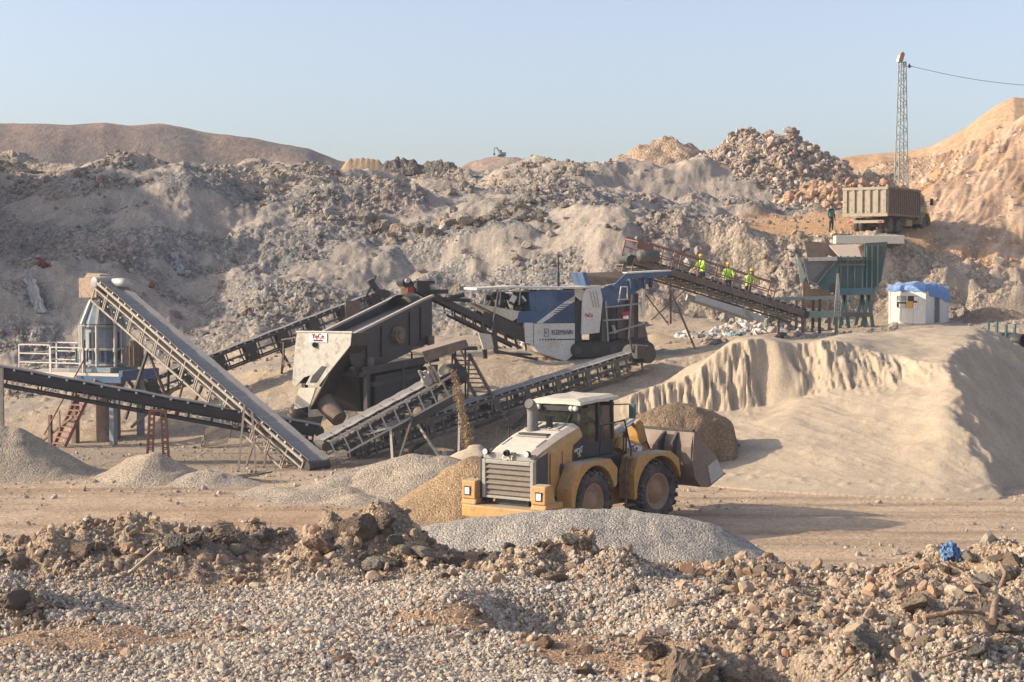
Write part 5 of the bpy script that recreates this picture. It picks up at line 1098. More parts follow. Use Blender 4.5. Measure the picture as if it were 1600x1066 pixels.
    top = Vector((.25, -1.25, zp)); gl = inv(q, at(92, 676, 73)); gl.z = 0
    d = (gl - top); sdv = Vector((d.y, -d.x, 0)).normalized() * .42
    st = None
    b = MB()
    for s in (-1, 1): b.bar(top + sdv * s, gl + sdv * s, .10, .16)
    stair = b.build('stair', RUSTY, root)
    b = MB()
    for i in range(12): c = top.lerp(gl, (i + .7) / 12.2); b.bar(c - sdv, c + sdv, .26, .05)
    b.build('tread', RUSTY, root)
    for s in (1,):
        off = sdv * s * 1.05 + Vector((0, 0, .95)); b = MB(); b.bar(top + off, gl + off * 1.0 + Vector((-.5, 0, -.5)), .055); b.bar(top + sdv * s, top + off, .05); m = top.lerp(gl, .8); b.bar(m + sdv * s, m + off, .05); b.build('hand_rail', RUSTY, root)
    b = MB(); b.bar(gl + sdv * 2.4 + Vector((0, .3, -.2)), gl + sdv * 2.4 + Vector((0, .3, 1.3)), .14); b.bar(gl + sdv * 4.6 + Vector((0, .4, 0)), gl + sdv * -1.5 + Vector((0, .4, 1.3)), .09); b.build('prop', RUST, root)
tower()

# ------------------------------------------------------------------ screening unit with its white discharge chute
def screen():
    Y = 70.5; O = at(503, 690, Y); g = 0.0; yaw = R(56); root = thing('screening_unit', 'big dark inclined screening box with a white discharge chute in front', 'screen', (O.x, O.y, g), yaw)
    M = Matrix.Translation((O.x, O.y, g)) @ Matrix.Rotation(yaw, 4, 'Z')
    w = 1.45                           # half width; local x uphill and away, y to the left
    # deck box
    b = MB(); prof = [(.1, 5.0), (.1, 4.2), (.6, 3.3), (5.9, 4.6), (5.9, 6.62), (5.2, 6.45)]; ya, yb = -1.45, .40
    b.prism(prof, 'y', ya, ya + .06); b.prism(prof, 'y', yb - .06, yb)
    b.prism([(5.84, 4.6), (5.9, 4.6), (5.9, 6.55), (5.84, 6.55)], 'y', ya + .06, yb - .06); box = b.build('screen_box', DKGREY, root, .015)
    b = MB()
    for y in (ya, yb): b.bar((.1, y, 5.03), (5.2, y, 6.50), .16, .10); b.bar((5.2, y, 6.50), (5.95, y, 6.68), .16, .10)
    b.build('top_rail', GREYST, root)
    b = MB(); b.plate([(.3, ya + .06, 4.72), (.3, yb - .06, 4.72), (5.8, yb - .06, 6.2), (5.8, ya + .06, 6.2)], .05); b.build('screen_deck', LOUV, root)
    for s in (-1, 1):
        b = MB(); b.tube((3.3, s * w, 5.0), (3.3, s * (w + .25), 5.0), .36, n=24); b.tube((3.3, s * (w + .25), 5.0), (3.3, s * (w + .32), 5.0), .22, n=18); b.build('exciter', RUST, root)
    for x in (1.2, 2.2, 4.2, 5.0): b = MB(); b.bar((x, -w - .03, 3.6 + .22 * x), (x, -w - .03, 4.75 + .29 * x), .1, .05); b.build('stiffener', BLK, root)
    # feed lip at the top: dark rubber curtain and rounded chute
    b = MB(); b.lathe([(.88, -.5), (.92, -.2), (.92, .3)], 'x', (5.3, -.5, 5.85), 18); b.build('feed_chute', BLK, root)
    # support frame
    b = MB()
    for s in (-1, 1):
        b.bar((.7, s * (w + .28), 3.55), (5.9, s * (w + .28), 3.9), .22, .30)
        b.bar((1.2, s * (w + .28), 2.95), (5.8, s * (w + .28), 3.3), .16, .2)
    for x in (.8, 3.3, 5.7): b.bar((x, -w - .28, 3.4), (x, w + .28, 3.4), .2)
    b.build('support_frame', DKGREY, root)
    for s in (-1, 1):
        for x in (.9, 3.3, 5.7): b = MB(); b.bar((x, s * (w + .28), -.3), (x, s * (w + .28), 3.6), .2, .2); b.build('leg', DKGREY, root)
    b = MB()
    for s in (-1, 1): b.tube((1.3, s * (w + .15), 3.65), (1.3, s * (w + .15), 4.1), .16, n=12); b.tube((5.6, s * (w + .15), 4.2), (5.6, s * (w + .15), 4.9), .16, n=12)
    b.build('spring', RUST, root)
    # collecting hopper under the deck
    b = MB(); b.add([(.7, -w, 3.4), (5.7, -w, 3.85), (5.7, w, 3.85), (.7, w, 3.4), (2.0, -.5, 1.7), (3.6, -.5, 1.7), (3.6, .5, 1.7), (2.0, .5, 1.7)], [(0, 1, 5, 4), (1, 2, 6, 5), (2, 3, 7, 6), (3, 0, 4, 7), (4, 5, 6, 7)]); b.build('under_hopper', BLK, root)
    b = MB(); b.plate([(1.4, -w - .32, 3.3), (4.6, -w - .32, 3.55), (4.6, -w - .32, 2.2), (1.4, -w - .32, 1.9)], .05); b.build('side_sheet', BLK, root)
    # white chute: front plate follows the outline in the photograph
    PL = Matrix.Translation((0, 0, 0))
    def cp(px, py, x=-.22):            # point of the chute plane x = const in local frame
        zc = at(px, py, Y); c0 = Vector((0, 0, CAMZ)); dr = zc - c0; n = M.to_3x3() @ Vector((1, 0, 0)); o = M @ Vector((x, 0, 0)); t = (o - c0).dot(n) / dr.dot(n); return inv(M, c0 + dr * t)
    outl = [(465, 519), (550, 521), (548, 540), (516, 580), (498, 604), (478, 601), (486, 586), (475, 590), (463, 604), (457, 600), (462, 540)]
    b = MB(); b.plate([cp(*q) for q in outl], .06); ch = b.build('chute_front', paint('chute_paint', (.50, .47, .41), (.46, .40, .32), .45, .55, rust=(.30, .26, .21), scale=.8), root)
    b = MB(); b.plate([cp(468, 606), cp(494, 606), cp(484, 635), cp(459, 640)], .07); b.build('chute_lip', CREAM, root)
    a, c, e, f2 = cp(550, 521), cp(548, 540), cp(516, 580), cp(484, 640)
    b = MB(); xo = Vector((1.1, 0, 0)); b.plate([a, c, c + xo, a + xo], .05); b.plate([c, e, e + xo, c + xo], .05); b.plate([e, f2, f2 + xo, e + xo], .05); b.plate([cp(465, 519), cp(457, 600), cp(457, 600) + xo, cp(465, 519) + xo], .05); b.build('chute_side', DKGREY, root)
    b = MB(); b.plate([cp(488, 588, -.26), cp(503, 572, -.26), cp(510, 573, -.26), cp(494, 598, -.26), cp(484, 598, -.26)], .03); b.build('chute_opening', BLK, root)
    b = MB(); b.bar(cp(464, 518, -.24), cp(551, 519, -.24), .12, .06); b.build('chute_rim', PALEST, root)
    s0, s1, s2, s3 = cp(484, 521, -.28), cp(511, 521, -.28), cp(511, 535, -.28), cp(483, 535, -.28)
    b = MB(); b.plate([s0, s1, s2, s3], .02); sg = b.build('sign_plate', WHITEP, root)
    cen = (s0 + s1 + s2 + s3) / 4; text('YeCe', .30, face_m(cen + Vector((-.03, 0, .06)), s1 - s0), REDP, sg); text('GERİ KAZANIM', .09, face_m(cen + Vector((-.03, 0, -.11)), s1 - s0), NAVYP, sg, sx=.8)
    b = MB(); b.tube(cp(492, 539, -.24), cp(492, 539, -.36), .12, n=12); b.build('inspection_cap', BLK, root)
    # dark discharge boots below the chute
    b = MB()
    for (px, py), (qx, qy), r in (((470, 640), (458, 655), .42), ((505, 625), (530, 655), .45)): b.tube(cp(px, py, .5), cp(qx, qy, .3), r, r * .8, n=14)
    b.build('discharge_boot', RUST, root)
    b = MB(); b.add([cp(448, 655, -.4), cp(505, 650, -.4), cp(500, 668, -.3), cp(460, 668, -.3), cp(448, 655, 1.1), cp(505, 650, 1.1), cp(500, 668, .9), cp(460, 668, .9)], [(0, 1, 2, 3), (4, 5, 6, 7), (0, 3, 7, 4), (1, 2, 6, 5), (3, 2, 6, 7)]); b.build('boot_trough', BLK, root)
    # small gantry behind the chute
    b = MB(); b.bar(cp(443, 535, 1.6), cp(443, 575, 1.6), .06); b.bar(cp(440, 531, 1.6), cp(475, 525, 1.6), .06); b.bar(cp(440, 568, 1.6), cp(462, 566, 1.6), .06); b.build('access_rail', RUST, root)
screen()
# narrow steel ladder stair from the bench to the conveyor
q0 = at(720, 553, 74.5); q1 = at(778, 652, 72.5); root = thing('steel_stair', 'dark purple brown steel stair leaning behind the long olive conveyor', 'stair', (q1.x, q1.y, tz(q1.x, q1.y)), 0)
o = Vector(root.location); sd = Vector((.38, -.12, 0))
for s in (-1, 1): b = MB(); b.bar(q0 - o + sd * s, q1 - o + sd * s + Vector((0, 0, -.2)), .09, .13); b.bar(q0 - o + sd * s + Vector((0, 0, .0)), q0 - o + sd * s + Vector((-.1, 0, -2.9)), .08); b.build('stringer', RUST, root)
b = MB()
for i in range(14): c = (q0 - o).lerp(q1 - o, (i + .5) / 14); b.bar(c - sd, c + sd, .2, .05)
b.build('tread', RUST, root)
q = at(640, 545, 74); root = thing('rusty_shelter', 'flat rusty sheet roof on thin posts above the middle conveyor', 'shelter', (q.x, q.y, tz(q.x, q.y)), R(4)); h = q.z - tz(q.x, q.y)
b = MB(); b.b2((0, -.6, h - .05), (3.0, .6, h + .08)); b.build('roof', DKGREY, root); b = MB(); b.b2((0, -.65, h - .15), (1.05, -.5, h + .12)); b.build('roof_edge', RUSTY, root)
for x in (.1, 2.05, 2.5): b = MB(); b.bar((x, .4, -.1), (x, .4, h), .08); b.build('post', BLK, root)
# streams of falling grit
def stream(name, label, T, G, r0, r1, n, mat, seed, arc=.0):
    r = np.random.default_rng(seed); T = np.array(T); G = np.array(G); t = r.random(n)**.8; wv = r0 + (r1 - r0) * t
    P = T + (G - T) * t[:, None]; P[:, 0] += wv * r.standard_normal(n) * .5 + arc * np.sqrt(t); P[:, 1] += wv * r.standard_normal(n) * .5
    sz = np.clip(.015 * np.exp(.5 * r.standard_normal(n)), .012, .06); return stone_field(name, label, P, sz, pick(r, n, [(.36, .255, .15), (.30, .21, .125)], [1, 1]), BASE0, STONEF, 0, seed, 'grit')
stream('falling_grit', 'stream of brown grit falling from the middle conveyor to the ground', at(709, 575, 68.0), at(738, 700, 64), .13, .24, 3600, None, 61, -.12)
stream('falling_grit', 'short stream of brown grit dropping from the crusher belt into the screening box', at(641, 440, 79.2), at(633, 478, 78.8), .26, .42, 3000, None, 62)
# ------------------------------------------------------------------ white and blue tracked crusher
def tracked_crusher():
    Y = 82.0; K = FPX / Y; O = at(880, 570, Y); yaw = R(16); cs = math.cos(yaw)
    g = tz(O.x, O.y); root = thing('tracked_crusher', 'white and blue tracked crusher with its dark discharge belt raised to the left', 'crusher', (O.x, O.y, g), yaw)
    z0 = O.z - g
    def X(px): return (px - 880) / K / cs
    def Z(py): return (570 - py) / K + z0
    def q(px, py): return (X(px), Z(py))
    def P(poly, y0, y1, name, mat, par=None, bev=.015):
        b = MB(); b.prism([q(*t) for t in poly], 'y', y0, y1); return b.build(name, mat, par or root, bev)
    ys = -1.25                                            # near side
    # power pack
    P([(826, 453), (886, 453), (886, 503), (826, 503)], ys + .05, 1.1, 'engine_house', BLUE)
    pl = P([(823, 504), (886, 504), (886, 551), (872, 563), (830, 548), (823, 540)], ys, 1.15, 'side_panel', WHITE)
    P([(808, 502), (822, 503), (822, 536), (810, 534)], ys + .02, .9, 'small_panel', WHITE)
    P([(826, 503.5), (836, 503.5), (886, 470), (886, 461), (866, 474)], ys + .02, ys + .06, 'pale_stripe', WHITE)
    for i in range(9): py = 474 + i * 3.2; x0 = 853 + max(0, 12 - i * 3); P([(x0, py), (885, py), (885, py + 1.3), (x0, py + 1.3)], ys + .015, ys + .05, 'louvre', NAVYP, bev=0)
    for i in range(5): py = 456.5 + i * 2.8; P([(858, py), (885, py), (885, py + 1.1), (858, py + 1.1)], ys + .015, ys + .05, 'louvre', NAVYP, bev=0)
    t = text('KLEEMANN', .34, face_m((X(866), ys - .015, Z(518)), (1, 0, 0)), NAVYP, pl, sx=.62)
    b = MB(); a, c = q(838, 524); e, f = q(845, 512); w = .025
    for lo, hi in (((a, c), (e, c + w)), ((a, f - w), (e, f)), ((a, c), (a + w, f)), ((e - w, c), (e, f))): b.b2((lo[0], ys - .012, lo[1]), (hi[0], ys - .002, hi[1]))
    b.build('emblem', NAVYP, pl); text('K', .24, face_m(((a + e) / 2, ys - .015, (c + f) / 2), (1, 0, 0)), NAVYP, pl, name='emblem_mark', sx=.6)
    b = MB()
    for i in range(6): x = X(831 + i * 4.2); b.b2((x, ys - .012, Z(530)), (x + .05 + .012 * i, ys - .002, Z(527.6)))
    b.b2((X(857), ys - .012, Z(529.6)), (X(885.5), ys - .002, Z(528))); b.build('dash_mark', BLKP, pl)
    b = MB(); b.plate([(X(845), ys - .004, Z(533)), (X(862), ys - .004, Z(533)), (X(862), ys - .004, Z(541)), (X(845), ys - .004, Z(541))], .01); b.build('hatch', CREAM, pl)
    # roof sheets
    b = MB()
    for x0, x1, z0_, z1_ in ((735, 800, 451, 448), (798, 888, 448.5, 449.5), (886, 925, 450, 447)): b.plate([(X(x0), -1.3, Z(z0_)), (X(x1), -1.3, Z(z1_)), (X(x1), 1.15, Z(z1_ - .5)), (X(x0), 1.15, Z(z0_ - .5))], .10)
    b.build('roof_sheet', WHITE, root)
    # open engine bay
    P([(735, 473), (806, 486), (806, 492), (790, 500), (760, 486)], -1.2, 1.0, 'bay_deck', CREAM)
    P([(755, 488), (810, 490), (812, 520), (785, 520)], -.9, .9, 'deck_shade', RUST)  # brown block standing for the shade beneath the deck
    P([(800, 486), (826, 484), (826, 503), (796, 503)], ys + .02, 1.0, 'lower_house', BLUE)
    P([(815, 455), (826, 455), (826, 484), (818, 484)], ys + .06, 1.0, 'bay_wall', BLUE)
    b = MB(); r = random.Random(4)
    for i in range(22): x = X(r.uniform(762, 815)); z = Z(r.uniform(460, 482)); y = r.uniform(-1.0, .8); s = r.uniform(.12, .38); b.box((x, y, z), (s, s * 1.4, s * r.uniform(.6, 1.4)), Matrix.Rotation(r.uniform(0, 1), 3, 'Y'))
    for i in range(8): x = X(r.uniform(765, 812)); b.tube((x, r.uniform(-1, .6), Z(484)), (x + r.uniform(-.4, .4), r.uniform(-1, .6), Z(456)), .05, n=8)
    b.build('engine', BLK, root)
    b = MB(); b.box((X(792), -.95, Z(466)), (.28, .3, .35), Matrix.Rotation(.5, 3, 'Y')); b.tube((X(806), -1.0, Z(462)), (X(812), -1.0, Z(470)), .09, n=10); b.build('silencer', CHROME, root)
    b = MB()
    for x in (748, 770, 800): b.bar((X(x), -1.22, Z(475)), (X(x + 2), -1.22, Z(450)), .06)
    b.bar((X(768), -1.24, Z(452)), (X(760), -1.24, Z(500)), .05); b.bar((X(735), -1.22, Z(456)), (X(815), -1.22, Z(454)), .05); b.build('bay_post', GREYST, root)
    b = MB(); b.tube((X(874), .2, Z(449)), (X(874), .2, Z(402)), .045, n=8); b.tube((X(874), .2, Z(449)), (X(874), .2, Z(425)), .07, n=8); b.build('exhaust_pipe', BLK, root)
    # crusher house between panel and feeder
    P([(886.5, 470), (898, 466), (898, 552), (886.5, 552)], ys + .12, .9, 'dark_bay', BLK)
    hd = P([(898, 462), (903, 451), (925, 448), (929, 468), (924, 519), (896, 522)], ys - .05, .95, 'rotor_hood', WHITE)
    for i in range(3): P([(908 + 5 * i, 454), (909 + 5 * i, 454), (915 + 4.2 * i, 480), (914 + 4.2 * i, 480)], ys - .075, ys - .045, 'crease', GREYST, hd, 0)
    text('YeCe', .26, face_m((X(907), ys - .075, Z(492)), (1, 0, 0)), REDP, hd, sx=.7)
    P([(886, 450), (898, 450), (908, 462), (896, 470), (886, 462)], ys + .1, .8, 'cover_flap', CREAM)
    P([(872, 540), (1000, 527), (1000, 540), (900, 556), (872, 556)], -1.0, 1.0, 'chassis', DKGREY)
    # feeder block: plates and boxes side by side
    r = random.Random(9); xs = [929, 938, 946, 955, 963, 972, 981, 990]
    mats = [OLIVE, BLK, DKGREY, OLIVE, RUST, RUST, DKGREY]
    for i in range(7):
        top = 476 - 2.6 * i + r.uniform(-3, 3); bot = 536 - i * 1.3 + r.uniform(-4, 2); P([(xs[i], top), (xs[i + 1] - .6, top - 2), (xs[i + 1] - .6, bot), (xs[i], bot)], ys + r.uniform(.05, .45), .8, 'feeder_box', mats[i])
    b = MB()
    for (a1, b1), (a2, b2_) in (((932, 480), (990, 474)), ((930, 500), (970, 498)), ((940, 520), (996, 505)), ((934, 470), (938, 535)), ((975, 460), (970, 530))): b.bar((X(a1), ys - .02, Z(b1)), (X(a2), ys - .02, Z(b2_)), .07)
    b.tube((X(945), ys, Z(508)), (X(950), ys, Z(520)), .09, n=10); b.build('feeder_pipework', GREYST, root)
    b = MB(); b.plate([(X(959), ys - .1, Z(488)), (X(970), ys - .1, Z(486)), (X(970), ys - .1, Z(499)), (X(960), ys - .1, Z(499))], .02); n1 = b.build('notice', REDP, root)
    b = MB(); b.plate([(X(960.5), ys - .125, Z(494)), (X(969), ys - .125, Z(492.5)), (X(969), ys - .125, Z(498)), (X(960.8), ys - .125, Z(498))], .015); b.build('notice_text_panel', WHITEP, n1)
    b = MB(); b.bar((X(990.5), ys - .2, Z(495)), (X(991.5), ys - .2, Z(452)), .13); b.build('prop_post', CREAM, root)
    b = MB(); b.path([(X(952), ys - .2, Z(472)), (X(956), ys - .2, Z(448)), (X(966), ys - .2, Z(448)), (X(966), ys - .2, Z(468))], .03); b.bar((X(950), ys - .2, Z(468)), (X(968), ys - .2, Z(467)), .04); b.build('access_rail', WHITE, root)
    # feed hopper
    P([(926, 455), (935, 447), (1002, 430), (1006, 440), (975, 462), (950, 482), (930, 476)], ys + .1, ys + .22, 'hopper_wall', BLUE)
    w1 = P([(944, 447), (965, 427), (1037, 423), (1038, 430), (968, 436), (950, 452)], ys - .1, ys + .0, 'hopper_wing', BLUE)
    b = MB(); b.plate([(X(966), ys - .12, Z(427)), (X(1037), ys - .12, Z(423)), (X(1037), ys + .5, Z(422)), (X(966), ys + .5, Z(426))], .06); b.build('wing_edge', WHITE, w1)
    for i in range(4): x = 972 + i * 11; P([(x, 435), (x + 4, 434.5), (x + 3, 452 - i), (x + 1, 452 - i)], ys - .05, ys + .35, 'wing_rib', NAVYP if i % 2 else BLUE, w1)
    P([(901, 426), (907, 425), (914, 446), (908, 450)], -.9, 1.0, 'hopper_flap', BLUE)
    b = MB(); b.plate([(X(912), 1.1, Z(452)), (X(1000), 1.1, Z(438)), (X(1000), 1.5, Z(424)), (X(905), 1.5, Z(428))], .06); b.plate([(X(928), -1.0, Z(456)), (X(1000), -1.0, Z(440)), (X(1000), 1.1, Z(440)), (X(928), 1.1, Z(456))], .06); b.build('hopper_floor', RUST, root)
    # tracks
    for y0, y1 in ((-1.35, -.85), (.75, 1.25)):
        b = MB(); pts = []
        xa, xb, zc, r_ = X(890), X(1000), .38, .36
        poly = [(xb + r_ * math.sin(t), zc + r_ * math.cos(t)) for t in np.linspace(0, math.pi, 9)] + [(xa - r_ * math.sin(t), zc - r_ * math.cos(t)) for t in np.linspace(0, math.pi, 9)]
        b.prism(poly, 'y', y0, y1)
        for i in range(18): x = xa + (xb - xa) * i / 17; b.b2((x - .07, y0 - .02, zc + r_), (x + .07, y1 + .02, zc + r_ + .04))
        tr = b.build('track', BLK, root)
        for i in range(5): b = MB(); x = xa + (xb - xa) * i / 4; b.tube((x, y0 - .03, zc), (x, y0 + .05, zc), .2, n=16); b.build('track_roller', DKGREY, tr)
    P([(985, 500), (1000, 505), (1008, 540), (990, 545)], -.9, .2, 'skid_leg', RUST)
    # discharge belt up to the left
    A = Vector((X(818), -.35, Z(533))); B = Vector((X(640), -.35, Z(446))); d = (B - A); u = d.normalized(); n = Vector((-u.z, 0, u.x)) * (-1 if u.x < 0 else 1); n = n if n.z > 0 else -n
    def f(t, y, h): return A + d * t + Vector((0, y, 0)) + n * h
    for y in (-.75, .75):
        b = MB(); b.bar(f(0, y, 0), f(1, y, 0), .12, .26); b.bar(f(.05, y, -.45), f(.62, y, -.42), .1, .12)
        for i in range(8): b.bar(f(i * .09, y, -.45), f(i * .09 + .045, y, 0), .07)
        b.plate([f(0, y, .1), f(.42, y, .1), f(.42, y, .42), f(0, y, .5)], .05)
        b.build('belt_frame', BLK if y > 0 else DKGREY, root)
    b = MB(); b.plate([f(0, -.62, .16), f(1.03, -.62, .16), f(1.03, .62, .16), f(0, .62, .16)], .04); b.build('belt', BELT, root)
    b = MB(); b.tube(f(1.04, -.7, .05), f(1.04, .7, .05), .23, n=16); b.build('head_drum', BLK, root)
    for t, k in ((1.05, .11), (.97, .13)): b = MB(); b.tube(f(t, -.75, .12), f(t, -1.0, .12), k, n=12); b.build('bearing_block', PALEST, root)
    b = MB(); b.box(f(.93, -.85, .2), (.6, .5, .5)); b.box(f(.88, .1, .55), (.5, 1.2, .14)); b.box(f(.8, -.8, .3), (.9, .2, .2)); b.tube(f(.70, -.85, .25), f(.62, -.85, .7), .12, n=10); b.tube(f(.74, -.9, .1), f(.56, -.9, .55), .09, n=10); b.build('belt_drive', BLK, root)
    b = MB(); b.box(f(1.0, -.80, -.18), (.3, .08, .2)); b.build('red_guard', REDP, root)
    b = MB(); b.bar(f(.86, -.8, -.15), f(.80, -.8, -1.1), .06); b.bar(f(.80, -.8, -1.1), (X(702), -1.1, Z(486)), .05); b.bar((X(672), -1.1, Z(481)), (X(702), -1.1, Z(486)), .07); b.build('belt_stay', PALEST, root)
    P([(738, 517), (757, 520), (762, 541), (746, 543)], -1.25, -1.1, 'belt_support', CREAM)
    b = MB(); b.bar((X(762), -1.15, Z(500)), (X(765), -1.15, Z(548)), .22, .2); b.bar((X(765), -1.15, Z(545)), (X(830), -1.0, Z(560)), .12); b.bar((X(760), .8, Z(500)), (X(765), .8, Z(560)), .2); b.bar((X(765), -1.1, Z(548)), (X(820), -1.1, Z(552)), .1, .1); b.build('belt_leg', DKGREY, root)
tracked_crusher()

# ------------------------------------------------------------------ dark green feed hopper with its concrete beam
def feed_hopper():
    Y = 93.0; K = FPX / Y; O = at(1340, 500, Y); g = tz(O.x, O.y); z0 = O.z - g
    root = thing('feed_hopper', 'dark green steel feed hopper with sloping walls below the dump truck', 'hopper', (O.x, O.y, g), 0)
    X = lambda px: (px - 1340) / K; Z = lambda py: (500 - py) / K + z0
    def P(poly, y0, y1, name, mat): b = MB(); b.prism([(X(a), Z(c)) for a, c in poly], 'y', y0, y1); return b.build(name, mat, root, .01)
    P([(1309, 404), (1350, 402), (1350, 455), (1309, 455)], -.1, 0, 'front_wall', GREEN)
    P([(1350.5, 380), (1386, 378), (1376, 440), (1362, 455), (1350.5, 455)], .0, .1, 'side_wall', GREEN)
    P([(1303, 450), (1366, 450), (1366, 461), (1303, 461)], -.25, .05, 'base_beam', paint('blue_green_beam', (.03, .12, .15), (.22, .2, .17), .3, .55))
    for x in (1311, 1322, 1333, 1345, 1352, 1360, 1369): w = 2.2; P([(x, 400 if x < 1350 else 384), (x + w, 400 if x < 1350 else 384), (x + w, 451), (x, 451)], -.22, -.10, 'rib', GREEN)
    b = MB()
    for py in (406, 414): b.bar((X(1309), -.2, Z(py)), (X(1350), -.2, Z(py)), .09)
    for py in (384, 392, 401): b.bar((X(1350), -.12, Z(py)), (X(1382), -.12, Z(py)), .09)
    b.build('rib_band', OLIVE, root)
    # the trough running down to the left
    b = MB(); b.plate([(X(1253), -.2, Z(404)), (X(1306), .1, Z(404)), (X(1278), .1, Z(442)), (X(1262), -.2, Z(442))], .06); b.plate([(X(1306), .1, Z(404)), (X(1306), 2.4, Z(398)), (X(1278), 2.4, Z(440)), (X(1278), .1, Z(442))], .06); b.build('trough', paint('worn_grey_plate', (.20, .18, .18), (.33, .28, .23), .4, .6), root)
    b = MB(); b.plate([(X(1276), -.15, Z(444)), (X(1309), -.15, Z(404)), (X(1309), -.15, Z(448)), (X(1285), -.15, Z(456))], .05); b.bar((X(1276), -.2, Z(444)), (X(1310), -.2, Z(402)), .10); b.build('slope_wall', GREEN, root)
    b = MB(); b.bar((X(1262), -.2, Z(405.5)), (X(1306), -.2, Z(404.5)), .14, .2); b.build('trough_rim', PALEST, root)
    P([(1266, 376), (1306, 378), (1322, 398), (1310, 402), (1272, 402)], 2.2, 2.3, 'tipping_plate', RUST)
    b = MB(); b.plate([(X(1306), 2.3, Z(382)), (X(1352), 2.3, Z(382)), (X(1346), .2, Z(402)), (X(1312), .2, Z(402))], .06); b.build('grizzly_floor', paint('sandy_plate', (.40, .30, .21), (.5, .4, .3), .5, .8), root)
    b = MB(); b.plate([(X(1242), -.4, Z(398)), (X(1250), -.4, Z(420)), (X(1256), -.4, Z(432)), (X(1252), -.4, Z(441)), (X(1248), -.4, Z(441))], .06); b.bar((X(1242), -.4, Z(398)), (X(1256), -.4, Z(434)), .09); b.build('side_flap', paint('pale_green_paint', (.30, .40, .33), (.4, .36, .3), .4, .6), root)
    for x0, x1 in ((1318, 1311), (1318, 1326), (1356, 1345), (1356, 1364)):
        for y in (-.15, 1.6): b = MB(); b.bar((X(x0), y, Z(461)), (X(x1), y, -.2), .17); b.build('leg', GREEN, root)
    P([(1300, 488), (1362, 488), (1362, 495), (1300, 495)], -.3, .2, 'cross_beam', OLIVE)
    for x in (1253, 1256): b = MB(); b.bar((X(x), -.5, Z(442)), (X(x), -.5, -.2), .09); b.build('post', RUSTY, root)
    P([(1256, 452), (1300, 450), (1300, 482), (1256, 482)], .5, .6, 'feeder_side', RUST)
    b = MB(); b.tube((X(1300), -.3, Z(450)), (X(1300), .5, Z(450)), .28, n=14); b.build('feeder_motor', DKGREY, root)
feed_hopper()
def feed_frame():
    q = at(1255, 492, 88.5); g = tz(q.x, q.y); root = thing('feeder_support', 'pale green steel beam frame under the low end of the sorting belt', 'steel frame', (q.x, q.y, g), R(4)); z = q.z - g
    pg = paint('sage_paint', (.22, .30, .24), (.4, .36, .3), .4, .6)
    for y in (-.7, .7): b = MB(); b.bar((-1.7, y, z), (1.8, y, z + .05), .2, .34); b.bar((-1.7, y, z + .85), (1.8, y, z + .9), .1, .16); b.build('beam', pg, root)
    for x in (-1.5, -.2, .7, 1.6):
        for y in (-.7, .7): b = MB(); b.bar((x, y, -.2), (x, y, z + .85), .14); b.build('post', RUST if x != .7 else DKGREY, root)
    b = MB()
    for k in range(4): b.bar((1.45 + .12 * k, -.8, z - .1), (1.62 + .02 * k, -.8, z + 2.2), .04)
    for k in range(9): b.bar((1.48 + .012 * k, -.82, z + .2 * k), (1.82 - .02 * k, -.82, z + .2 * k), .03)
    b.build('ladder', PALEST, root)
feed_frame()
a = at(1304, 374, 100.2); c = at(1411, 374, 100.2); root = thing('concrete_beam', 'pale concrete beam at the ledge edge below the dump truck', 'beam', (a.x, a.y, a.z), 0)
b = MB(); L = c.x - a.x; b.b2((0, -.4, -.28), (L, .5, .22)); b.build('beam', paint('pale_concrete', (.58, .53, .45), (.55, .47, .37), .4, .9), root, .03)
heap('ramp_gravel', 'low gravel ridge spilled on the concrete beam under the truck', [[(1340, 101.6, 367), (1368, 101.6, 362), (1396, 101.6, 367)]], .5, [(.46, .385, .29), (.43, .35, .265)], GRIT, res=.06, nz=.04, round_=.2, base=10.0, pad=.3)

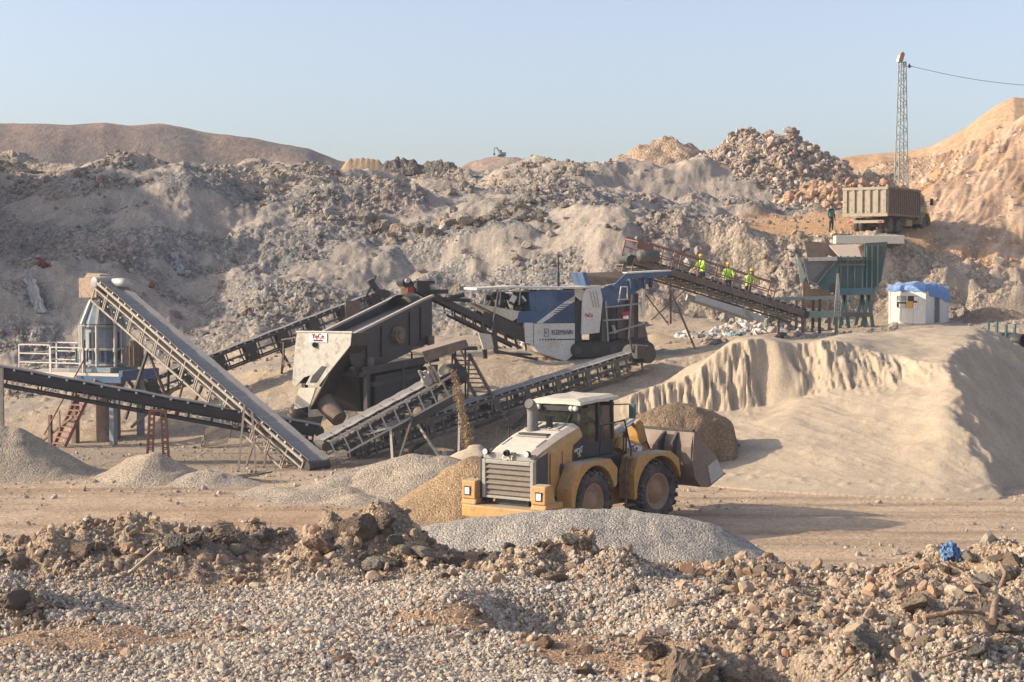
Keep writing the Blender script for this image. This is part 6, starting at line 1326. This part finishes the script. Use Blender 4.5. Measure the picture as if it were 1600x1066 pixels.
# ------------------------------------------------------------------ dump truck
def dump_truck():
    TANP = paint('dusty_beige_paint', (.38, .32, .23), (.44, .37, .28), .45, .6, rust=(.25, .19, .13)); SIDE = paint('brown_side_paint', (.22, .145, .09), (.36, .28, .19), .25, .65, rust=(.15, .085, .06), patch=.5); OLY = paint('olive_yellow_paint', (.36, .30, .10), (.44, .36, .25), .4, .55)  # bed sides darker and browner than the tailgate, with rust patches
    c = at(1352, 362, 104.2); g = tz(c.x, c.y); yaw = R(90 - 34); root = thing('dump_truck', 'dusty beige dump truck with a high ribbed steel bed on the ledge', 'truck', (c.x, c.y, g), yaw)
    def B(name, mat, *bx, bev=.015, par=None):
        b = MB()
        for lo, hi in bx: b.b2(lo, hi)
        return b.build(name, mat, par or root, bev)
    hw = 1.42; z0, z1 = 1.10, 2.84; L = 5.6
    bed = B('bed', SIDE, ((.05, -hw, z0), (L, -hw + .06, z1)), ((.05, hw - .06, z0), (L, hw, z1)), ((.05, -hw + .06, z0), (L, hw - .06, z0 + .08)), ((L - .06, -hw + .06, z0 + .08), (L, hw - .06, z1 + .15)))
    b = MB()
    for i in range(17): x = .15 + i * (L - .3) / 16; b = MB(); b.b2((x, -hw - .09, z0 + .12), (x + .13, -hw, z1 - .12)); b.build('side_rib', SIDE, bed)
    B('side_rail', SIDE, ((.05, -hw - .11, z1 - .1), (L, -hw + .02, z1 + .03)), ((.05, -hw - .11, z0 - .03), (L, -hw + .02, z0 + .12)), ((.05, hw - .02, z1 - .1), (L, hw + .11, z1 + .03)), par=bed)
    tg = B('tailgate', TANP, ((-.03, -hw - .08, z0 - .08), (.05, hw + .08, z1 + .02)))
    ys = [-hw + .02 + i * (2 * hw - .26) / 5 for i in range(6)]
    for y in ys: B('tailgate_rib', TANP, ((-.13, y, z0 + .15), (-.03, y + .24, z1 - .17)), par=tg)
    B('tailgate_rail', TANP, ((-.14, -hw - .08, z1 - .16), (-.03, hw + .08, z1 + .02)), ((-.14, -hw - .08, z0 - .08), (-.03, hw + .08, z0 + .14)), par=tg)
    b = MB(); b.prism([(-hw - .1, z1 - .1), (-hw + .1, z1 - .1), (-hw + .02, z1 + .16), (-hw - .06, z1 + .16)], 'x', -.1, .1); b.build('gate_hinge', TANP, tg)
    B('chassis', DKGREY, ((.3, -.5, .72), (8.4, -.32, .98)), ((.3, .32, .72), (8.4, .5, .98)), ((.3, -.32, .75), (.5, .32, .95)), ((3.6, -.32, .75), (3.8, .32, .95)))
    B('rear_bumper', TANP, ((-.02, -1.2, .62), (.12, 1.2, .80))); B('tail_lamp', REDP, ((-.05, .85, .66), (-.02, 1.1, .77))); B('tail_lamp', REDP, ((-.05, -1.1, .66), (-.02, -.85, .77)))
    for x in (1.35, 2.7):
        for s in (-1, 1):
            for o in (.66, 1.02): tyre_parts(root, (x, s * o, .52), .52, .30, Matrix.Identity(4), RUST, s, 18, tread=False)
        B('axle', BLK, ((x - .12, -.9, .42), (x + .12, .9, .62)))
    for s in (-1, 1): tyre_parts(root, (6.3, s * 1.08, .62), .62, .36, Matrix.Identity(4), RUST, s, 18, tread=False)
    B('axle', BLK, ((6.2, -.9, .52), (6.4, .9, .72)))
    B('fuel_tank', OLY, ((3.9, -1.2, .5), (5.0, -.6, .95)), bev=.06); B('tool_box', DKGREY, ((4.1, .6, .5), (5.0, 1.2, .95)))
    # bonneted cab
    b = MB(); b.prism([(5.45, .95), (5.45, 2.55), (5.7, 2.72), (6.5, 2.62), (6.85, 1.9), (6.85, .95)], 'y', -1.1, 1.1); cab = b.build('cab', OLY, root, .05)
    b = MB(); b.prism([(6.84, .9), (6.84, 1.75), (7.9, 1.6), (8.0, 1.3), (8.0, .8)], 'y', -.62, .62); b.build('bonnet', OLY, root, .05)
    for s in (-1, 1):
        b = MB(); arc = [(6.3 + .80 * math.cos(t), .62 + .80 * math.sin(t)) for t in np.linspace(R(5), R(175), 14)]; out = [(6.3 + .90 * math.cos(t), .62 + .90 * math.sin(t)) for t in np.linspace(R(175), R(5), 14)]
        b.prism(arc + out, 'y', s * .62, s * 1.32); b.build('front_fender', OLY, root)
        b = MB(); b.plate([(5.75, s * 1.105, 1.85), (6.45, s * 1.105, 1.85), (6.3, s * 1.105, 2.45), (5.75, s * 1.105, 2.5)], .02); b.build('side_window', GLASS, cab)
        b = MB(); b.bar((6.6, s * 1.15, 2.2), (6.75, s * 1.5, 2.25), .04); b.b2((6.7, s * 1.42, 1.95), (6.78, s * 1.62, 2.4)); b.build('mirror', BLK, root)
    b = MB(); b.plate([(5.44, -.6, 1.9), (5.44, .6, 1.9), (5.44, .6, 2.4), (5.44, -.6, 2.4)], .02); b.build('rear_window', GLASS, cab)
    b = MB(); b.tube((5.35, -1.05, 1.0), (5.35, -1.05, 3.0), .07, n=10); b.build('exhaust_pipe', BLK, root)
    b = MB(); b.lathe([(.001, -.2), (.2, -.15), (.22, 0), (.2, .15), (.001, .2)], 'x', (6.9, -.95, 2.0), 14); b.build('air_filter', CHROME, root)
    for ch in root.children:
        if ch.name.split('.')[0] in ('cab', 'bonnet', 'front_fender', 'mirror', 'exhaust_pipe', 'air_filter') or (ch.name.startswith('wheel') and ch.data.vertices[0].co.x > 5) or (ch.name.startswith('axle') and ch.data.vertices[0].co.x > 5): ch.location.x += .85
dump_truck()

# ------------------------------------------------------------------ white booth under a blue tarpaulin
def booth():
    Y = 94.5; c = at(1446, 511, Y); g = c.z; yaw = R(-46); root = thing('booth', 'small white site booth with a blue tarpaulin roof', 'booth', (c.x, c.y, g), yaw)
    WB = paint('booth_panel', (.72, .69, .63), (.55, .48, .40), .22, .6); FR = paint('booth_frame', (.68, .65, .60), (.5, .44, .37), .2, .5)
    s = 2.42; H = 2.28                   # corner at origin; the lit face runs to -x, the door face to +y
    def B(name, mat, *bx, bev=.0, par=None):
        b = MB()
        for lo, hi in bx: b.b2(lo, hi)
        return b.build(name, mat, par or root, bev)
    wx0, wx1, wz0, wz1 = -1.95, -.50, 1.02, 1.80
    B('front_wall', WB, ((-s, 0, -.1), (0, .06, wz0)), ((-s, 0, wz1), (0, .06, H)), ((-s, 0, wz0), (wx0, .06, wz1)), ((wx1, 0, wz0), (0, .06, wz1)))
    B('door_wall', WB, ((-.06, .06, -.1), (0, .78, H)), ((-.06, 1.55, -.1), (0, s, H)), ((-.06, .78, 2.08), (0, 1.55, H)))
    B('back_wall', WB, ((-s, s - .06, -.1), (-.06, s, H)), ((-s, .06, -.1), (-s + .06, s - .06, H))); B('floor', GREYST, ((-s + .06, .06, .0), (-.06, s - .06, .08)))
    B('corner_post', FR, ((-.09, -.02, -.1), (.02, .09, H + .02))); B('corner_post', FR, ((-s - .02, -.02, -.1), (-s + .09, .09, H + .02))); B('corner_post', FR, ((-.09, s - .09, -.1), (.02, s + .02, H + .02)))
    B('sill_rail', FR, ((-s + .09, -.025, -.1), (-.09, 0, .02)))
    for x in (-1.62, -.82): B('wall_seam', GREYST, ((x, -.006, .05), (x + .015, .0, .95)))
    w = B('window', FR, ((wx0, -.02, wz0), (wx1, .05, wz0 + .05)), ((wx0, -.02, wz1 - .05), (wx1, .05, wz1)), ((wx0, -.02, wz0 + .05), (wx0 + .05, .05, wz1 - .05)), ((wx1 - .05, -.02, wz0 + .05), (wx1, .05, wz1 - .05)), ((-1.25, -.02, wz0 + .05), (-1.19, .05, wz1 - .05)), ((wx0 + .05, -.02, 1.42), (-1.25, .05, 1.47)))
    B('pane', glass('booth_glass', (.02, .025, .03), .75), ((wx0 + .05, .015, wz0 + .05), (-1.25, .02, 1.42)), par=w); B('pane', glass('booth_glass_grey', (.25, .28, .27), .8), ((wx0 + .05, .015, 1.47), (-1.25, .02, wz1 - .05)), par=w); B('pane', glass('booth_glass_dark', (.03, .03, .035), .8), ((-1.19, .015, wz0 + .05), (wx1 - .05, .02, wz1 - .05)), par=w)
    B('paper_sheet', CREAM, ((-1.75, .0, wz0 + .06), (-1.32, .012, 1.30)), par=w)
    n1 = B('notice', ORGP, ((-1.16, -.035, 1.05), (-.82, -.022, 1.45)), par=w); n2 = B('notice', WHITEP, ((-.78, -.035, 1.07), (-.52, -.022, 1.36)), par=w); text('!', .2, face_m((-.65, -.045, 1.22), (1, 0, 0)), REDP, n2)
    B('poster', WHITEP, ((-.74, -.035, 1.48), (-.52, -.022, 1.72)), par=w)
    d = B('door', paint('door_panel', (.16, .13, .13), (.35, .3, .26), .3, .6), ((-.045, .87, .10), (-.012, 1.46, 2.0)), ); B('door_frame', FR, ((-.05, .78, -.1), (.03, .87, 2.08)), ((-.05, 1.46, -.1), (.03, 1.55, 2.08)), ((-.05, .87, 2.0), (.03, 1.46, 2.08)), ((-.05, .87, -.1), (.03, 1.46, .10)))
    B('handle', CHROME, ((-.012, .92, 1.0), (.03, .96, 1.12)), par=d)
    for y in (.99, 1.13, 1.28): B('door_seam', BLKP, ((-.013, y, .2), (-.006, y + .012, 1.9)), par=d)
    B('roof_panel', FR, ((-s, 0, H), (0, s, H + .05)))
    # crumpled tarpaulin, sagging over the edges
    b = MB(); n = 46; vs = []
    ext = .22
    for i in range(n):
        for j in range(n):
            x = -s - ext + (s + 2 * ext) * i / (n - 1); y = -ext + (s + 2 * ext) * j / (n - 1)
            o = max(0, -s - x, x, -y, y - s); px_ = min(max(x, -s - .05), .05); py_ = min(max(y, -.05), s + .05)
            drop = o * (1.6 if x <= .01 or y < .3 else 3.0)
            rise = .16 * math.sin(math.pi * (x + s) / s * .9 + .2) * math.sin(math.pi * min(1, max(0, y / s)))
            z = H + .10 + max(-.1, rise) + .13 * mnoise.noise(Vector((x * 1.6, y * 1.6, 3))) + .07 * mnoise.noise(Vector((x * 4.5, y * 4.5, 5))) + .03 * mnoise.noise(Vector((x * 11, y * 11, 5))) - drop - (.35 * max(0, y / s - .3) if x > .02 else 0)
            q = .04 * mnoise.noise(Vector((x * 7, y * 7, 9))) if o > 0 else 0
            vs.append((px_ + q, py_ + q, max(z, H + .07) if o == 0 else z))
    N = len(vs); vs2 = vs + [(x, y, z - .012) for x, y, z in vs]; fs = []
    for i in range(n - 1):
        for j in range(n - 1): a = i * n + j; fs += [(a, a + n, a + n + 1, a + 1), (N + a, N + a + 1, N + a + n + 1, N + a + n)]
    b.add(vs2, fs, 0, True); b.build('tarpaulin', paint('blue_tarp', (.09, .24, .56), (.40, .44, .50), .35, .45, scale=2, patch=.8), root)
    b = MB(); b.bar((-s - .05, .1, 1.2), (-s - .75, -.3, .55), .06); b.bar((-s - .04, .15, 1.15), (-s - .05, .15, 0), .05); b.build('side_prop', PALEST, root)
booth()

# ------------------------------------------------------------------ lattice mast with flood lamp, and the cable
def mast():
    Y = 127.0; a = at(1408, 300, Y); g = tz(a.x, a.y); top = at(1407, 98, Y).z - g; root = thing('lattice_mast', 'tall slender lattice mast with a lamp on top, behind the dump truck', 'mast', (a.x, a.y, g), R(12))
    m = paint('mast_steel', (.30, .35, .33), (.45, .4, .33), .3, .5); w0, w1 = .40, .20
    def W(t): return w0 + (w1 - w0) * t
    for sx in (-1, 1):
        for sy in (-1, 1): b = MB(); b.bar((sx * w0, sy * w0, -.3), (sx * w1, sy * w1, top), .07); b.build('leg', m, root)
    b = MB(); n = 20
    for i in range(n):
        t0, t1 = i / n, (i + 1) / n; z0, z1 = top * t0, top * t1; A, B_ = W(t0), W(t1); s = 1 if i % 2 else -1
        for y in (-1, 1): b.bar((-s * A, y * A, z0), (s * B_, y * B_, z1), .04); b.bar((y * A, s * A, z0), (y * B_, -s * B_, z1), .04)
    b.build('lattice', m, root)
    b = MB(); b.b2((-.25, -.25, top), (.25, .25, top + .06)); b.bar((.1, 0, top - .25), (.75, 0, top - .30), .05); b.build('top_plate', m, root)
    b = MB(); b.box((-.12, 0, top + .42), (.36, .42, .62), Matrix.Rotation(.3, 3, 'Y')); b.prism([(-.1, top + .70), (.1, top + .66), (.02, top + .88)], 'y', -.15, .15); lp = b.build('flood_lamp', paint('rusty_lamp', (.36, .19, .11), (.5, .38, .28), .3, .7), root, .04)
    b = MB(); b.box((-.32, -.02, top + .28), (.08, .38, .5), Matrix.Rotation(.3, 3, 'Y')); b.build('lens', LENS, lp)
    return Matrix.Translation((a.x, a.y, g)) @ Matrix.Rotation(R(12), 4, 'Z') @ Vector((.75, 0, top - .30))
E = mast()
root = thing('overhead_cable', 'thin dark cable sagging from the lattice mast out of the picture to the right', 'cable', E, 0)
b = MB(); pts = []; P1 = at(1421, 103, 127) - E; P2 = at(1640, 136, 122) - E; P3 = at(2000, 120, 112) - E
for i in range(13): t = i / 12; pts.append(P1.lerp(P2, t) + Vector((0, 0, -.28 * math.sin(math.pi * t))))
b.tube((0, 0, 0), P1, .012, n=6); b.path(pts + [P3], .02, 6); b.build('wire', BLK, root); b = MB(); b.lathe([(.02, -.18), (.10, -.12), (.05, -.04), (.11, .03), (.05, .10), (.02, .18)], 'z', P1, 12); b.build('insulator', DKGREY, root)

# ------------------------------------------------------------------ far and small things
def excavator():
    Y = 420; c = at(784, 244.6, Y); root = thing('excavator', 'tiny excavator silhouetted on the reddish mound on the skyline', 'excavator', c, R(195)); root.scale = (.6, .6, .6); m = paint('excavator_paint', (.16, .20, .17), (.3, .27, .22), .3, .6)
    for y in (-1.0, .6): b = MB(); b.prism([(-1.7, .35), (-1.3, 0), (1.3, 0), (1.7, .35), (1.3, .75), (-1.3, .75)], 'y', y, y + .45); b.build('track', BLK, root)
    b = MB(); b.b2((-1.7, -1.1, .85), (1.0, 1.1, 1.7)); b.build('house', m, root, .08); b = MB(); b.b2((.2, .1, 1.7), (1.2, 1.1, 2.7)); b.build('cab', m, root, .08)
    b = MB(); b.bar((.8, -.2, 1.5), (2.0, -.2, 3.6), .4, .5); b.bar((2.0, -.2, 3.6), (3.2, -.2, 3.4), .35, .4); b.build('boom', m, root); b = MB(); b.bar((3.2, -.2, 3.4), (3.3, -.2, 1.3), .28, .3); b.build('stick', m, root); b = MB(); b.prism([(3.0, 1.4), (3.5, 1.3), (3.6, .6), (3.1, .4), (2.8, .8)], 'y', -.7, .3); b.build('bucket', BLK, root)
excavator()
heap('earth_bank', 'flat topped tan bank of earth standing on the skyline left of centre', [[(548, 150, 247), (566, 150, 246), (590, 150, 249)]], 1.6, [(.44, .315, .20), (.40, .29, .19)], SOIL, res=.12, nz=.05, warp=.05, round_=.3, toe=.1)
heap('refuse_heap', 'dark heap of refuse on the skyline right of the tan earth bank', [[(606, 148, 254), (622, 148, 250), (640, 148, 250), (655, 148, 255)]], 1.0, [(.13, .115, .10), (.19, .165, .14)], RUBBLE, res=.12, nz=.25, nscale=.6, round_=.3, lump=[(.8, .9, .7), (.4, .8, .7)], toe=.15)
heap('refuse_heap', 'smaller grey refuse heap further right along the skyline', [[(668, 148, 255), (680, 148, 250), (700, 148, 254)]], 1.0, [(.20, .175, .14), (.16, .15, .125)], RUBBLE, res=.12, nz=.25, nscale=.6, round_=.3, lump=[(.8, .9, .7), (.4, .8, .7)], toe=.15)
heap('dark_mound', 'low dark mound behind the crest at the far left', [[(-40, 135, 250), (0, 135, 249), (22, 135, 253)]], .5, [(.16, .14, .105), (.2, .17, .13)], RUBBLE, res=.2, nz=.2, round_=.6, lump=[(.8, .6, .6)])

def sheet(name, label, cat, pts, w, mat, seed, group=None, off=.12):
    """a crumpled sheet lying down a slope along pixel points"""
    r = random.Random(seed); C = [at(*p) for p in pts]; C = [Vector((c.x, c.y, tz(c.x, c.y) + off)) for c in C]; b = MB(); n = 26; m = 12; vs = []
    for i in range(n):
        t = i / (n - 1) * (len(C) - 1); k = min(int(t), len(C) - 2); c = C[k].lerp(C[k + 1], t - k)
        for j in range(m):
            v = j / (m - 1) - .5; ww = w * (.55 + .5 * mnoise.noise(Vector((i * .25, seed, 0))) + .3 * t / len(C))
            p = c + Vector((v * ww, 0, 0)); p += Vector((mnoise.noise(Vector((i * .5, j * .5, seed))) * .15, -.25 * abs(mnoise.noise(Vector((j * .7, i * .15, seed)))), mnoise.noise(Vector((i * .4, j * .6, seed + 5))) * .18)); vs.append(p)
    N = len(vs); vs2 = vs + [p + Vector((0, .02, -.02)) for p in vs]; fs = []
    for i in range(n - 1):
        for j in range(m - 1): a = i * m + j; fs += [(a, a + 1, a + m + 1, a + m), (N + a, N + a + m, N + a + m + 1, N + a + 1)]
    b.add(vs2, fs, 0, True); o = b.build(name, mat); return tag(o, label, cat, group)
PLAS = paint('dusty_plastic', (.40, .38, .35), (.36, .32, .27), .4, .5, scale=3); BLUC = paint('blue_plastic', (.06, .19, .42), (.35, .38, .42), .3, .35, scale=4); REDC = plain('red_cloth', (.22, .035, .04), .8)
def slope_pts(pp):
    """pixels -> (px, py, Y) where the hillside surface is seen"""
    out = []
    for px, py in pp:
        Y = np.arange(84, 135, .1); X = (px - W0 / 2) / FPX * Y; z = terrain(X, Y)[0]; i = np.argmax(z > zat(py, Y)); out.append((px, py, Y[i]))
    return out
sheet('plastic_sheet', 'long pale plastic sheet hanging down the hillside at the far left', 'plastic sheet', slope_pts([(42, 408), (46, 440), (56, 470), (66, 492)]), 1.0, PLAS, 3)
sheet('torn_sheet', 'torn grey sheet caught on the hillside left of the crusher tower conveyor', 'plastic sheet', slope_pts([(272, 400), (278, 415), (282, 432)]), .8, paint('grey_sheet', (.26, .26, .27), (.33, .3, .27), .3, .6), 5)
sheet('red_rag', 'dark red rag beside the long pale plastic sheet', 'rag', slope_pts([(60, 408), (66, 416), (72, 420)]), .8, REDC, 6)
sheet('red_litter', 'red litter on the crest of the left hill', 'litter', slope_pts([(128, 256), (134, 252)]), .8, REDC, 7)
sheet('blue_litter', 'blue plastic scrap on the far crest below the excavator', 'litter', [(740, 262, 143.5), (748, 261, 143.6)], .9, BLUC, 8)
sheet('blue_bag', 'light blue plastic bag in the debris under the sorting belt', 'plastic bag', [(1152, 526, 88.0), (1168, 522, 88.2)], .7, paint('pale_blue_plastic', (.20, .42, .55), (.5, .5, .48), .3, .4), 9)
q = slope_pts([(420, 302)])[0]; v = at(*q); r_ = np.random.default_rng(3)
rock('pale', v.x, v.y, tz(v.x, v.y), .62, 'big cream block standing out high on the hillside left of centre', None, r_, 1.0, name='stone_block', cat='block')
for px, py, lab in ((762, 345, 'cream boulder at the right end of the block band, tallest there'), (772, 342, 'ochre boulder leaning beside the cream one in the block band')):
    q = slope_pts([(px, py)])[0]; v = at(*q); rock('pale' if px < 765 else 'tan', v.x, v.y, tz(v.x, v.y), .62, lab, None, r_, 1.0, name='boulder', cat='boulder')
# pipes and posts at the right edge, broken slabs below them
TEAL = paint('teal_pipe', (.05, .15, .16), (.3, .27, .23), .3, .5)
for k, (px, h, lab) in enumerate(((1544, 34, 'leftmost of four teal pipe posts above the broken slabs'), (1557, 36, 'second teal pipe post from the left above the slabs'), (1571, 30, 'third teal pipe post from the left, shorter than its neighbours'), (1584, 32, 'teal pipe post next to the black barrel'))):
    q = at(px, 533, 84); g = tz(q.x, q.y); b = MB(); hh = max(at(px, 533 - h * .85, 84).z - g, .6); b.tube((0, 0, -.2), (.02 * k, 0, hh), .075, n=12); b.tube((0, 0, .1), (0, 0, .25), .12, n=12); o = b.build('pipe_post', TEAL); o.location = (q.x, q.y, g); tag(o, lab, 'post', 'teal pipe posts')
q = at(1592, 533, 83.5); g = tz(q.x, q.y); root = thing('barrel', 'black open barrel lying at the right edge of the bench', 'barrel', (q.x, q.y, g + .34), R(-70)); b = MB(); b.lathe([(.30, -.8), (.36, -.8), (.36, -.3), (.38, -.27), (.36, -.24), (.36, .5), (.30, .5), (.30, -.75), (.001, -.7)], 'x', (0, 0, 0), 22); b.build('shell', BLK, root)
q = at(1560, 533, 84); g = tz(q.x, q.y); b = MB(); b.tube((-1.2, 0, .2), (1.2, .1, .2), .1, n=12); b.tube((-.8, .3, .5), (1.0, .2, .45), .09, n=12); b.tube((-.9, .2, .28), (1.1, .35, .25), .11, n=12); o = b.build('pipe_bundle', TEAL); o.location = (q.x, q.y, g); tag(o, 'bundle of teal pipes lying between the upright posts', 'pipes')
def slabs():
    r = np.random.default_rng(8); V, F = ico(1)
    for k in range(46):
        px = r.uniform(1515, 1620); py = r.uniform(545, 590); Y = 80 - (py - 545) * .16; q = at(px, py, Y); g = tz(q.x, q.y); L = r.uniform(.25, .95)
        b = MB(); w, t = L * r.uniform(.35, .7), r.uniform(.08, .2); pts = [(-L / 2, -w / 2), (L * r.uniform(.2, .5), -w / 2 * r.uniform(.7, 1.1)), (L / 2, w * r.uniform(-.2, .4)), (L * r.uniform(0, .3), w / 2), (-L * r.uniform(.3, .5), w / 2 * r.uniform(.5, 1))]
        b.prism(pts, 'z', -t / 2, t / 2); o = b.build('slab_piece', RM[r.choice(['pale', 'tan', 'red', 'grey'])], None, .015); o.location = (q.x, q.y, max(g, q.z * .35 + g * .65) + .12); o.rotation_euler = (r.uniform(-.4, .4), r.uniform(-.4, .4), r.uniform(0, 6.28)); tag(o, 'broken slab piece in the pinkish rubble at the right edge behind the sand', 'slab', 'broken slabs right of the sand stockpile')
slabs()
# broken lattice frame and coil on the yard
q = at(378, 748, 61.5); g = tz(q.x, q.y); root = thing('broken_lattice', 'broken dark lattice frame lying on the yard right of the red trestle', 'steel frame', (q.x, q.y, g + .12), R(-14)); b = MB()
for y in (-.35, .35): b.bar((-.7, y, 0), (.8, y, .18), .07)
for i in range(7): x = -.7 + i * .25; b.bar((x, -.35, .02 + i * .03), (x + .25, .35, .05 + i * .03), .05); b.bar((x, .35, .02 + i * .03), (x + .25, -.35, .05 + i * .03), .04)
b.build('frame', DKGREY, root)
q = at(338, 676, 73); g = tz(q.x, q.y); b = MB()
for k in range(7):
    pts = [(.55 * math.cos(t) * (1 + .06 * k), .1 * math.sin(t * 2 + k) + .05 * k, .55 + .5 * math.sin(t + .2 * k)) for t in np.linspace(0, 2 * math.pi, 18)]; b.path(pts, .018, 5)
o = b.build('wire_coil', PALEBR); o.location = (q.x, q.y, g); tag(o, 'loose coil of wire on the ground under the dark conveyor', 'wire coil')

# ------------------------------------------------------------------ foreground bits: stick, roots, bag
WOOD = paint('bare_wood', (.50, .40, .26), (.45, .37, .27), .3, .8, scale=6); ROOT = paint('root_bark', (.24, .14, .085), (.36, .27, .19), .4, .85, scale=12)
x, y, z = fg_on(196, 898); x2 = (244 - 800) / FPX * (y + .04); b = MB(); p0 = Vector((x, y, z + .0)); p1 = Vector((x2, y + .04, zat(855, y + .04))); b.bar(p0, p1, .038, .016); o = b.build('wood_batten', WOOD, None, .004); tag(o, 'pale wooden batten sticking out of the chippings', 'batten')
def root_at(label, px, r, d=(0,)):
    P = []
    for q in px:
        X, Y, Z = fg_on(q[0], max(q[1], 846)); Y = Y if len(q) < 3 else Y + q[2]
        Y -= .22; P.append(Vector(((q[0] - 800) / FPX * Y, Y, zat(q[1], Y) + .004)))
    r *= 1.05; b = MB(); Q = []
    for a, c in zip(P[:-1], P[1:]):
        for i in range(6): Q.append(a.lerp(c, i / 6) + Vector([.006 * mnoise.noise(Vector((len(Q) * .6, k, len(px)))) for k in range(3)]))
    Q.append(P[-1]); n = len(Q)
    for i in range(n - 1): b.tube(Q[i], Q[i + 1], r * (1 - .55 * i / n), r * (1 - .55 * (i + 1) / n), n=9)
    o = b.build('root', ROOT); return tag(o, label, 'root', 'dry roots in the right rim')
root_at('thick light brown root standing upright at the right', [(1556, 972), (1560, 945, -.05), (1568, 920, -.1), (1576, 898, -.12), (1566, 880, -.1)], .024)
root_at('long dark root lying flat below the big tan boulder', [(1450, 966), (1480, 960, -.03), (1510, 955, -.03), (1545, 960, -.02), (1590, 968, 0)], .018)
root_at('thin arched root running down from the blue bag', [(1490, 886), (1505, 892, -.1), (1525, 915, -.1), (1536, 930, -.08), (1538, 952, 0)], .009)
root_at('thin twig curling up left of the blue bag', [(1444, 900), (1446, 885, 0), (1434, 872, 0), (1428, 866, 0)], .005)
root_at('bent root in the dark hollow at the bottom', [(1312, 1062), (1330, 1045, -.03), (1344, 1030, -.04), (1352, 1020, -.02)], .010)
root_at('straight root stub on the rim left of the blue bag', [(1402, 903), (1418, 893, 0), (1432, 886, 0)], .013)
root_at('thin stick lying over the big dusty boulder at the bottom', [(1100, 1046), (1120, 1040, -.1), (1138, 1032, -.08)], .006)
root_at('dry twig in the lower right rubble', [(1470, 1030), (1500, 1020, -.03), (1530, 1008, -.02)], .008)
def bag():
    X, Y, Z = fg_on(1490, 878); b = MB(); n = 16; vs = []; c = Vector((X, Y, Z + .05))
    for i in range(n):
        for j in range(n):
            u, v = i / (n - 1) - .5, j / (n - 1) - .5; vs.append(c + Vector((u * .14 + .03 * mnoise.noise(Vector((i * .5, j * .5, 1))), v * .08 + .03 * mnoise.noise(Vector((i * .5, j * .5, 7))), .045 - .11 * abs(u) + .04 * mnoise.noise(Vector((i * .6, j * .6, 2))) + v * .1)))
    N = len(vs); fs = []
    vs2 = vs + [p + Vector((0, .004, -.004)) for p in vs]
    for i in range(n - 1):
        for j in range(n - 1): a = i * n + j; fs += [(a, a + n, a + n + 1, a + 1), (N + a, N + a + 1, N + a + n + 1, N + a + n)]
    b.add(vs2, fs, 0, True); tag(b.build('plastic_bag', BLUC), 'crumpled blue plastic bag on the rim at the right', 'plastic bag')
bag()
# ------------------------------------------------------------------ thin dusty air
def haze():
    b = MB(); b.b2((-3300, -40, -4), (3700, 950, 60))
    m = bpy.data.materials.new('dusty_air'); m.use_nodes = True; n = m.node_tree.nodes; l = m.node_tree.links
    n.remove(n['Principled BSDF']); v = n.new('ShaderNodeVolumePrincipled'); v.inputs['Density'].default_value = HAZE
    v.inputs['Color'].default_value = (.76, .80, .90, 1); l.new(v.outputs[0], n['Material Output'].inputs['Volume'])
    tag(b.build('haze', m), 'pale dusty air over the whole quarry', 'haze', kind='stuff')
HAZE = 0.0004
haze()
